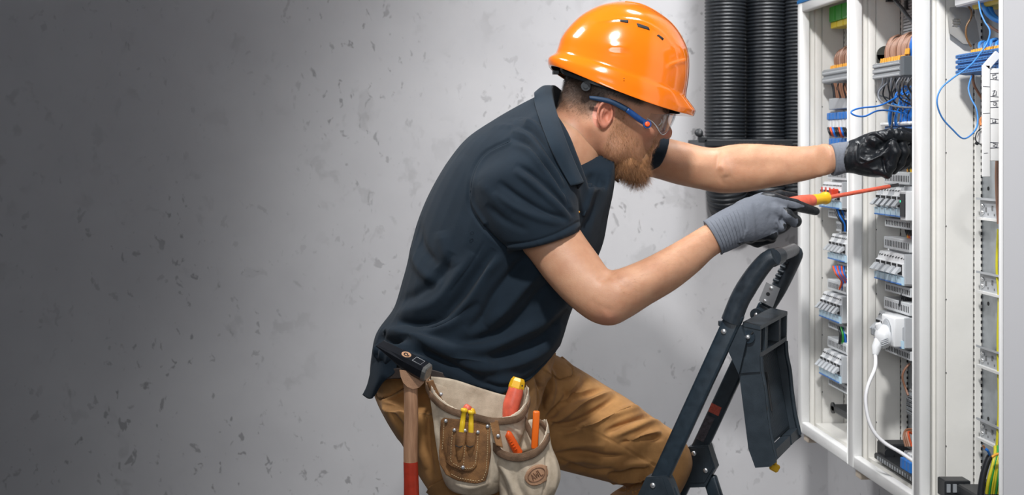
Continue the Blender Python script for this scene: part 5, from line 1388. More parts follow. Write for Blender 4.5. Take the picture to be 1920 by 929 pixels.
# collar
fold = [P(1094, 343, 2.50), P(1078, 308, 2.495), P(1062, 268, 2.50), P(1046, 222, 2.515), P(1037, 187, 2.545), P(1034, 168, 2.59), P(1036, 162, 2.63), P(1046, 166, 2.68), P(1068, 190, 2.72), P(1098, 245, 2.74), P(1122, 300, 2.72), P(1140, 338, 2.66)]
outer = [P(1072, 348, 2.475), P(1050, 312, 2.445), P(1030, 270, 2.435), P(1013, 225, 2.450), P(1003, 193, 2.49), P(1002, 178, 2.56), P(1006, 174, 2.63), P(1020, 180, 2.72), P(1055, 206, 2.78), P(1105, 262, 2.81), P(1148, 315, 2.77), P(1160, 342, 2.68)]
def shY(px, py):
    p = proj(sv); d = (p[:, 0] - px) ** 2 + (p[:, 1] - py) ** 2; i = np.where(d < 16)[0]
    return float(sv[i, 1].min()) if len(i) else float(sv[d.argmin(), 1])
fpx = [(1094, 343), (1078, 308), (1062, 268), (1047, 224), (1038, 192)]; opx = [(1070, 349), (1049, 312), (1029, 270), (1012, 225), (1003, 195)]
for i in range(5):
    yo = shY(*opx[i]) - .004; yf = min(yo + .012, shY(fpx[i][0] - 8, fpx[i][1]) - .010) 
    outer[i] = P(*opx[i], yo); fold[i] = P(*fpx[i], yf)
top = [Vector(a) * .5 + Vector(b) * .5 + (Vector((0, -.005, .0)) if i < 5 else Vector((0, .004, .006))) for i, (a, b) in enumerate(zip(fold, outer))]
collar = surf('collar', [fold, top, outer], COLLARM, shirt, thick=.0042)
stand = [Vector(a) + (Vector((-.006, .022, -.012)) if i < 5 else Vector((-.004, -.004, -.026 if i < 7 else -.060))) for i, a in enumerate(fold)]
surf('collar_stand', [fold, stand], COLLARM, shirt, thick=.003, sub=4)
# placket lapel on the chest and small orange tab, button
surf('placket', [[P(1096, 345, 2.50), P(1098, 375, 2.475), P(1092, 405, 2.455)], [P(1110, 345, 2.50), P(1106, 375, 2.47), P(1096, 405, 2.452)]], SHIRT, shirt, thick=.003, sub=4)
o = MB().tube([P(1079, 404, 2.418) - man.location, P(1086, 397, 2.422) - man.location], .0022, 6).build('orange_tab', ORNP, shirt); o['label'] = 'small orange tab at the placket'
o = MB().disc(P(1083, 343, 2.468) - man.location, (-.1, -1, .1), .0035, .002, n=12, dome=.001).build('button', mat('pearl_button', (.6, .6, .6), .3), shirt)
# vent eyelet on flank
o = MB().tube([P(885 + 3.0 * math.cos(t), 437 + 3.0 * math.sin(t), 2.425) - man.location for t in np.linspace(0, 6.28, 14)], .0007, 5).build('eyelet', SHIRT, shirt)
# shirt tail tip at the back
surf('shirt_tail', [[P(700, 655, 2.50), P(697, 690, 2.49), P(690, 722, 2.50), P(681, 741, 2.52)], [P(722, 665, 2.455), P(716, 692, 2.455), P(706, 722, 2.46), P(697, 748, 2.48)], [P(745, 680, 2.445), P(740, 700, 2.445), P(722, 712, 2.45), P(712, 722, 2.46)]], SHIRT, shirt, thick=.004)

# --- trousers
pelvis = [(702, 668, 1045, 655, 2.63, .16), (700, 705, 1035, 690, 2.63, .165), (703, 745, 1020, 735, 2.63, .165), (722, 782, 1000, 790, 2.61, .155), (745, 822, 975, 850, 2.60, .13)]
nleg = [(715, 765, 960, 760, 2.53, .085), (757, 840, 968, 835, 2.515, .088), (782, 887, 972, 885, 2.51, .086), (806, 928, 972, 930, 2.505, .083), (826, 975, 972, 985, 2.50, .080), (845, 1050, 972, 1060, 2.50, .075), (850, 1150, 968, 1150, 2.51, .066), (850, 1300, 955, 1300, 2.53, .058), (850, 1450, 950, 1450, 2.54, .056), (845, 1550, 955, 1550, 2.54, .060)]
fleg = [(960, 830, 985, 660, 2.76, .09), (1000, 862, 1025, 662, 2.78, .095), (1048, 878, 1075, 684, 2.79, .095), (1095, 892, 1130, 718, 2.80, .092), (1140, 904, 1185, 752, 2.80, .088), (1172, 910, 1230, 786, 2.80, .084), (1180, 925, 1278, 822, 2.795, .082),
        (1160, 932, 1298, 868, 2.79, .080), (1136, 945, 1272, 925, 2.785, .076), (1115, 985, 1238, 985, 2.78, .070), (1095, 1050, 1208, 1055, 2.775, .064), (1075, 1130, 1180, 1135, 2.77, .060), (1062, 1190, 1170, 1195, 2.77, .062)]
Tr = Field((-.08, 2.36, .0), (.72, 2.95, 1.02), .0046, 7)
Tr.a = Tr.from_mesh(*loft_mesh(pelvis)); Tr.add(Tr.from_mesh(*loft_mesh(nleg)), .02); Tr.add(Tr.from_mesh(*loft_mesh(fleg)), .035)
rv, rq = Tr.mesh(); rv = smooth(rv, rq, 2, .5); rv, rq = subdiv(rv, rq); rv = smooth(rv, rq, 2, .5)
def Z4(l): return [(960 + .3112 * x, 640 + .3112 * y) for x, y in l]
TS = [
 (Z4([(215, 505), (330, 440), (450, 360), (620, 300)]), 7, .0065), (Z4([(200, 470), (300, 400), (420, 330), (560, 290)]), 5, -.0060), (Z4([(230, 520), (380, 490), (500, 430), (640, 330)]), 6, -.0065),
 (Z4([(300, 560), (450, 510), (560, 460), (700, 410), (820, 400)]), 7, .0060), (Z4([(260, 545), (420, 530), (520, 480), (640, 420), (760, 380)]), 5, -.0040),
 (Z4([(560, 560), (680, 500), (800, 455), (920, 450)]), 6, -.0065), (Z4([(600, 580), (720, 530), (830, 490), (940, 490)]), 7, .0060),
 (Z4([(690, 610), (800, 570), (900, 550)]), 5, .0055), (Z4([(640, 620), (780, 590), (920, 580)]), 5, -.0055),
 (Z4([(140, 180), (170, 260), (200, 330), (190, 430)]), 6, -.0065), (Z4([(190, 150), (235, 230), (240, 320), (200, 420)]), 7, .0055), (Z4([(300, 290), (330, 330), (260, 420), (210, 470)]), 6, -.0050),
 (Z4([(420, 190), (380, 260), (320, 330)]), 7, .0040), (Z4([(470, 220), (420, 290), (340, 370)]), 6, -.0045),
 (Z4([(240, 650), (400, 620), (560, 640)]), 9, .0045), (Z4([(240, 690), (400, 680), (560, 700), (700, 690)]), 7, -.0050), (Z4([(270, 740), (420, 710), (560, 740)]), 8, .0045), (Z4([(260, 700), (380, 760), (500, 790), (640, 770)]), 6, -.0035),
 (Z4([(580, 830), (650, 790), (740, 780), (830, 760)]), 6, -.0100), (Z4([(590, 860), (680, 830), (780, 840), (830, 800)]), 6, .0070), (Z4([(570, 870), (660, 900), (760, 880), (820, 850)]), 5, -.0090), (Z4([(640, 905), (740, 915), (830, 880)]), 6, .0060),
 (Z4([(600, 800), (700, 740), (850, 740)]), 7, .0050), (Z4([(390, 510), (560, 580), (720, 670), (860, 750)]), 1.6, -.0018, 0), (Z4([(230, 490), (300, 505), (390, 510)]), 1.8, -.0018, 0),
 (Z4([(190, 180), (265, 225), (345, 228), (368, 205)]), 1.8, -.0022, 0), (Z4([(368, 205), (360, 160), (325, 130)]), 1.8, -.0018, 0), (Z4([(140, 230), (155, 300), (160, 420)]), 3, -.0035),
 # near hip and leg
 ([(716, 752), (745, 770), (765, 800), (772, 840)], 8, .0045), ([(728, 770), (750, 800), (762, 830)], 6, -.004), ([(790, 740), (800, 780), (805, 840), (815, 900)], 8, -.004), ([(800, 760), (790, 820), (798, 880)], 9, .0035),
 ([(700, 712), (706, 735), (712, 748), (735, 742), (760, 725)], 2, -.003, 0), ([(704, 708), (730, 705), (756, 706)], 5, .0035), ([(712, 752), (740, 744), (760, 732)], 3, .003)]
rv = strokes(rv, rq, [(x[0], x[1] * .85, x[2] * 1.9) + tuple(x[3:]) for x in TS])
nrm = vnormals(rv, rq)
for _ in range(14):
    kx, ky, kz = rs.normal(size=3) * 30; ph = rs.uniform(0, 6.28); rv += nrm * (np.sin(rv[:, 0] * kx + rv[:, 1] * ky + rv[:, 2] * kz + ph) * .0005)[:, None]
rv = smooth(rv, rq, 1, .5)
trousers = pm('trousers', rv, rq, TROU)
def drape(name, poly, v, q, off, thick, m, parent, Ymax=None, fine=1):
    """a patch of cloth lying on a surface: faces of the surface inside a pixel polygon, lifted along the normal"""
    p = proj(v); n = vnormals(v, q); c = p[q].mean(1); ny = n[q].mean(1)[:, 1]
    P_ = np.array(poly, float); ins = np.zeros(len(c), bool); j = len(P_) - 1
    for i in range(len(P_)):
        xi, yi = P_[i]; xj, yj = P_[j]
        cr = ((yi > c[:, 1]) != (yj > c[:, 1])) & (c[:, 0] < (xj - xi) * (c[:, 1] - yi) / (yj - yi + 1e-9) + xi)
        ins ^= cr; j = i
    ins &= ny < -.05
    qq = q[ins]; lab = np.arange(len(v))
    for _ in range(600):                      # keep the largest connected piece only
        m_ = lab[qq].min(1); new = lab.copy()
        for k_ in range(4): np.minimum.at(new, qq[:, k_], m_)
        if (new == lab).all(): break
        lab = new
    fl_ = lab[qq[:, 0]]; u_l, c_l = np.unique(fl_, return_counts=True); qq = qq[fl_ == u_l[c_l.argmax()]]
    used, inv_ = np.unique(qq, return_inverse=True); qq = inv_.reshape(qq.shape)
    e = nedges(qq); key = np.sort(e, 1); _, ix, cnt = np.unique(key, axis=0, return_index=True, return_counts=True); be = e[ix[cnt == 1]]
    bnd = np.unique(be)
    vv = v[used].copy(); nn = n[used]
    # snap border vertices onto the outline for a clean edge
    pb = p[used][bnd]; closed = np.vstack([P_, P_[:1]])
    for k_ in range(len(bnd)):
        best = None
        for i in range(len(closed) - 1):
            a = closed[i]; d = closed[i + 1] - a; t = np.clip(((pb[k_] - a) @ d) / (d @ d + 1e-9), 0, 1); r = a + t * d
            dd = np.hypot(*(r - pb[k_]))
            if best is None or dd < best[0]: best = (dd, r)
        if best[0] < 3.6:
            Y = vv[bnd[k_], 1]; vv[bnd[k_], 0] = (best[1][0] - PX0) / F * Y; vv[bnd[k_], 2] = CAMZ - (best[1][1] - PY0) / F * Y
    N = len(vv)
    v2 = np.concatenate([vv + nn * (off + thick), vv + nn * (off - .001)])
    q2 = np.concatenate([qq, qq[:, ::-1] + N, np.array([[b, a, a + N, b + N] for a, b in be])])
    return pm(name, v2, q2, m, parent)
drape('pocket_flap', [(703, 712), (722, 706), (757, 708), (758, 728), (735, 742), (712, 748)], rv, rq, .001, .0025, TROU, trousers)
drape('knee_patch', [(800, 929), (806, 912), (835, 896), (872, 893), (895, 905), (960, 905), (960, 990), (820, 990)], rv, rq, .001, .003, mat('light_brown_canvas', (.33, .165, .055), .8, bump=.35, bscale=1100, var=.2, vscale=30), trousers)
drape('hip_pocket', [(1022, 693), (1030, 668), (1045, 664), (1062, 678), (1076, 690), (1070, 706), (1048, 712)], rv, rq, .0008, .002, TROU, trousers)
# boots standing on the floor and on the ladder step
BOOT = mat('brown_boot_leather', (.06, .035, .02), .5)
def boot(px, Y, zsole, yaw, name='boot'):
    c = P(px, 280, Y); fx, fy = math.cos(yaw), math.sin(yaw)
    Bf = Field((c.x - .16, c.y - .2, zsole - .01), (c.x + .26, c.y + .2, zsole + .26), .006, 6)
    def q(a, z): return (c.x + fx * a, c.y + fy * a, zsole + z)
    Bf.add(Bf.capsule(q(0, .22), q(-.01, .06), .055, .05), .03); Bf.add(Bf.capsule(q(-.03, .048), q(.13, .042), .046, .046), .03); Bf.add(Bf.capsule(q(.13, .04), q(.17, .035), .045, .036), .02)
    Bf.a = np.maximum(Bf.a, (zsole - Bf.Z).astype(np.float32))
    v, q_ = Bf.mesh(); return pm(name, v, q_, BOOT)
boot(900, 2.54, 0.0, -.15); boot(1120, 2.77, STEPS[0].z, -.3)

# --- gloves
def coat_mat(name, knit, coat):
    '''knit fabric with a rubber coating whose border follows the vertex attribute coat'''
    m = bpy.data.materials.new(name); m.use_nodes = True; n = m.node_tree; L = n.links.new; b = n.nodes['Principled BSDF']
    at = n.nodes.new('ShaderNodeAttribute'); at.attribute_name = 'coat'
    r = n.nodes.new('ShaderNodeMapRange'); r.inputs['From Min'].default_value = .46; r.inputs['From Max'].default_value = .54; L(at.outputs['Fac'], r.inputs[0])
    kb = knit.node_tree.nodes['Principled BSDF'].inputs; cb = coat.node_tree.nodes['Principled BSDF'].inputs
    x = n.nodes.new('ShaderNodeMix'); x.data_type = 'RGBA'; L(r.outputs[0], x.inputs[0]); x.inputs[6].default_value = kb['Base Color'].default_value; x.inputs[7].default_value = cb['Base Color'].default_value; L(x.outputs[2], b.inputs['Base Color'])
    y = n.nodes.new('ShaderNodeMix'); L(r.outputs[0], y.inputs[0]); y.inputs[2].default_value = kb['Roughness'].default_value; y.inputs[3].default_value = cb['Roughness'].default_value; L(y.outputs[0], b.inputs['Roughness'])
    tc = n.nodes.new('ShaderNodeTexCoord')
    nz = NN(n, 'ShaderNodeTexNoise', Scale=900.0, Detail=3.0); L(tc.outputs['Object'], nz.inputs['Vector'])
    bp = n.nodes.new('ShaderNodeBump'); bp.inputs['Strength'].default_value = .25; bp.inputs['Distance'].default_value = .001; L(nz.outputs['Fac'], bp.inputs['Height'])
    n2 = NN(n, 'ShaderNodeTexNoise', Scale=110.0, Detail=2.0); L(tc.outputs['Object'], n2.inputs['Vector'])
    b2 = n.nodes.new('ShaderNodeBump'); b2.inputs['Strength'].default_value = .35; b2.inputs['Distance'].default_value = .003; L(n2.outputs['Fac'], b2.inputs['Height']); L(bp.outputs[0], b2.inputs['Normal']); L(b2.outputs[0], b.inputs['Normal'])
    b.inputs['Specular IOR Level'].default_value = .4
    return m
near = Field((.55, 2.36, 1.17), (.84, 2.56, 1.36), .0018, 9)
cuff = [(1352, 476, 1320, 415, 2.425, .031), (1362, 473, 1332, 407, 2.428, .0315), (1382, 464, 1356, 393, 2.434, .032), (1400, 455, 1388, 378, 2.44, .0325), (1408, 455, 1400, 374, 2.442, .031)]
near.add(near.from_mesh(*loft_mesh(cuff)), .002)
near.add(near.from_mesh(*loft_mesh([(1396, 452, 1386, 381, 2.44, .027), (1418, 454, 1416, 365, 2.445, .031), (1440, 450, 1440, 359, 2.45, .030), (1458, 436, 1458, 365, 2.452, .026), (1468, 420, 1470, 374, 2.45, .020)])), .012)
def cap(Fd, pts, rs_, k=.006):
    d = None
    for i in range(len(pts) - 1):
        c = Fd.capsule(P(*pts[i]), P(*pts[i + 1]), rs_[i], rs_[i + 1]); d = c if d is None else smin(d, c, .004)
    Fd.add(d, k)
cap(near, [(1396, 447, 2.462), (1420, 452, 2.468), (1445, 446, 2.468)], [.010, .0125, .011])
cap(near, [(1432, 374, 2.475), (1462, 367, 2.498), (1489, 369, 2.510)], [.012, .0108, .0082], .005)
cap(near, [(1450, 377, 2.442), (1490, 385, 2.452), (1529, 396.5, 2.478)], [.0150, .0118, .0082])
cap(near, [(1452, 393, 2.432), (1476, 403, 2.426), (1491, 415, 2.442), (1484, 413, 2.475)], [.0135, .0110, .0115, .010], .004)
cap(near, [(1446, 410, 2.432), (1463, 424, 2.432), (1462, 424, 2.468)], [.0130, .0108, .010], .003)
cap(near, [(1432, 424, 2.440), (1448, 440, 2.440), (1446, 446, 2.468)], [.0125, .0102, .010], .003)
gv, gq = near.mesh(); gv = smooth(gv, gq, 2, .5)
def Z1(l): return [(1300 + .1615 * x, 340 + .1615 * y) for x, y in l]
gv = strokes(gv, gq, [(Z1([(560, 265), (600, 360), (612, 450), (605, 560), (560, 700)]), 2.5, -.0014, 0), (Z1([(480, 530), (520, 620), (545, 710)]), 3, -.0020), (Z1([(560, 690), (600, 600), (620, 560)]), 4, .0020),
   (Z1([(1050, 300), (1045, 380), (1020, 460), (1040, 520)]), 3, -.0026), (Z1([(960, 480), (975, 540), (970, 590)]), 2.5, -.0026), (Z1([(1000, 430), (1030, 500), (1060, 540)]), 2.5, -.0016), (Z1([(800, 300), (900, 320), (1000, 300)]), 10, .0014),
   (Z1([(860, 420), (950, 440), (1000, 420)]), 7, -.0010), (Z1([(150, 470), (220, 580), (280, 700), (320, 830)]), 2.6, .0022, 0)])
gp = proj(gv)
def inpoly(p, poly):
    ins = np.zeros(len(p), bool); j = len(poly) - 1
    for i in range(len(poly)):
        xi, yi = poly[i]; xj, yj = poly[j]
        ins ^= ((yi > p[:, 1]) != (yj > p[:, 1])) & (p[:, 0] < (xj - xi) * (p[:, 1] - yi) / (yj - yi + 1e-9) + xi); j = i
    return ins
blk = inpoly(gp, Z1([(780, 155), (860, 90), (1010, 70), (1190, 100), (1250, 180), (1500, 280), (1500, 420), (1380, 420), (1040, 305), (1200, 318), (1310, 292), (1190, 245), (1000, 195), (880, 175)]))
blk |= inpoly(gp, Z1([(1190, 380), (1290, 380), (1290, 560), (1060, 560), (1030, 480), (1120, 525), (1190, 530), (1215, 490), (1215, 440)]))
blk |= inpoly(gp, Z1([(1040, 306), (1230, 330), (1230, 420), (1190, 440), (1100, 380)]))
blk |= inpoly(gp, Z1([(500, 720), (620, 705), (760, 680), (880, 630), (970, 585), (985, 640), (960, 760), (780, 800), (560, 760)]))
gn = vnormals(gv, gq)
blk |= (gn[:, 1] > .15) & (gp[:, 0] > 1392)
bl = blk.astype(float)[:, None].repeat(3, 1); bl = smooth(bl, gq, 2, .6)[:, 0]
pm('glove', gv, gq, coat_mat('coated_knit', GLOVEG, GLOVEB), attr={'coat': bl})['label'] = 'grey knit glove with black coated fingers holding the screwdriver'
# ribbed cuff lines
rb = MB()
for k in range(11):
    t = k / 10
    a = Pn(1352 + (1400 - 1352) * t, 476 - 21 * t, 2.425 + .015 * t); b = Pn(1320 + 68 * t, 415 - 37 * t, 2.425 + .015 * t); c = (a + b) / 2; u = (b - a) / 2 * 1.004
    rb.tube([Vector(c + u * math.cos(s_) + np.array([0, -.0325 - .0004, 0]) * math.sin(s_)) - man.location for s_ in np.linspace(0.05, math.pi - .05, 16)], .00045 if k else .0022, 5)
o = rb.build('cuff_rib', GLOVEG, man); setk(o, 'stuff')

fg = Field((.88, 2.55, 1.30), (1.14, 2.75, 1.46), .0018, 9)
fg.add(fg.from_mesh(*loft_mesh([(1562, 331, 1557, 270, 2.69, .029), (1575, 328, 1575, 267, 2.68, .030), (1588, 323, 1593, 265.5, 2.672, .030), (1594, 322, 1600, 264, 2.668, .029)])), .002)
fg.add(fg.from_mesh(*loft_mesh([(1588, 321, 1594, 267, 2.67, .026), (1605, 327, 1612, 256, 2.665, .031), (1630, 332, 1636, 247, 2.66, .033), (1652, 332, 1656, 247, 2.655, .030), (1668, 318, 1674, 250, 2.65, .024)])), .010)
cap(fg, [(1640, 262, 2.640), (1668, 252, 2.630), (1688, 254, 2.628), (1712, 259, 2.63)], [.016, .0125, .0125, .010], .005)
cap(fg, [(1660, 262, 2.67), (1690, 248, 2.665), (1715, 252, 2.66)], [.014, .011, .010], .004)
cap(fg, [(1654, 290, 2.635), (1674, 272, 2.622), (1679, 285, 2.620), (1670, 312, 2.630), (1662, 326, 2.64)], [.012, .0100, .0110, .0105, .0095], .003)
cap(fg, [(1672, 290, 2.645), (1692, 270, 2.632), (1696, 284, 2.632), (1687, 306, 2.640), (1675, 320, 2.648)], [.010, .0092, .0105, .0100, .009], .003)
cap(fg, [(1690, 285, 2.655), (1706, 275, 2.645), (1708, 290, 2.648), (1698, 306, 2.655), (1686, 315, 2.66)], [.010, .009, .0098, .0095, .008], .003)
cap(fg, [(1640, 320, 2.645), (1656, 322, 2.635), (1664, 329, 2.64)], [.012, .010, .0075], .005)
fv, fq = fg.mesh(); fv = smooth(fv, fq, 1, .5)
def Zf(l): return [(1530 + .1507 * x, 210 + .1507 * y) for x, y in l]
fv = strokes(fv, fq, [(Zf([(640, 290), (720, 260), (800, 300), (860, 340)]), 2.6, .0026), (Zf([(680, 330), (760, 330), (850, 390)]), 2.6, -.0030), (Zf([(600, 330), (700, 290), (790, 340)]), 2.2, -.0022), (Zf([(560, 420), (640, 450), (760, 470), (900, 400)]), 6, -.0060),
   (Zf([(540, 560), (640, 600), (760, 560), (860, 500)]), 3.5, .0034), (Zf([(520, 400), (500, 500), (510, 610), (570, 645), (660, 610), (760, 560), (820, 535)]), 1.6, .0018, 0), (Zf([(560, 520), (680, 530), (800, 480)]), 6, -.0045),
   (Zf([(830, 560), (850, 660), (880, 760)]), 3, -.0035), (Zf([(900, 600), (880, 680), (900, 760)]), 2.4, .0030), (Zf([(840, 260), (880, 290), (900, 220)]), 2.2, .0024), (Zf([(980, 200), (1010, 240), (1020, 290)]), 2.2, .0026), (Zf([(1060, 260), (1100, 270), (1120, 250)]), 2.0, .0022),
   (Zf([(930, 250), (960, 290), (960, 340)]), 2.4, -.0028), (Zf([(640, 700), (720, 720), (800, 680)]), 5, .0022), (Zf([(420, 700), (560, 740), (700, 780)]), 5, -.0020), (Zf([(280, 380), (290, 480), (270, 620), (300, 740)]), 2.0, .0010, 0), (Zf([(420, 370), (370, 480), (350, 600), (385, 745)]), 1.8, -.0016, 0),
   (Zf([(190, 395), (140, 540), (155, 660), (225, 800)]), 2.0, .0016, 0)])
fp = proj(fv)
blk = inpoly(fp, Zf([(430, 300), (400, 400), (360, 500), (345, 600), (360, 700), (400, 800), (1400, 1000), (1400, 100)]))
bl = blk.astype(float)[:, None].repeat(3, 1); bl = smooth(bl, fq, 2, .6)[:, 0]
pm('glove', fv, fq, coat_mat('wet_coated_knit', GLOVEG, GLOVEW), attr={'coat': bl})['label'] = 'glossy black coated glove with grey cuff inside the cabinet'
# ---------------------------------------------------------------- hard hat
def vm2(name, v, q, m, parent, **k):
    return vmesh(name, v - np.array(parent_loc(parent))[None], q, m, parent, **k)
def parent_loc(o):
    l = Vector((0, 0, 0))
    while o is not None:
        l += o.location; o = o.parent
    return l
def drape2(name, poly, v, q, off, thick, m, parent):
    o = drape(name, poly, v, q, off, thick, m, None)
    o.data.transform(Matrix.Translation(man.location - parent_loc(parent))); o.parent = parent
    return o
ORANGE = mat('orange_gloss_shell', (0.86, 0.185, 0.004), 0.16, spec=.6, coat=.6, var=.03, vscale=12, bump=.02, bscale=400)
hat = empty('hard_hat', 'glossy orange hard hat with black vent slots, worn by the bearded man', 'hard hat', P(1165, 165, HY))
HI = hat.location.copy()
def hatpt(px, py): return np.array(P(px, py, HY))
rings = [((1034, 124), (1272, 214), .1135, .0), ((1030, 123), (1276, 217), .1180, 1.0), ((1028, 114), (1280, 208), .1170, 1.0), ((1030, 107), (1282, 198), .1155, .62), ((1038, 102), (1283, 190), .1125, .25), ((1043, 98), (1283, 184), .1090, .05), ((1047, 88), (1285, 172), .1075, 0),
         ((1054, 68), (1289, 136), .1045, 0), ((1070, 47), (1288, 104), .098, 0), ((1092, 27), (1278, 76), .087, 0), ((1120, 12), (1260, 49), .069, 0), ((1146, 5), (1234, 27), .044, 0), ((1166, 3), (1208, 11), .020, 0), ((1180, 4), (1190, 6), .004, 0)]
def ringset(rings, nseg=216, sub=11, crest=True, scale=1.0):
    A = np.array([list(a) + list(b) + [w, e] for a, b, w, e in rings], float); A = cat_np(A, sub)
    A[:, 5] = np.clip(A[:, 5], 0, 1)
    vs = []
    K = len(A)
    for i, (ax, ay, bx, by, w, e) in enumerate(A):
        a = hatpt(ax, ay); b = hatpt(bx, by); c = (a + b) / 2; u = (b - a) / 2 * scale; v = np.array([0, w * scale, 0])
        hgt = i / K
        for j in range(nseg):
            t = 2 * math.pi * j / nseg; ct, st_ = math.cos(t), math.sin(t)
            p = c + u * math.copysign(abs(ct) ** .94, ct) + v * math.copysign(abs(st_) ** .94, st_)
            if e: p = p + np.array([.975, 0, -.06]) * .025 * e * max(0, ct) ** 5 + np.array([0, 0, -.0125]) * e * abs(st_) ** 2
            if crest and hgt > .42:
                lat = abs((v * st_)[1])
                g = max(0, min(1, (.030 - lat) / .004)) * max(0, min(1, (hgt - .46) / .04)); d = p - c; d[1] = 0
                p = p + (d / (np.linalg.norm(d) + 1e-9) * .4 + np.array([-.25, 0, .85]) * .6) * .0024 * g * (1 if ct > -.6 else 0)
            vs.append(p)
    q = np.array([(i * nseg + j, (i + 1) * nseg + j, (i + 1) * nseg + (j + 1) % nseg, i * nseg + (j + 1) % nseg) for i in range(K - 1) for j in range(nseg)])
    return np.array(vs), q
hvv, hqq = ringset(rings)
n_ = vnormals(hvv, hqq)
if (n_[:, 1] * (hvv[:, 1] - HY)).sum() < 0: hqq = hqq[:, ::-1]
hvv = strokes(hvv, hqq, [([(1112, 42), (1140, 38), (1165, 36), (1205, 42), (1240, 62), (1262, 90)], 3.0, .0016), ([(1290, 112), (1262, 120), (1250, 128)], 3, .0020), ([(1250, 60), (1275, 88), (1284, 120), (1283, 170)], 4, .0012), ([(1140, 88), (1165, 87), (1180, 90)], 5, .0010), ([(1140, 98), (1165, 100), (1182, 100)], 5, -.0008)])
shell = vm2('shell', hvv, hqq, ORANGE, hat)
iv, iq = ringset(rings[1:], nseg=64, sub=3, crest=False, scale=.965)
vm2('inner_shell', iv, iq[:, ::-1], mat('dark_liner', (.03, .018, .010), .6), hat)
for poly in ([(1162, 37), (1178, 38), (1178, 43), (1163, 41)], [(1193, 43), (1216, 51), (1218, 57), (1196, 50)], [(1233, 64), (1244, 72), (1243, 76), (1232, 67)]):
    drape2('vent_slot', poly, hvv, hqq, .0002, .0010, DARK, hat)
mb = MB(); mb.sphere(P(1170, 147, 2.50) - HI, .0012); mb.build('rivet', mat('dark_orange', (.35, .09, .01), .4), hat)
# suspension band and ratchet under the rim
bnd = [P(1052, 137, 2.60), P(1058, 144, 2.575), P(1075, 151, 2.555), P(1100, 160, 2.538), P(1130, 170, 2.532), P(1160, 180, 2.535)]
bnd = [p + Vector((0, .002, .005)) for p in bnd]; bn2 = [p + Vector((0, 0, .009)) for p in bnd]
surf('headband', [bnd, bn2], BPL, hat, thick=.003, sub=4, loc=tuple(HI))
mb = MB(); mb.disc(P(1098, 162, 2.536) - HI, (0, -1, 0), .0095, .004, n=24); mb.disc(P(1098, 162, 2.532) - HI, (0, -1, 0), .0045, .002, n=16); mb.build('ratchet_knob', mat('charcoal_plastic', (.016, .019, .023), .45), hat)
mb = MB(); mb.bbox(-.006, .006, -.01, .01, -.004, .004, .001, M=Matrix.Translation(P(1042, 136, 2.62) - HI)); mb.build('strap_clip', BPL, hat)

# ---------------------------------------------------------------- safety glasses
gl = empty('safety_glasses', 'clear safety glasses with blue temple and orange hinge on the man', 'glasses', P(1212, 232, 2.54)); GLI = tuple(gl.location)
BT = mat('blue_temple', (.010, .055, .20), .35, var=.3, vscale=60); BT2 = mat('blue_rubber_tip', (.008, .035, .085), .6)
up = [(1105, 181), (1120, 182), (1150, 188), (1178, 202), (1205, 222), (1218, 229)]; lo_ = [(1106, 186), (1119, 188.5), (1147, 195.5), (1173, 209.5), (1198, 229), (1213, 237)]
Yt = [2.533, 2.529, 2.528, 2.530, 2.535, 2.540]
surf('temple', [[P(x, y, Y) for (x, y), Y in zip(up[:4], Yt)], [P((a[0] + b[0]) / 2, (a[1] + b[1]) / 2, Y - .002) for a, b, Y in zip(up[:4], lo_[:4], Yt)], [P(x, y, Y) for (x, y), Y in zip(lo_[:4], Yt)]], BT2, gl, .0035, loc=GLI)
surf('temple', [[P(x, y, Y) for (x, y), Y in zip(up[3:], Yt[3:])], [P((a[0] + b[0]) / 2, (a[1] + b[1]) / 2, Y - .002) for a, b, Y in zip(up[3:], lo_[3:], Yt[3:])], [P(x, y, Y) for (x, y), Y in zip(lo_[3:], Yt[3:])]], BT, gl, .0035, loc=GLI)
c = P(1213, 233, 2.536) - gl.location
MB().disc(c, (0, -1, 0), .0085, .0035, n=24).build('hinge_ring', BT, gl)
MB().disc(c - Vector((0, .0035, 0)), (0, -1, 0), .0052, .0016, n=20, dome=.0012).build('hinge_button', mat('orange_red_button', (.85, .10, .02), .35), gl)
def lens_mat():
    m = bpy.data.materials.new('clear_lens'); m.use_nodes = True; n = m.node_tree; L = n.links.new
    for x in list(n.nodes):
        if x.type != 'OUTPUT_MATERIAL': n.nodes.remove(x)
    out = [x for x in n.nodes if x.type == 'OUTPUT_MATERIAL'][0]
    t = n.nodes.new('ShaderNodeBsdfTransparent'); t.inputs[0].default_value = (.93, .94, .95, 1)
    g = n.nodes.new('ShaderNodeBsdfGlossy'); g.inputs['Roughness'].default_value = .04
    f = n.nodes.new('ShaderNodeFresnel'); f.inputs[0].default_value = 1.45
    mx = n.nodes.new('ShaderNodeMixShader'); ml = n.nodes.new('ShaderNodeMath'); ml.operation = 'MULTIPLY'; ml.inputs[1].default_value = .45; L(f.outputs[0], ml.inputs[0]); L(ml.outputs[0], mx.inputs[0]); L(t.outputs[0], mx.inputs[1]); L(g.outputs[0], mx.inputs[2]); L(mx.outputs[0], out.inputs[0])
    return m
LENS = lens_mat()
vs = []; nphi, nu_ = 40, 8
for i in range(nphi + 1):
    ph = math.radians(-84 + 168 * i / nphi); s_ = abs(math.sin(ph))
    f0 = .062 + .074 * math.cos(ph) ** .8 if math.cos(ph) > 0 else .062; l0 = .0775 * math.sin(ph)
    top_ = .044 - .018 * s_ ** 4; bot_ = .016 - .022 * math.exp(-((abs(math.degrees(ph)) - 48) / 22) ** 2)
    for j in range(nu_ + 1):
        t = j / nu_; vs.append((f0 - .004 * t * t, l0, top_ + (bot_ - top_) * t))
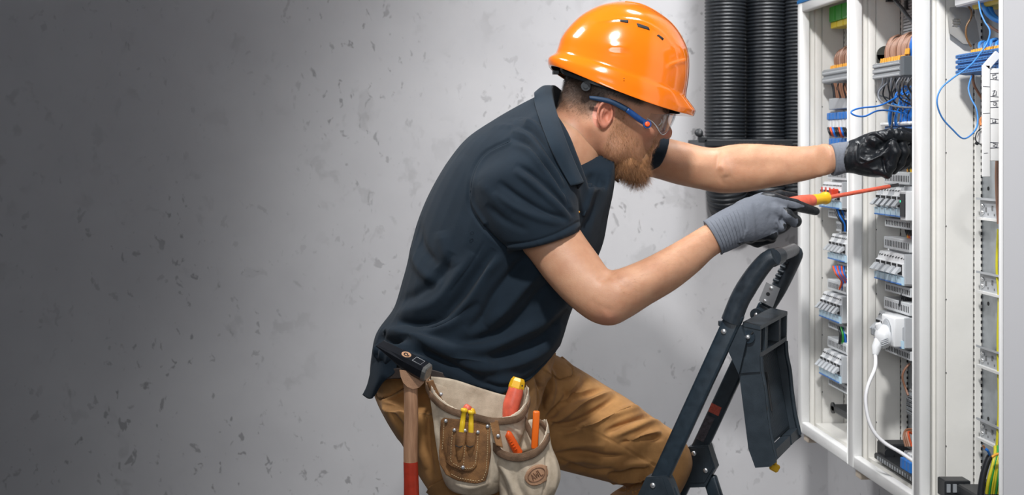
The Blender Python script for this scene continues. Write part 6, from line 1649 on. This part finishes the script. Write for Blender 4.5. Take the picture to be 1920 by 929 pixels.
q_ = np.array([(i * (nu_ + 1) + j, (i + 1) * (nu_ + 1) + j, (i + 1) * (nu_ + 1) + j + 1, i * (nu_ + 1) + j + 1) for i in range(nphi) for j in range(nu_)])
W = hw(np.array(vs)); nn = vnormals(W, q_); N = len(W)
e = [[i * (nu_ + 1), (i + 1) * (nu_ + 1)] for i in range(nphi)] + [[(i + 1) * (nu_ + 1) + nu_, i * (nu_ + 1) + nu_] for i in range(nphi)]
W2 = np.concatenate([W + nn * .0011, W - nn * .0011]); Q2 = np.concatenate([q_, q_[:, ::-1] + N, np.array([[b, a, a + N, b + N] for a, b in e])])
vmesh('lens', W2 - np.array(GLI)[None], Q2, LENS, gl)
mb = MB(); mb.tube([Vector(W[i * (nu_ + 1) + nu_]) - gl.location for i in range(nphi + 1)], .0009, 6); mb.build('lens_edge', mat('clear_edge', (.55, .55, .56), .15), gl)

# ---------------------------------------------------------------- screwdriver in the hand
RED = mat('red_insulated_handle', (0.72, 0.125, 0.07), 0.42, var=.18, vscale=70); YEL = mat('amber_handle', (0.86, 0.47, 0.012), 0.35, var=.08, vscale=80)
A_ = P(1551, 371, 2.545); B_ = P(1667, 350, 2.64); C_ = P(1691, 345, 2.66); dd = (B_ - A_).normalized()
sd = empty('screwdriver', 'insulated screwdriver with red shaft and amber collar held in the grey glove', 'screwdriver', A_)
def at_(s_): return dd * s_
MB().tube([at_(0), at_((B_ - A_).length)], .0042, 14).build('shaft', RED, sd)
mb = MB(); e0 = (B_ - A_).length; x_ = dd; z_ = Vector((0, .3, 1)); z_ = (z_ - x_ * z_.dot(x_)).normalized(); y_ = z_.cross(x_)
M = Matrix(((x_.x, y_.x, z_.x, 0), (x_.y, y_.y, z_.y, 0), (x_.z, y_.z, z_.z, 0), (0, 0, 0, 1)))
mb.tube([at_(e0), at_(e0 + .012)], .003, 12); mb.bbox(e0 + .010, e0 + .030, -.0012, .0012, -.0035, .0035, .0004, M=M); mb.build('blade', mat('blued_steel', (.09, .09, .10), .3, metal=.8), sd)
MB().tube([at_(.002), at_(-.002), at_(-.007), at_(-.013), at_(-.022), at_(-.038), at_(-.046)], [.0085, .0125, .0130, .0112, .0106, .0114, .0112], 20, sub=3).build('collar', YEL, sd)
MB().tube([at_(-.036), at_(-.050), at_(-.075), at_(-.105), at_(-.125), at_(-.130)], [.0098, .0125, .0145, .0140, .011, .006], 20, sub=3).build('handle', RED, sd)

# ---------------------------------------------------------------- tool belt with pouches
CANV = mat('natural_canvas', (0.62, 0.53, 0.41), 0.85, spec=.2, bump=.4, bscale=900, var=.22, vscale=22, col2=(.43, .35, .26))
LEA = mat('brown_suede', (0.29, 0.145, 0.058), 0.8, spec=.2, bump=.5, bscale=700, var=.35, vscale=35, col2=(.15, .078, .038)); LEAR = mat('worn_suede_rim', (0.20, 0.125, 0.080), 0.9, spec=.15, bump=.6, bscale=800, var=.3, vscale=60, col2=(.13, .08, .05))
TAN = mat('tan_leather', (0.42, 0.235, 0.135), 0.6, bump=.3, bscale=600, var=.2, vscale=50)
THR = mat('cream_thread', (.66, .50, .28), .7); RIV = mat('rivet_steel', (.55, .56, .58), .35, metal=.7)
tb = empty('tool_belt', 'canvas and suede tool belt with two pouches at the man\'s hip', 'tool belt', P(900, 800, 2.42)); TBL = parent_loc(tb)
def surfY(v, q, px, py, nrm=None):
    p = proj(v); d = (p[:, 0] - px) ** 2 + (p[:, 1] - py) ** 2; i = np.where(d < 25)[0]
    if not len(i): i = [int(d.argmin())]
    return float(v[i, 1].min())
def bag(loft, rimx, rimy, inner, yr=2.337, vox=.003):
    xs = [s_[0] for s_ in loft] + [s_[2] for s_ in loft]; ys = [s_[1] for s_ in loft] + [s_[3] for s_ in loft]
    lo = P(min(xs) - 15, max(ys) + 15, 2.3); hi = P(max(xs) + 15, min(ys) - 15, 2.3)
    lo2 = P(min(xs) - 15, max(ys) + 15, 2.5); hi2 = P(max(xs) + 15, min(ys) - 15, 2.5)
    G = Field((min(lo.x, lo2.x), 2.26, min(lo.z, lo2.z)), (max(hi.x, hi2.x), 2.52, max(hi.z, hi2.z)), vox, 8)
    G.a = G.from_mesh(*loft_mesh(loft))
    pxg = PX0 + F * G.X / yr; zc = CAMZ - (np.interp(pxg.ravel(), rimx, rimy)[:, None, None] - PY0) / F * yr
    zc = zc + np.clip(G.Y - yr, -.1, .1) * .22
    G.a = np.maximum(G.a, (G.Z - zc).astype(np.float32))
    G.cut(G.from_mesh(*loft_mesh(inner)), .003)
    v, q = G.mesh(); v = smooth(v, q, 2, .5); v, q = subdiv(v, q); return smooth(v, q, 2, .5), q
mloft = [(803, 700, 992, 715, 2.395, .050), (806, 745, 992, 755, 2.392, .052), (812, 790, 988, 790, 2.390, .054), (819, 840, 972, 840, 2.388, .054), (829, 893, 952, 893, 2.388, .050), (842, 917, 938, 918, 2.392, .040), (868, 926, 925, 925, 2.395, .022)]
inn = [(807, 690, 988, 705, 2.395, .046), (810, 745, 988, 755, 2.392, .048), (818, 790, 982, 790, 2.390, .048), (830, 830, 965, 830, 2.388, .044)]
m_rx = [795, 805, 820, 841, 870, 893, 924, 957, 975, 986, 995]; m_ry = [722, 734, 751, 765, 775, 780, 787, 785, 779, 770, 750]
mv, mq = bag(mloft, m_rx, m_ry, inn)
mv = strokes(mv, mq, [([(812, 790), (822, 850), (838, 905)], 5, .003), ([(820, 780), (832, 850), (850, 905)], 5, -.003), ([(930, 800), (935, 850), (930, 905)], 6, .0035), ([(920, 830), (922, 880), (915, 915)], 4, -.003), ([(850, 905), (880, 915), (920, 905)], 5, .003), ([(955, 795), (975, 800), (985, 790)], 4, -.002), ([(945, 795), (965, 806), (978, 820)], 4, .003)])
vm2('main_pouch', mv, mq, CANV, tb)
sloft = [(918, 770, 1016, 765, 2.372, .045), (922, 810, 1028, 795, 2.368, .048), (925, 845, 1034, 835, 2.362, .050), (929, 880, 1047, 868, 2.36, .050), (935, 915, 1051, 895, 2.36, .048), (938, 945, 1040, 925, 2.362, .045), (945, 980, 1030, 960, 2.365, .035), (960, 1000, 1010, 985, 2.37, .015)]
sinn = [(922, 760, 1012, 755, 2.372, .041), (926, 810, 1024, 795, 2.368, .044), (930, 845, 1028, 835, 2.362, .045), (938, 870, 1020, 870, 2.362, .038)]
s_rx = [915, 924, 932, 944, 958, 975, 992, 1006, 1020, 1029, 1040]; s_ry = [822, 834, 843, 850, 854, 855, 851, 844, 832, 816, 800]
sv2, sq2 = bag(sloft, s_rx, s_ry, sinn, 2.314)
sv2 = strokes(sv2, sq2, [([(930, 860), (955, 900), (968, 940)], 6, .004), ([(930, 880), (945, 915), (952, 945)], 5, -.004), ([(975, 862), (968, 900), (985, 940)], 5, -.003), ([(1024, 850), (1026, 890), (1018, 935)], 3, -.0045), ([(1034, 850), (1042, 890), (1034, 930)], 5, .004), ([(990, 870), (985, 905), (1000, 940)], 6, .0025)])
vm2('side_pouch', sv2, sq2, CANV, tb)
def rimline(v, q, xs, ys, off=.0035):
    return [P(x, y + 1, surfY(v, q, x, y + 9) - off) for x, y in zip(xs, ys)]
def flat_band(name, pts, wpx, m, parent, thick=.005, drop=0):
    u_ = [p + Vector((0, -.0005, wpx * .5 * .00098)) for p in pts]; l2 = [p - Vector((0, .0005, wpx * .5 * .00098)) for p in pts]; md = [p - Vector((0, .0022, 0)) for p in pts]
    return surf(name, [u_, md, l2], m, parent, thick, sub=4, loc=tuple(parent_loc(parent)))
fl = rimline(mv, mq, [806, 820, 841, 870, 893, 924, 957, 975, 988], [738, 753, 767, 777, 782, 789, 787, 781, 764])
flat_band('rim_binding', fl, 12, LEAR, tb)
bk = [P(806, 738, 2.385), P(800, 722, 2.40), P(806, 708, 2.43)]
flat_band('rim_binding', bk, 11, LEAR, tb)
bk = [P(988, 764, 2.37), P(992, 752, 2.39), P(988, 742, 2.42), P(978, 738, 2.438)]
flat_band('rim_binding', bk, 10, LEAR, tb)
fl2 = rimline(sv2, sq2, [926, 934, 945, 958, 975, 992, 1006, 1018, 1028], [836, 845, 851, 855, 856, 852, 845, 834, 818])
flat_band('side_rim_binding', [p - Vector((0, .003, 0)) for p in fl2], 14, LEAR, tb)
flat_band('side_rim_binding', [P(1028, 818, 2.355), P(1026, 806, 2.37), P(1014, 792, 2.39), P(1000, 784, 2.40)], 9, LEAR, tb)
flat_band('side_gusset', [P(985, 790, 2.372), P(993, 808, 2.368), P(1004, 830, 2.366)], 22, LEAR, tb, thick=.003)
# back panel seen above the rim
surf('back_panel', [[P(806, 706, 2.438), P(850, 712, 2.430), P(900, 728, 2.427), P(950, 742, 2.43), P(992, 744, 2.44)], [P(808, 740, 2.436), P(850, 755, 2.428), P(900, 770, 2.425), P(950, 775, 2.428), P(990, 770, 2.438)], [P(815, 800, 2.43), P(850, 810, 2.424), P(900, 820, 2.42), P(950, 820, 2.424), P(980, 810, 2.43)]], CANV, tb, .004, loc=tuple(TBL))
surf('side_back_panel', [[P(924, 790, 2.392), P(960, 792, 2.39), P(1004, 786, 2.395)], [P(926, 830, 2.39), P(965, 850, 2.388), P(1010, 835, 2.393)]], CANV, tb, .003, loc=tuple(TBL))
surf('hanging_strap', [[P(799, 716, 2.385), P(810, 738, 2.382), P(822, 762, 2.376)], [P(812, 713, 2.384), P(822, 735, 2.382), P(838, 764, 2.374)]], LEA, tb, .004, loc=tuple(TBL))
surf('divider_strap', [[P(916, 788, 2.331), P(922, 808, 2.328), P(930, 836, 2.316)], [P(934, 789, 2.331), P(937, 808, 2.328), P(943, 840, 2.314)]], LEA, tb, .003, loc=tuple(TBL))
# suede patch with pencil sleeves
pv, pq = mv, mq
patch = [(829, 788), (833, 784), (870, 788), (906, 790), (916, 798), (919, 806), (918, 850), (914, 885), (909, 902), (894, 907), (860, 901), (838, 890), (827, 870), (825, 845), (828, 815)]
drape2('suede_patch', patch, pv, pq, .0008, .003, LEA, tb)
inpt = [(845, 806), (849, 801), (865, 806), (896, 809), (899, 815), (898, 845), (894, 872), (884, 882), (866, 882), (847, 872), (842, 866), (843, 835)]
drape2('sleeve_patch', inpt, pv, pq, .0034, .003, LEA, tb)
yb_ = surfY(pv, pq, 870, 840)
for (x0, y0, x1, y1) in [(865, 811, 862, 862), (884, 812, 882, 862)]:
    mb = MB(); mb.tube([P(x0, y0, yb_ - .004) - TBL, P((x0 + x1) / 2, (y0 + y1) / 2 - 8, yb_ - .006) - TBL, P(x1, y1, yb_ - .001) - TBL], [.0092, .0098, .005], 14, sub=4); mb.build('pencil_sleeve', LEA, tb)
def stitches(poly, v, q, lift, parent, step=4.2, ln=2.6, r=.00055):
    poly = np.array(poly, float); pts = []; 
    for i in range(len(poly) - 1):
        L_ = np.linalg.norm(poly[i + 1] - poly[i]); k = max(1, int(L_ / step))
        for j in range(k):
            a = poly[i] + (poly[i + 1] - poly[i]) * j / k; b = a + (poly[i + 1] - poly[i]) / L_ * ln; pts.append((a, b))
    mb = MB()
    for a, b in pts:
        Y = surfY(v, q, *((a + b) / 2)) - lift
        mb.tube([P(*a, Y) - parent_loc(parent), P(*b, Y) - parent_loc(parent)], r, 5)
    return setk(mb.build('stitching', THR, parent), 'stuff')
stitches([(833, 790), (831, 820), (829, 845)], pv, pq, .0045, tb); stitches([(915, 806), (914, 850), (911, 885), (905, 900), (893, 903), (860, 897), (845, 889)], pv, pq, .0045, tb)
stitches([(849, 806), (846, 835), (845, 864), (850, 870), (867, 879), (884, 879), (891, 870), (895, 840), (896, 816)], pv, pq, .0072, tb)
stitches([(873, 815), (871, 845), (869, 874)], pv, pq, .0078, tb)
stitches([(806, 744), (841, 771), (893, 786), (924, 793), (957, 790), (985, 776)], pv, pq, .006, tb, r=.0004)
stitches([(919, 793), (925, 820), (932, 836)], pv, pq, .010, tb, r=.0004)
for (x, y, lf) in [(836, 790, .005), (914, 800, .005), (852, 807, .0075), (872, 808, .0075), (896, 811, .0075), (868, 877, .0075), (934, 818, .016), (813, 735, -.035), (827, 740, -.04)]:
    Y = surfY(pv, pq, x, y) - lf
    if lf < 0: Y = 2.378
    mb = MB(); mb.disc(P(x, y, Y) - TBL, (0, -1, 0), .0034, .0012, n=14, dome=.0012); mb.build('rivet', RIV, tb)
for (x0, x1, y) in [(854, 868, 836), (874, 888, 836)]:
    mb = MB(); mb.tube([P(x0, y, yb_ - .0125) - TBL, P((x0 + x1) / 2, y + 3, yb_ - .0150) - TBL, P(x1, y, yb_ - .0125) - TBL], .0009, 6, sub=3); mb.build('sleeve_slit', DARK, tb)
# oval leather emblem reading AWL
ec = (1006, 891); em = []
for k in range(28):
    t = 2 * math.pi * k / 28; a_, b_ = 23.5 * math.cos(t), 17.5 * math.sin(t); r_ = math.radians(-33); em.append((ec[0] + a_ * math.cos(r_) - b_ * math.sin(r_), ec[1] + a_ * math.sin(r_) + b_ * math.cos(r_)))
drape2('emblem', em, sv2, sq2, .0008, .0028, TAN, tb)
def ov(t, s_): 
    a_, b_ = 23.5 * s_ * math.cos(t), 15.5 * s_ * math.sin(t); r_ = math.radians(-33); return (ec[0] + a_ * math.cos(r_) - b_ * math.sin(r_), ec[1] + a_ * math.sin(r_) + b_ * math.cos(r_))
mb = MB(); LD = mat('embossed_leather', (.20, .095, .05), .7)
mb.tube([P(*ov(t, .74), surfY(sv2, sq2, *ov(t, .74)) - .0036) - TBL for t in np.linspace(0, 2 * math.pi, 30)], .0007, 5); mb.build('emblem_ring', LD, tb)
def loc_em(x, y):
    r_ = math.radians(-33); p = (ec[0] + x * math.cos(r_) - y * math.sin(r_), ec[1] + x * math.sin(r_) + y * math.cos(r_)); return P(*p, surfY(sv2, sq2, *p) - .0037) - TBL
for ch, segs in (('A', [[(-11, 6), (-8, -6), (-5, 6)], [(-10, 2), (-6, 2)]]), ('W', [[(-3.5, -6), (-2, 6), (0, -3), (2, 6), (3.5, -6)]]), ('L', [[(6, -6), (6, 6), (11, 6)]])):
    mb = MB()
    for sg in segs: mb.tube([loc_em(*p) for p in sg], .0009, 5)
    mb.build('embossed_letter', LD, tb)
# waist belt and brown bottom strip
surf('waist_belt', [[P(716, 694, 2.455), P(760, 690, 2.440), P(812, 694, 2.438), P(880, 716, 2.436)], [P(718, 712, 2.455), P(760, 710, 2.440), P(812, 712, 2.438), P(880, 736, 2.436)]], mat('dark_belt', (.03, .02, .016), .6, bump=.2), tb, .005, loc=tuple(TBL))

# ---- tools in the pouches
def stubtool(name, label, cat, pts, rs, m, group=None, n=16, sub=4):
    root = empty(name, label, cat, pts[-1], group)
    return root
t1 = empty('screwdriver', 'large screwdriver with red handle and yellow end standing in the main pouch', 'screwdriver', P(957, 778, 2.385)); TL = t1.location
MB().tube([P(968, 728, 2.39) - TL, P(965, 740, 2.389) - TL, P(959, 760, 2.387) - TL, P(956, 778, 2.385) - TL, P(954, 800, 2.384) - TL], [.0135, .0150, .0160, .0140, .011], 20, sub=4).build('handle', RED, t1)
mb = MB(); a, b = P(966, 733, 2.39) - TL, P(972, 712, 2.392) - TL
mb.tube([a, a.lerp(b, .3), a.lerp(b, .85), b + (b - a) * .12], [.0135, .0148, .0135, .0105], 6, smooth=False); mb.build('end_cap', YEL, t1)
mb = MB(); mb.disc(P(979, 724, 2.378) - TL, (.6, -.8, 0), .0018, .0004, n=10); mb.build('hang_hole', DARK, t1)
t1b = MB().tube([Vector((0, 0, 0)), P(950, 850, 2.384) - TL], .004, 10).build('shaft', RED, t1)
for (x0, y0, x1, y1, lb) in [(871, 766, 864, 812, 'left thin yellow screwdriver in the suede sleeves'), (883.5, 770, 883, 813, 'right thin yellow screwdriver in the suede sleeves')]:
    Y = yb_ - .006; r0 = empty('small_screwdriver', lb, 'screwdriver', P(x1, y1, Y), 'thin yellow screwdrivers'); R0 = r0.location
    a, b = P(x1, y1 + 6, Y) - R0, P(x0, y0, Y) - R0
    MB().tube([a, a.lerp(b, .35), a.lerp(b, .5), a.lerp(b, .52), a.lerp(b, .85), a.lerp(b, .87), a.lerp(b, .92), a.lerp(b, .98), b], [.0050, .0050, .0050, .0046, .0046, .0058, .0064, .0060, .003], 14).build('handle', mat('yellow_handle', (.80, .52, .02), .35), r0)
t2 = empty('plier_handle', 'red and yellow tool handle just showing behind the thin screwdrivers', 'tool', P(879, 790, 2.36)); TL2 = t2.location
MB().tube([P(874, 790, 2.365) - TL2, P(877, 768, 2.365) - TL2, P(880, 761, 2.366) - TL2], [.010, .0100, .006], 14, sub=3).build('red_grip', RED, t2)
MB().tube([P(884, 790, 2.362) - TL2, P(884, 774, 2.362) - TL2, P(886, 766, 2.363) - TL2], [.0085, .0082, .004], 14, sub=3).build('yellow_grip', YEL, t2)
OR = mat('orange_grip', (.85, .16, .012), .4)
t3 = empty('orange_pliers', 'orange handled pliers standing in the side pouch', 'pliers', P(985, 850, 2.36)); T3 = t3.location
def flatbar(mb, p0, p1, wid, th):
    d = p1 - p0; L_ = d.length; z = d.normalized(); y = Vector((0, 1, 0)); y = (y - z * y.dot(z)).normalized(); x = y.cross(z)
    M = Matrix(((x.x, y.x, z.x, p0.x), (x.y, y.y, z.y, p0.y), (x.z, y.z, z.z, p0.z), (0, 0, 0, 1))); mb.bbox(-wid / 2, wid / 2, -th / 2, th / 2, 0, L_, min(wid, th) * .35, M=M, seg=3)
mb = MB(); flatbar(mb, P(1002, 842, 2.36) - T3, P(1006, 771, 2.355) - T3, .0125, .009); mb.build('straight_grip', OR, t3)
mb = MB(); mb.tube([P(972, 850, 2.352) - T3, P(962, 832, 2.348) - T3, P(953, 815, 2.345) - T3, P(950, 812, 2.345) - T3], [.0085, .0082, .0072, .004], 14, sub=3)
for k in range(6): mb.tube([P(950.5 + 3 * k, 821 + 4.6 * k, 2.3405) - T3, P(954.5 + 3 * k, 819 + 4.6 * k, 2.3390) - T3], .0012, 5)
mb.build('ridged_grip', mat('deep_orange_grip', (.75, .10, .012), .4), t3)

# ---------------------------------------------------------------- hammer in the belt
hm = empty('hammer', 'hammer with black head and wooden, red-dipped handle hanging in the tool belt', 'hammer', P(770, 720, 2.40)); HM = hm.location
WOOD = mat('ash_wood', (.42, .235, .135), .55, var=.3, vscale=18, stretch=(8, 8, .8), bump=.15, bscale=60, col2=(.30, .155, .085)); HRED = mat('red_dipped_paint', (.40, .032, .012), .42, var=.15, vscale=90)
HST = mat('black_forged_steel', (.018, .020, .026), .32, metal=.5, var=.2, vscale=80); HSF = mat('bare_steel_face', (.24, .24, .23), .42, metal=.7, var=.25, vscale=120)
Yh = 2.352
hp = [(768, 700), (770, 730), (771, 780), (770, 830), (770, 867)]; hr = [.0125, .0128, .0132, .0133, .0133]
MB().tube([P(x, y, Yh + .02) - HM for x, y in hp], hr, 24, sub=4).build('handle', WOOD, hm)
MB().tube([P(770, 866, Yh + .02) - HM, P(771, 900, Yh + .02) - HM, P(772, 960, Yh + .02) - HM, P(772, 1010, Yh + .02) - HM, P(772, 1022, Yh + .02) - HM], [.0134, .0138, .0150, .0155, .011], 24, sub=4).build('painted_grip', HRED, hm)
# head: square bar with a wedge peen to the left and a chamfered face to the right
ax_ = Vector((.80, -.42, -.36)).normalized(); n1 = Vector((.22, -.42, .88)); n1 = (n1 - ax_ * n1.dot(ax_)).normalized(); n2 = ax_.cross(n1).normalized()
if n2.y > 0: n2 = -n2
hc_ = P(776, 686, Yh + .006)
def hp_(s_, a, b): return hc_ + ax_ * s_ + n1 * a + n2 * b - HM
sec = lambda s_, h1, h0, w: (lambda h1, h0, w: [hp_(s_, h1, w * .75), hp_(s_, h1 * .75 + h0 * .25, w), hp_(s_, h0 * .75 + h1 * .25, w), hp_(s_, h0, w * .75), hp_(s_, h0, -w * .75), hp_(s_, h0 * .75 + h1 * .25, -w), hp_(s_, h1 * .75 + h0 * .25, -w), hp_(s_, h1, -w * .75)])(h1 * 1.12, h0 * 1.18, w * 1.1)
S_ = [sec(-.078, .0085, .0060, .0125), sec(-.050, .0105, -.0020, .0130), sec(-.012, .0125, -.0120, .0130), sec(.014, .0125, -.0125, .0130), sec(.024, .0125, -.0125, .0130)]
mb = MB(); vs = [p for s__ in S_ for p in s__]; fs = [(i * 8 + j, i * 8 + (j + 1) % 8, (i + 1) * 8 + (j + 1) % 8, (i + 1) * 8 + j) for i in range(4) for j in range(8)] + [tuple(range(8))[::-1], tuple(range(32, 40))]
mb.add(vs, fs); hd = mb.build('head', HST, hm)
S2 = [sec(.024, .0125, -.0125, .0130), sec(.030, .0118, -.0118, .0122), sec(.032, .0105, -.0105, .0108)]
mb = MB(); vs = [p for s__ in S2 for p in s__]; fs = [(i * 8 + j, i * 8 + (j + 1) % 8, (i + 1) * 8 + (j + 1) % 8, (i + 1) * 8 + j) for i in range(2) for j in range(8)] + [tuple(range(8))[::-1], tuple(range(16, 24))]
mb.add(vs, fs); mb.build('striking_face', HSF, hm)
cc = hp_(-.020, .0136, 0)
MB().disc(cc, n1, .0092, .0006, n=24).build('wedge_ring', mat('tan_emblem', (.50, .28, .16), .5), hm)
MB().tube([cc + n1 * .0010 + (ax_ * math.cos(t) + n2 * math.sin(t)) * (.0060 - .00062 * t) for t in np.linspace(0, 6.6, 26)], .0010, 5).build('ring_mark', HST, hm)
mb = MB()
fr_ = [hp_(a, .0142, b) for a, b in [(-.002, .008), (.016, .008), (.016, -.008), (-.002, -.008), (-.002, .008)]]
mb.tube(fr_, .0006, 5); mb.build('plate_frame', mat('pale_mark', (.35, .36, .38), .4), hm)
lea = [(749, 694), (751, 706), (756, 718), (764, 726), (774, 730), (786, 727), (795, 718), (800, 706), (792, 698)]
mb = MB(); mb.prism([((x - PX0) / F * (Yh + .004), CAMZ - (y - PY0) / F * (Yh + .004)) for x, y in lea], Yh + .002, Yh + .006, M=Matrix.Translation(-HM)); 
o = mb.build('hammer_holder', TAN, tb); o.data.transform(Matrix.Translation(HM - TBL)); o['label'] = 'rounded tan leather hammer holder'
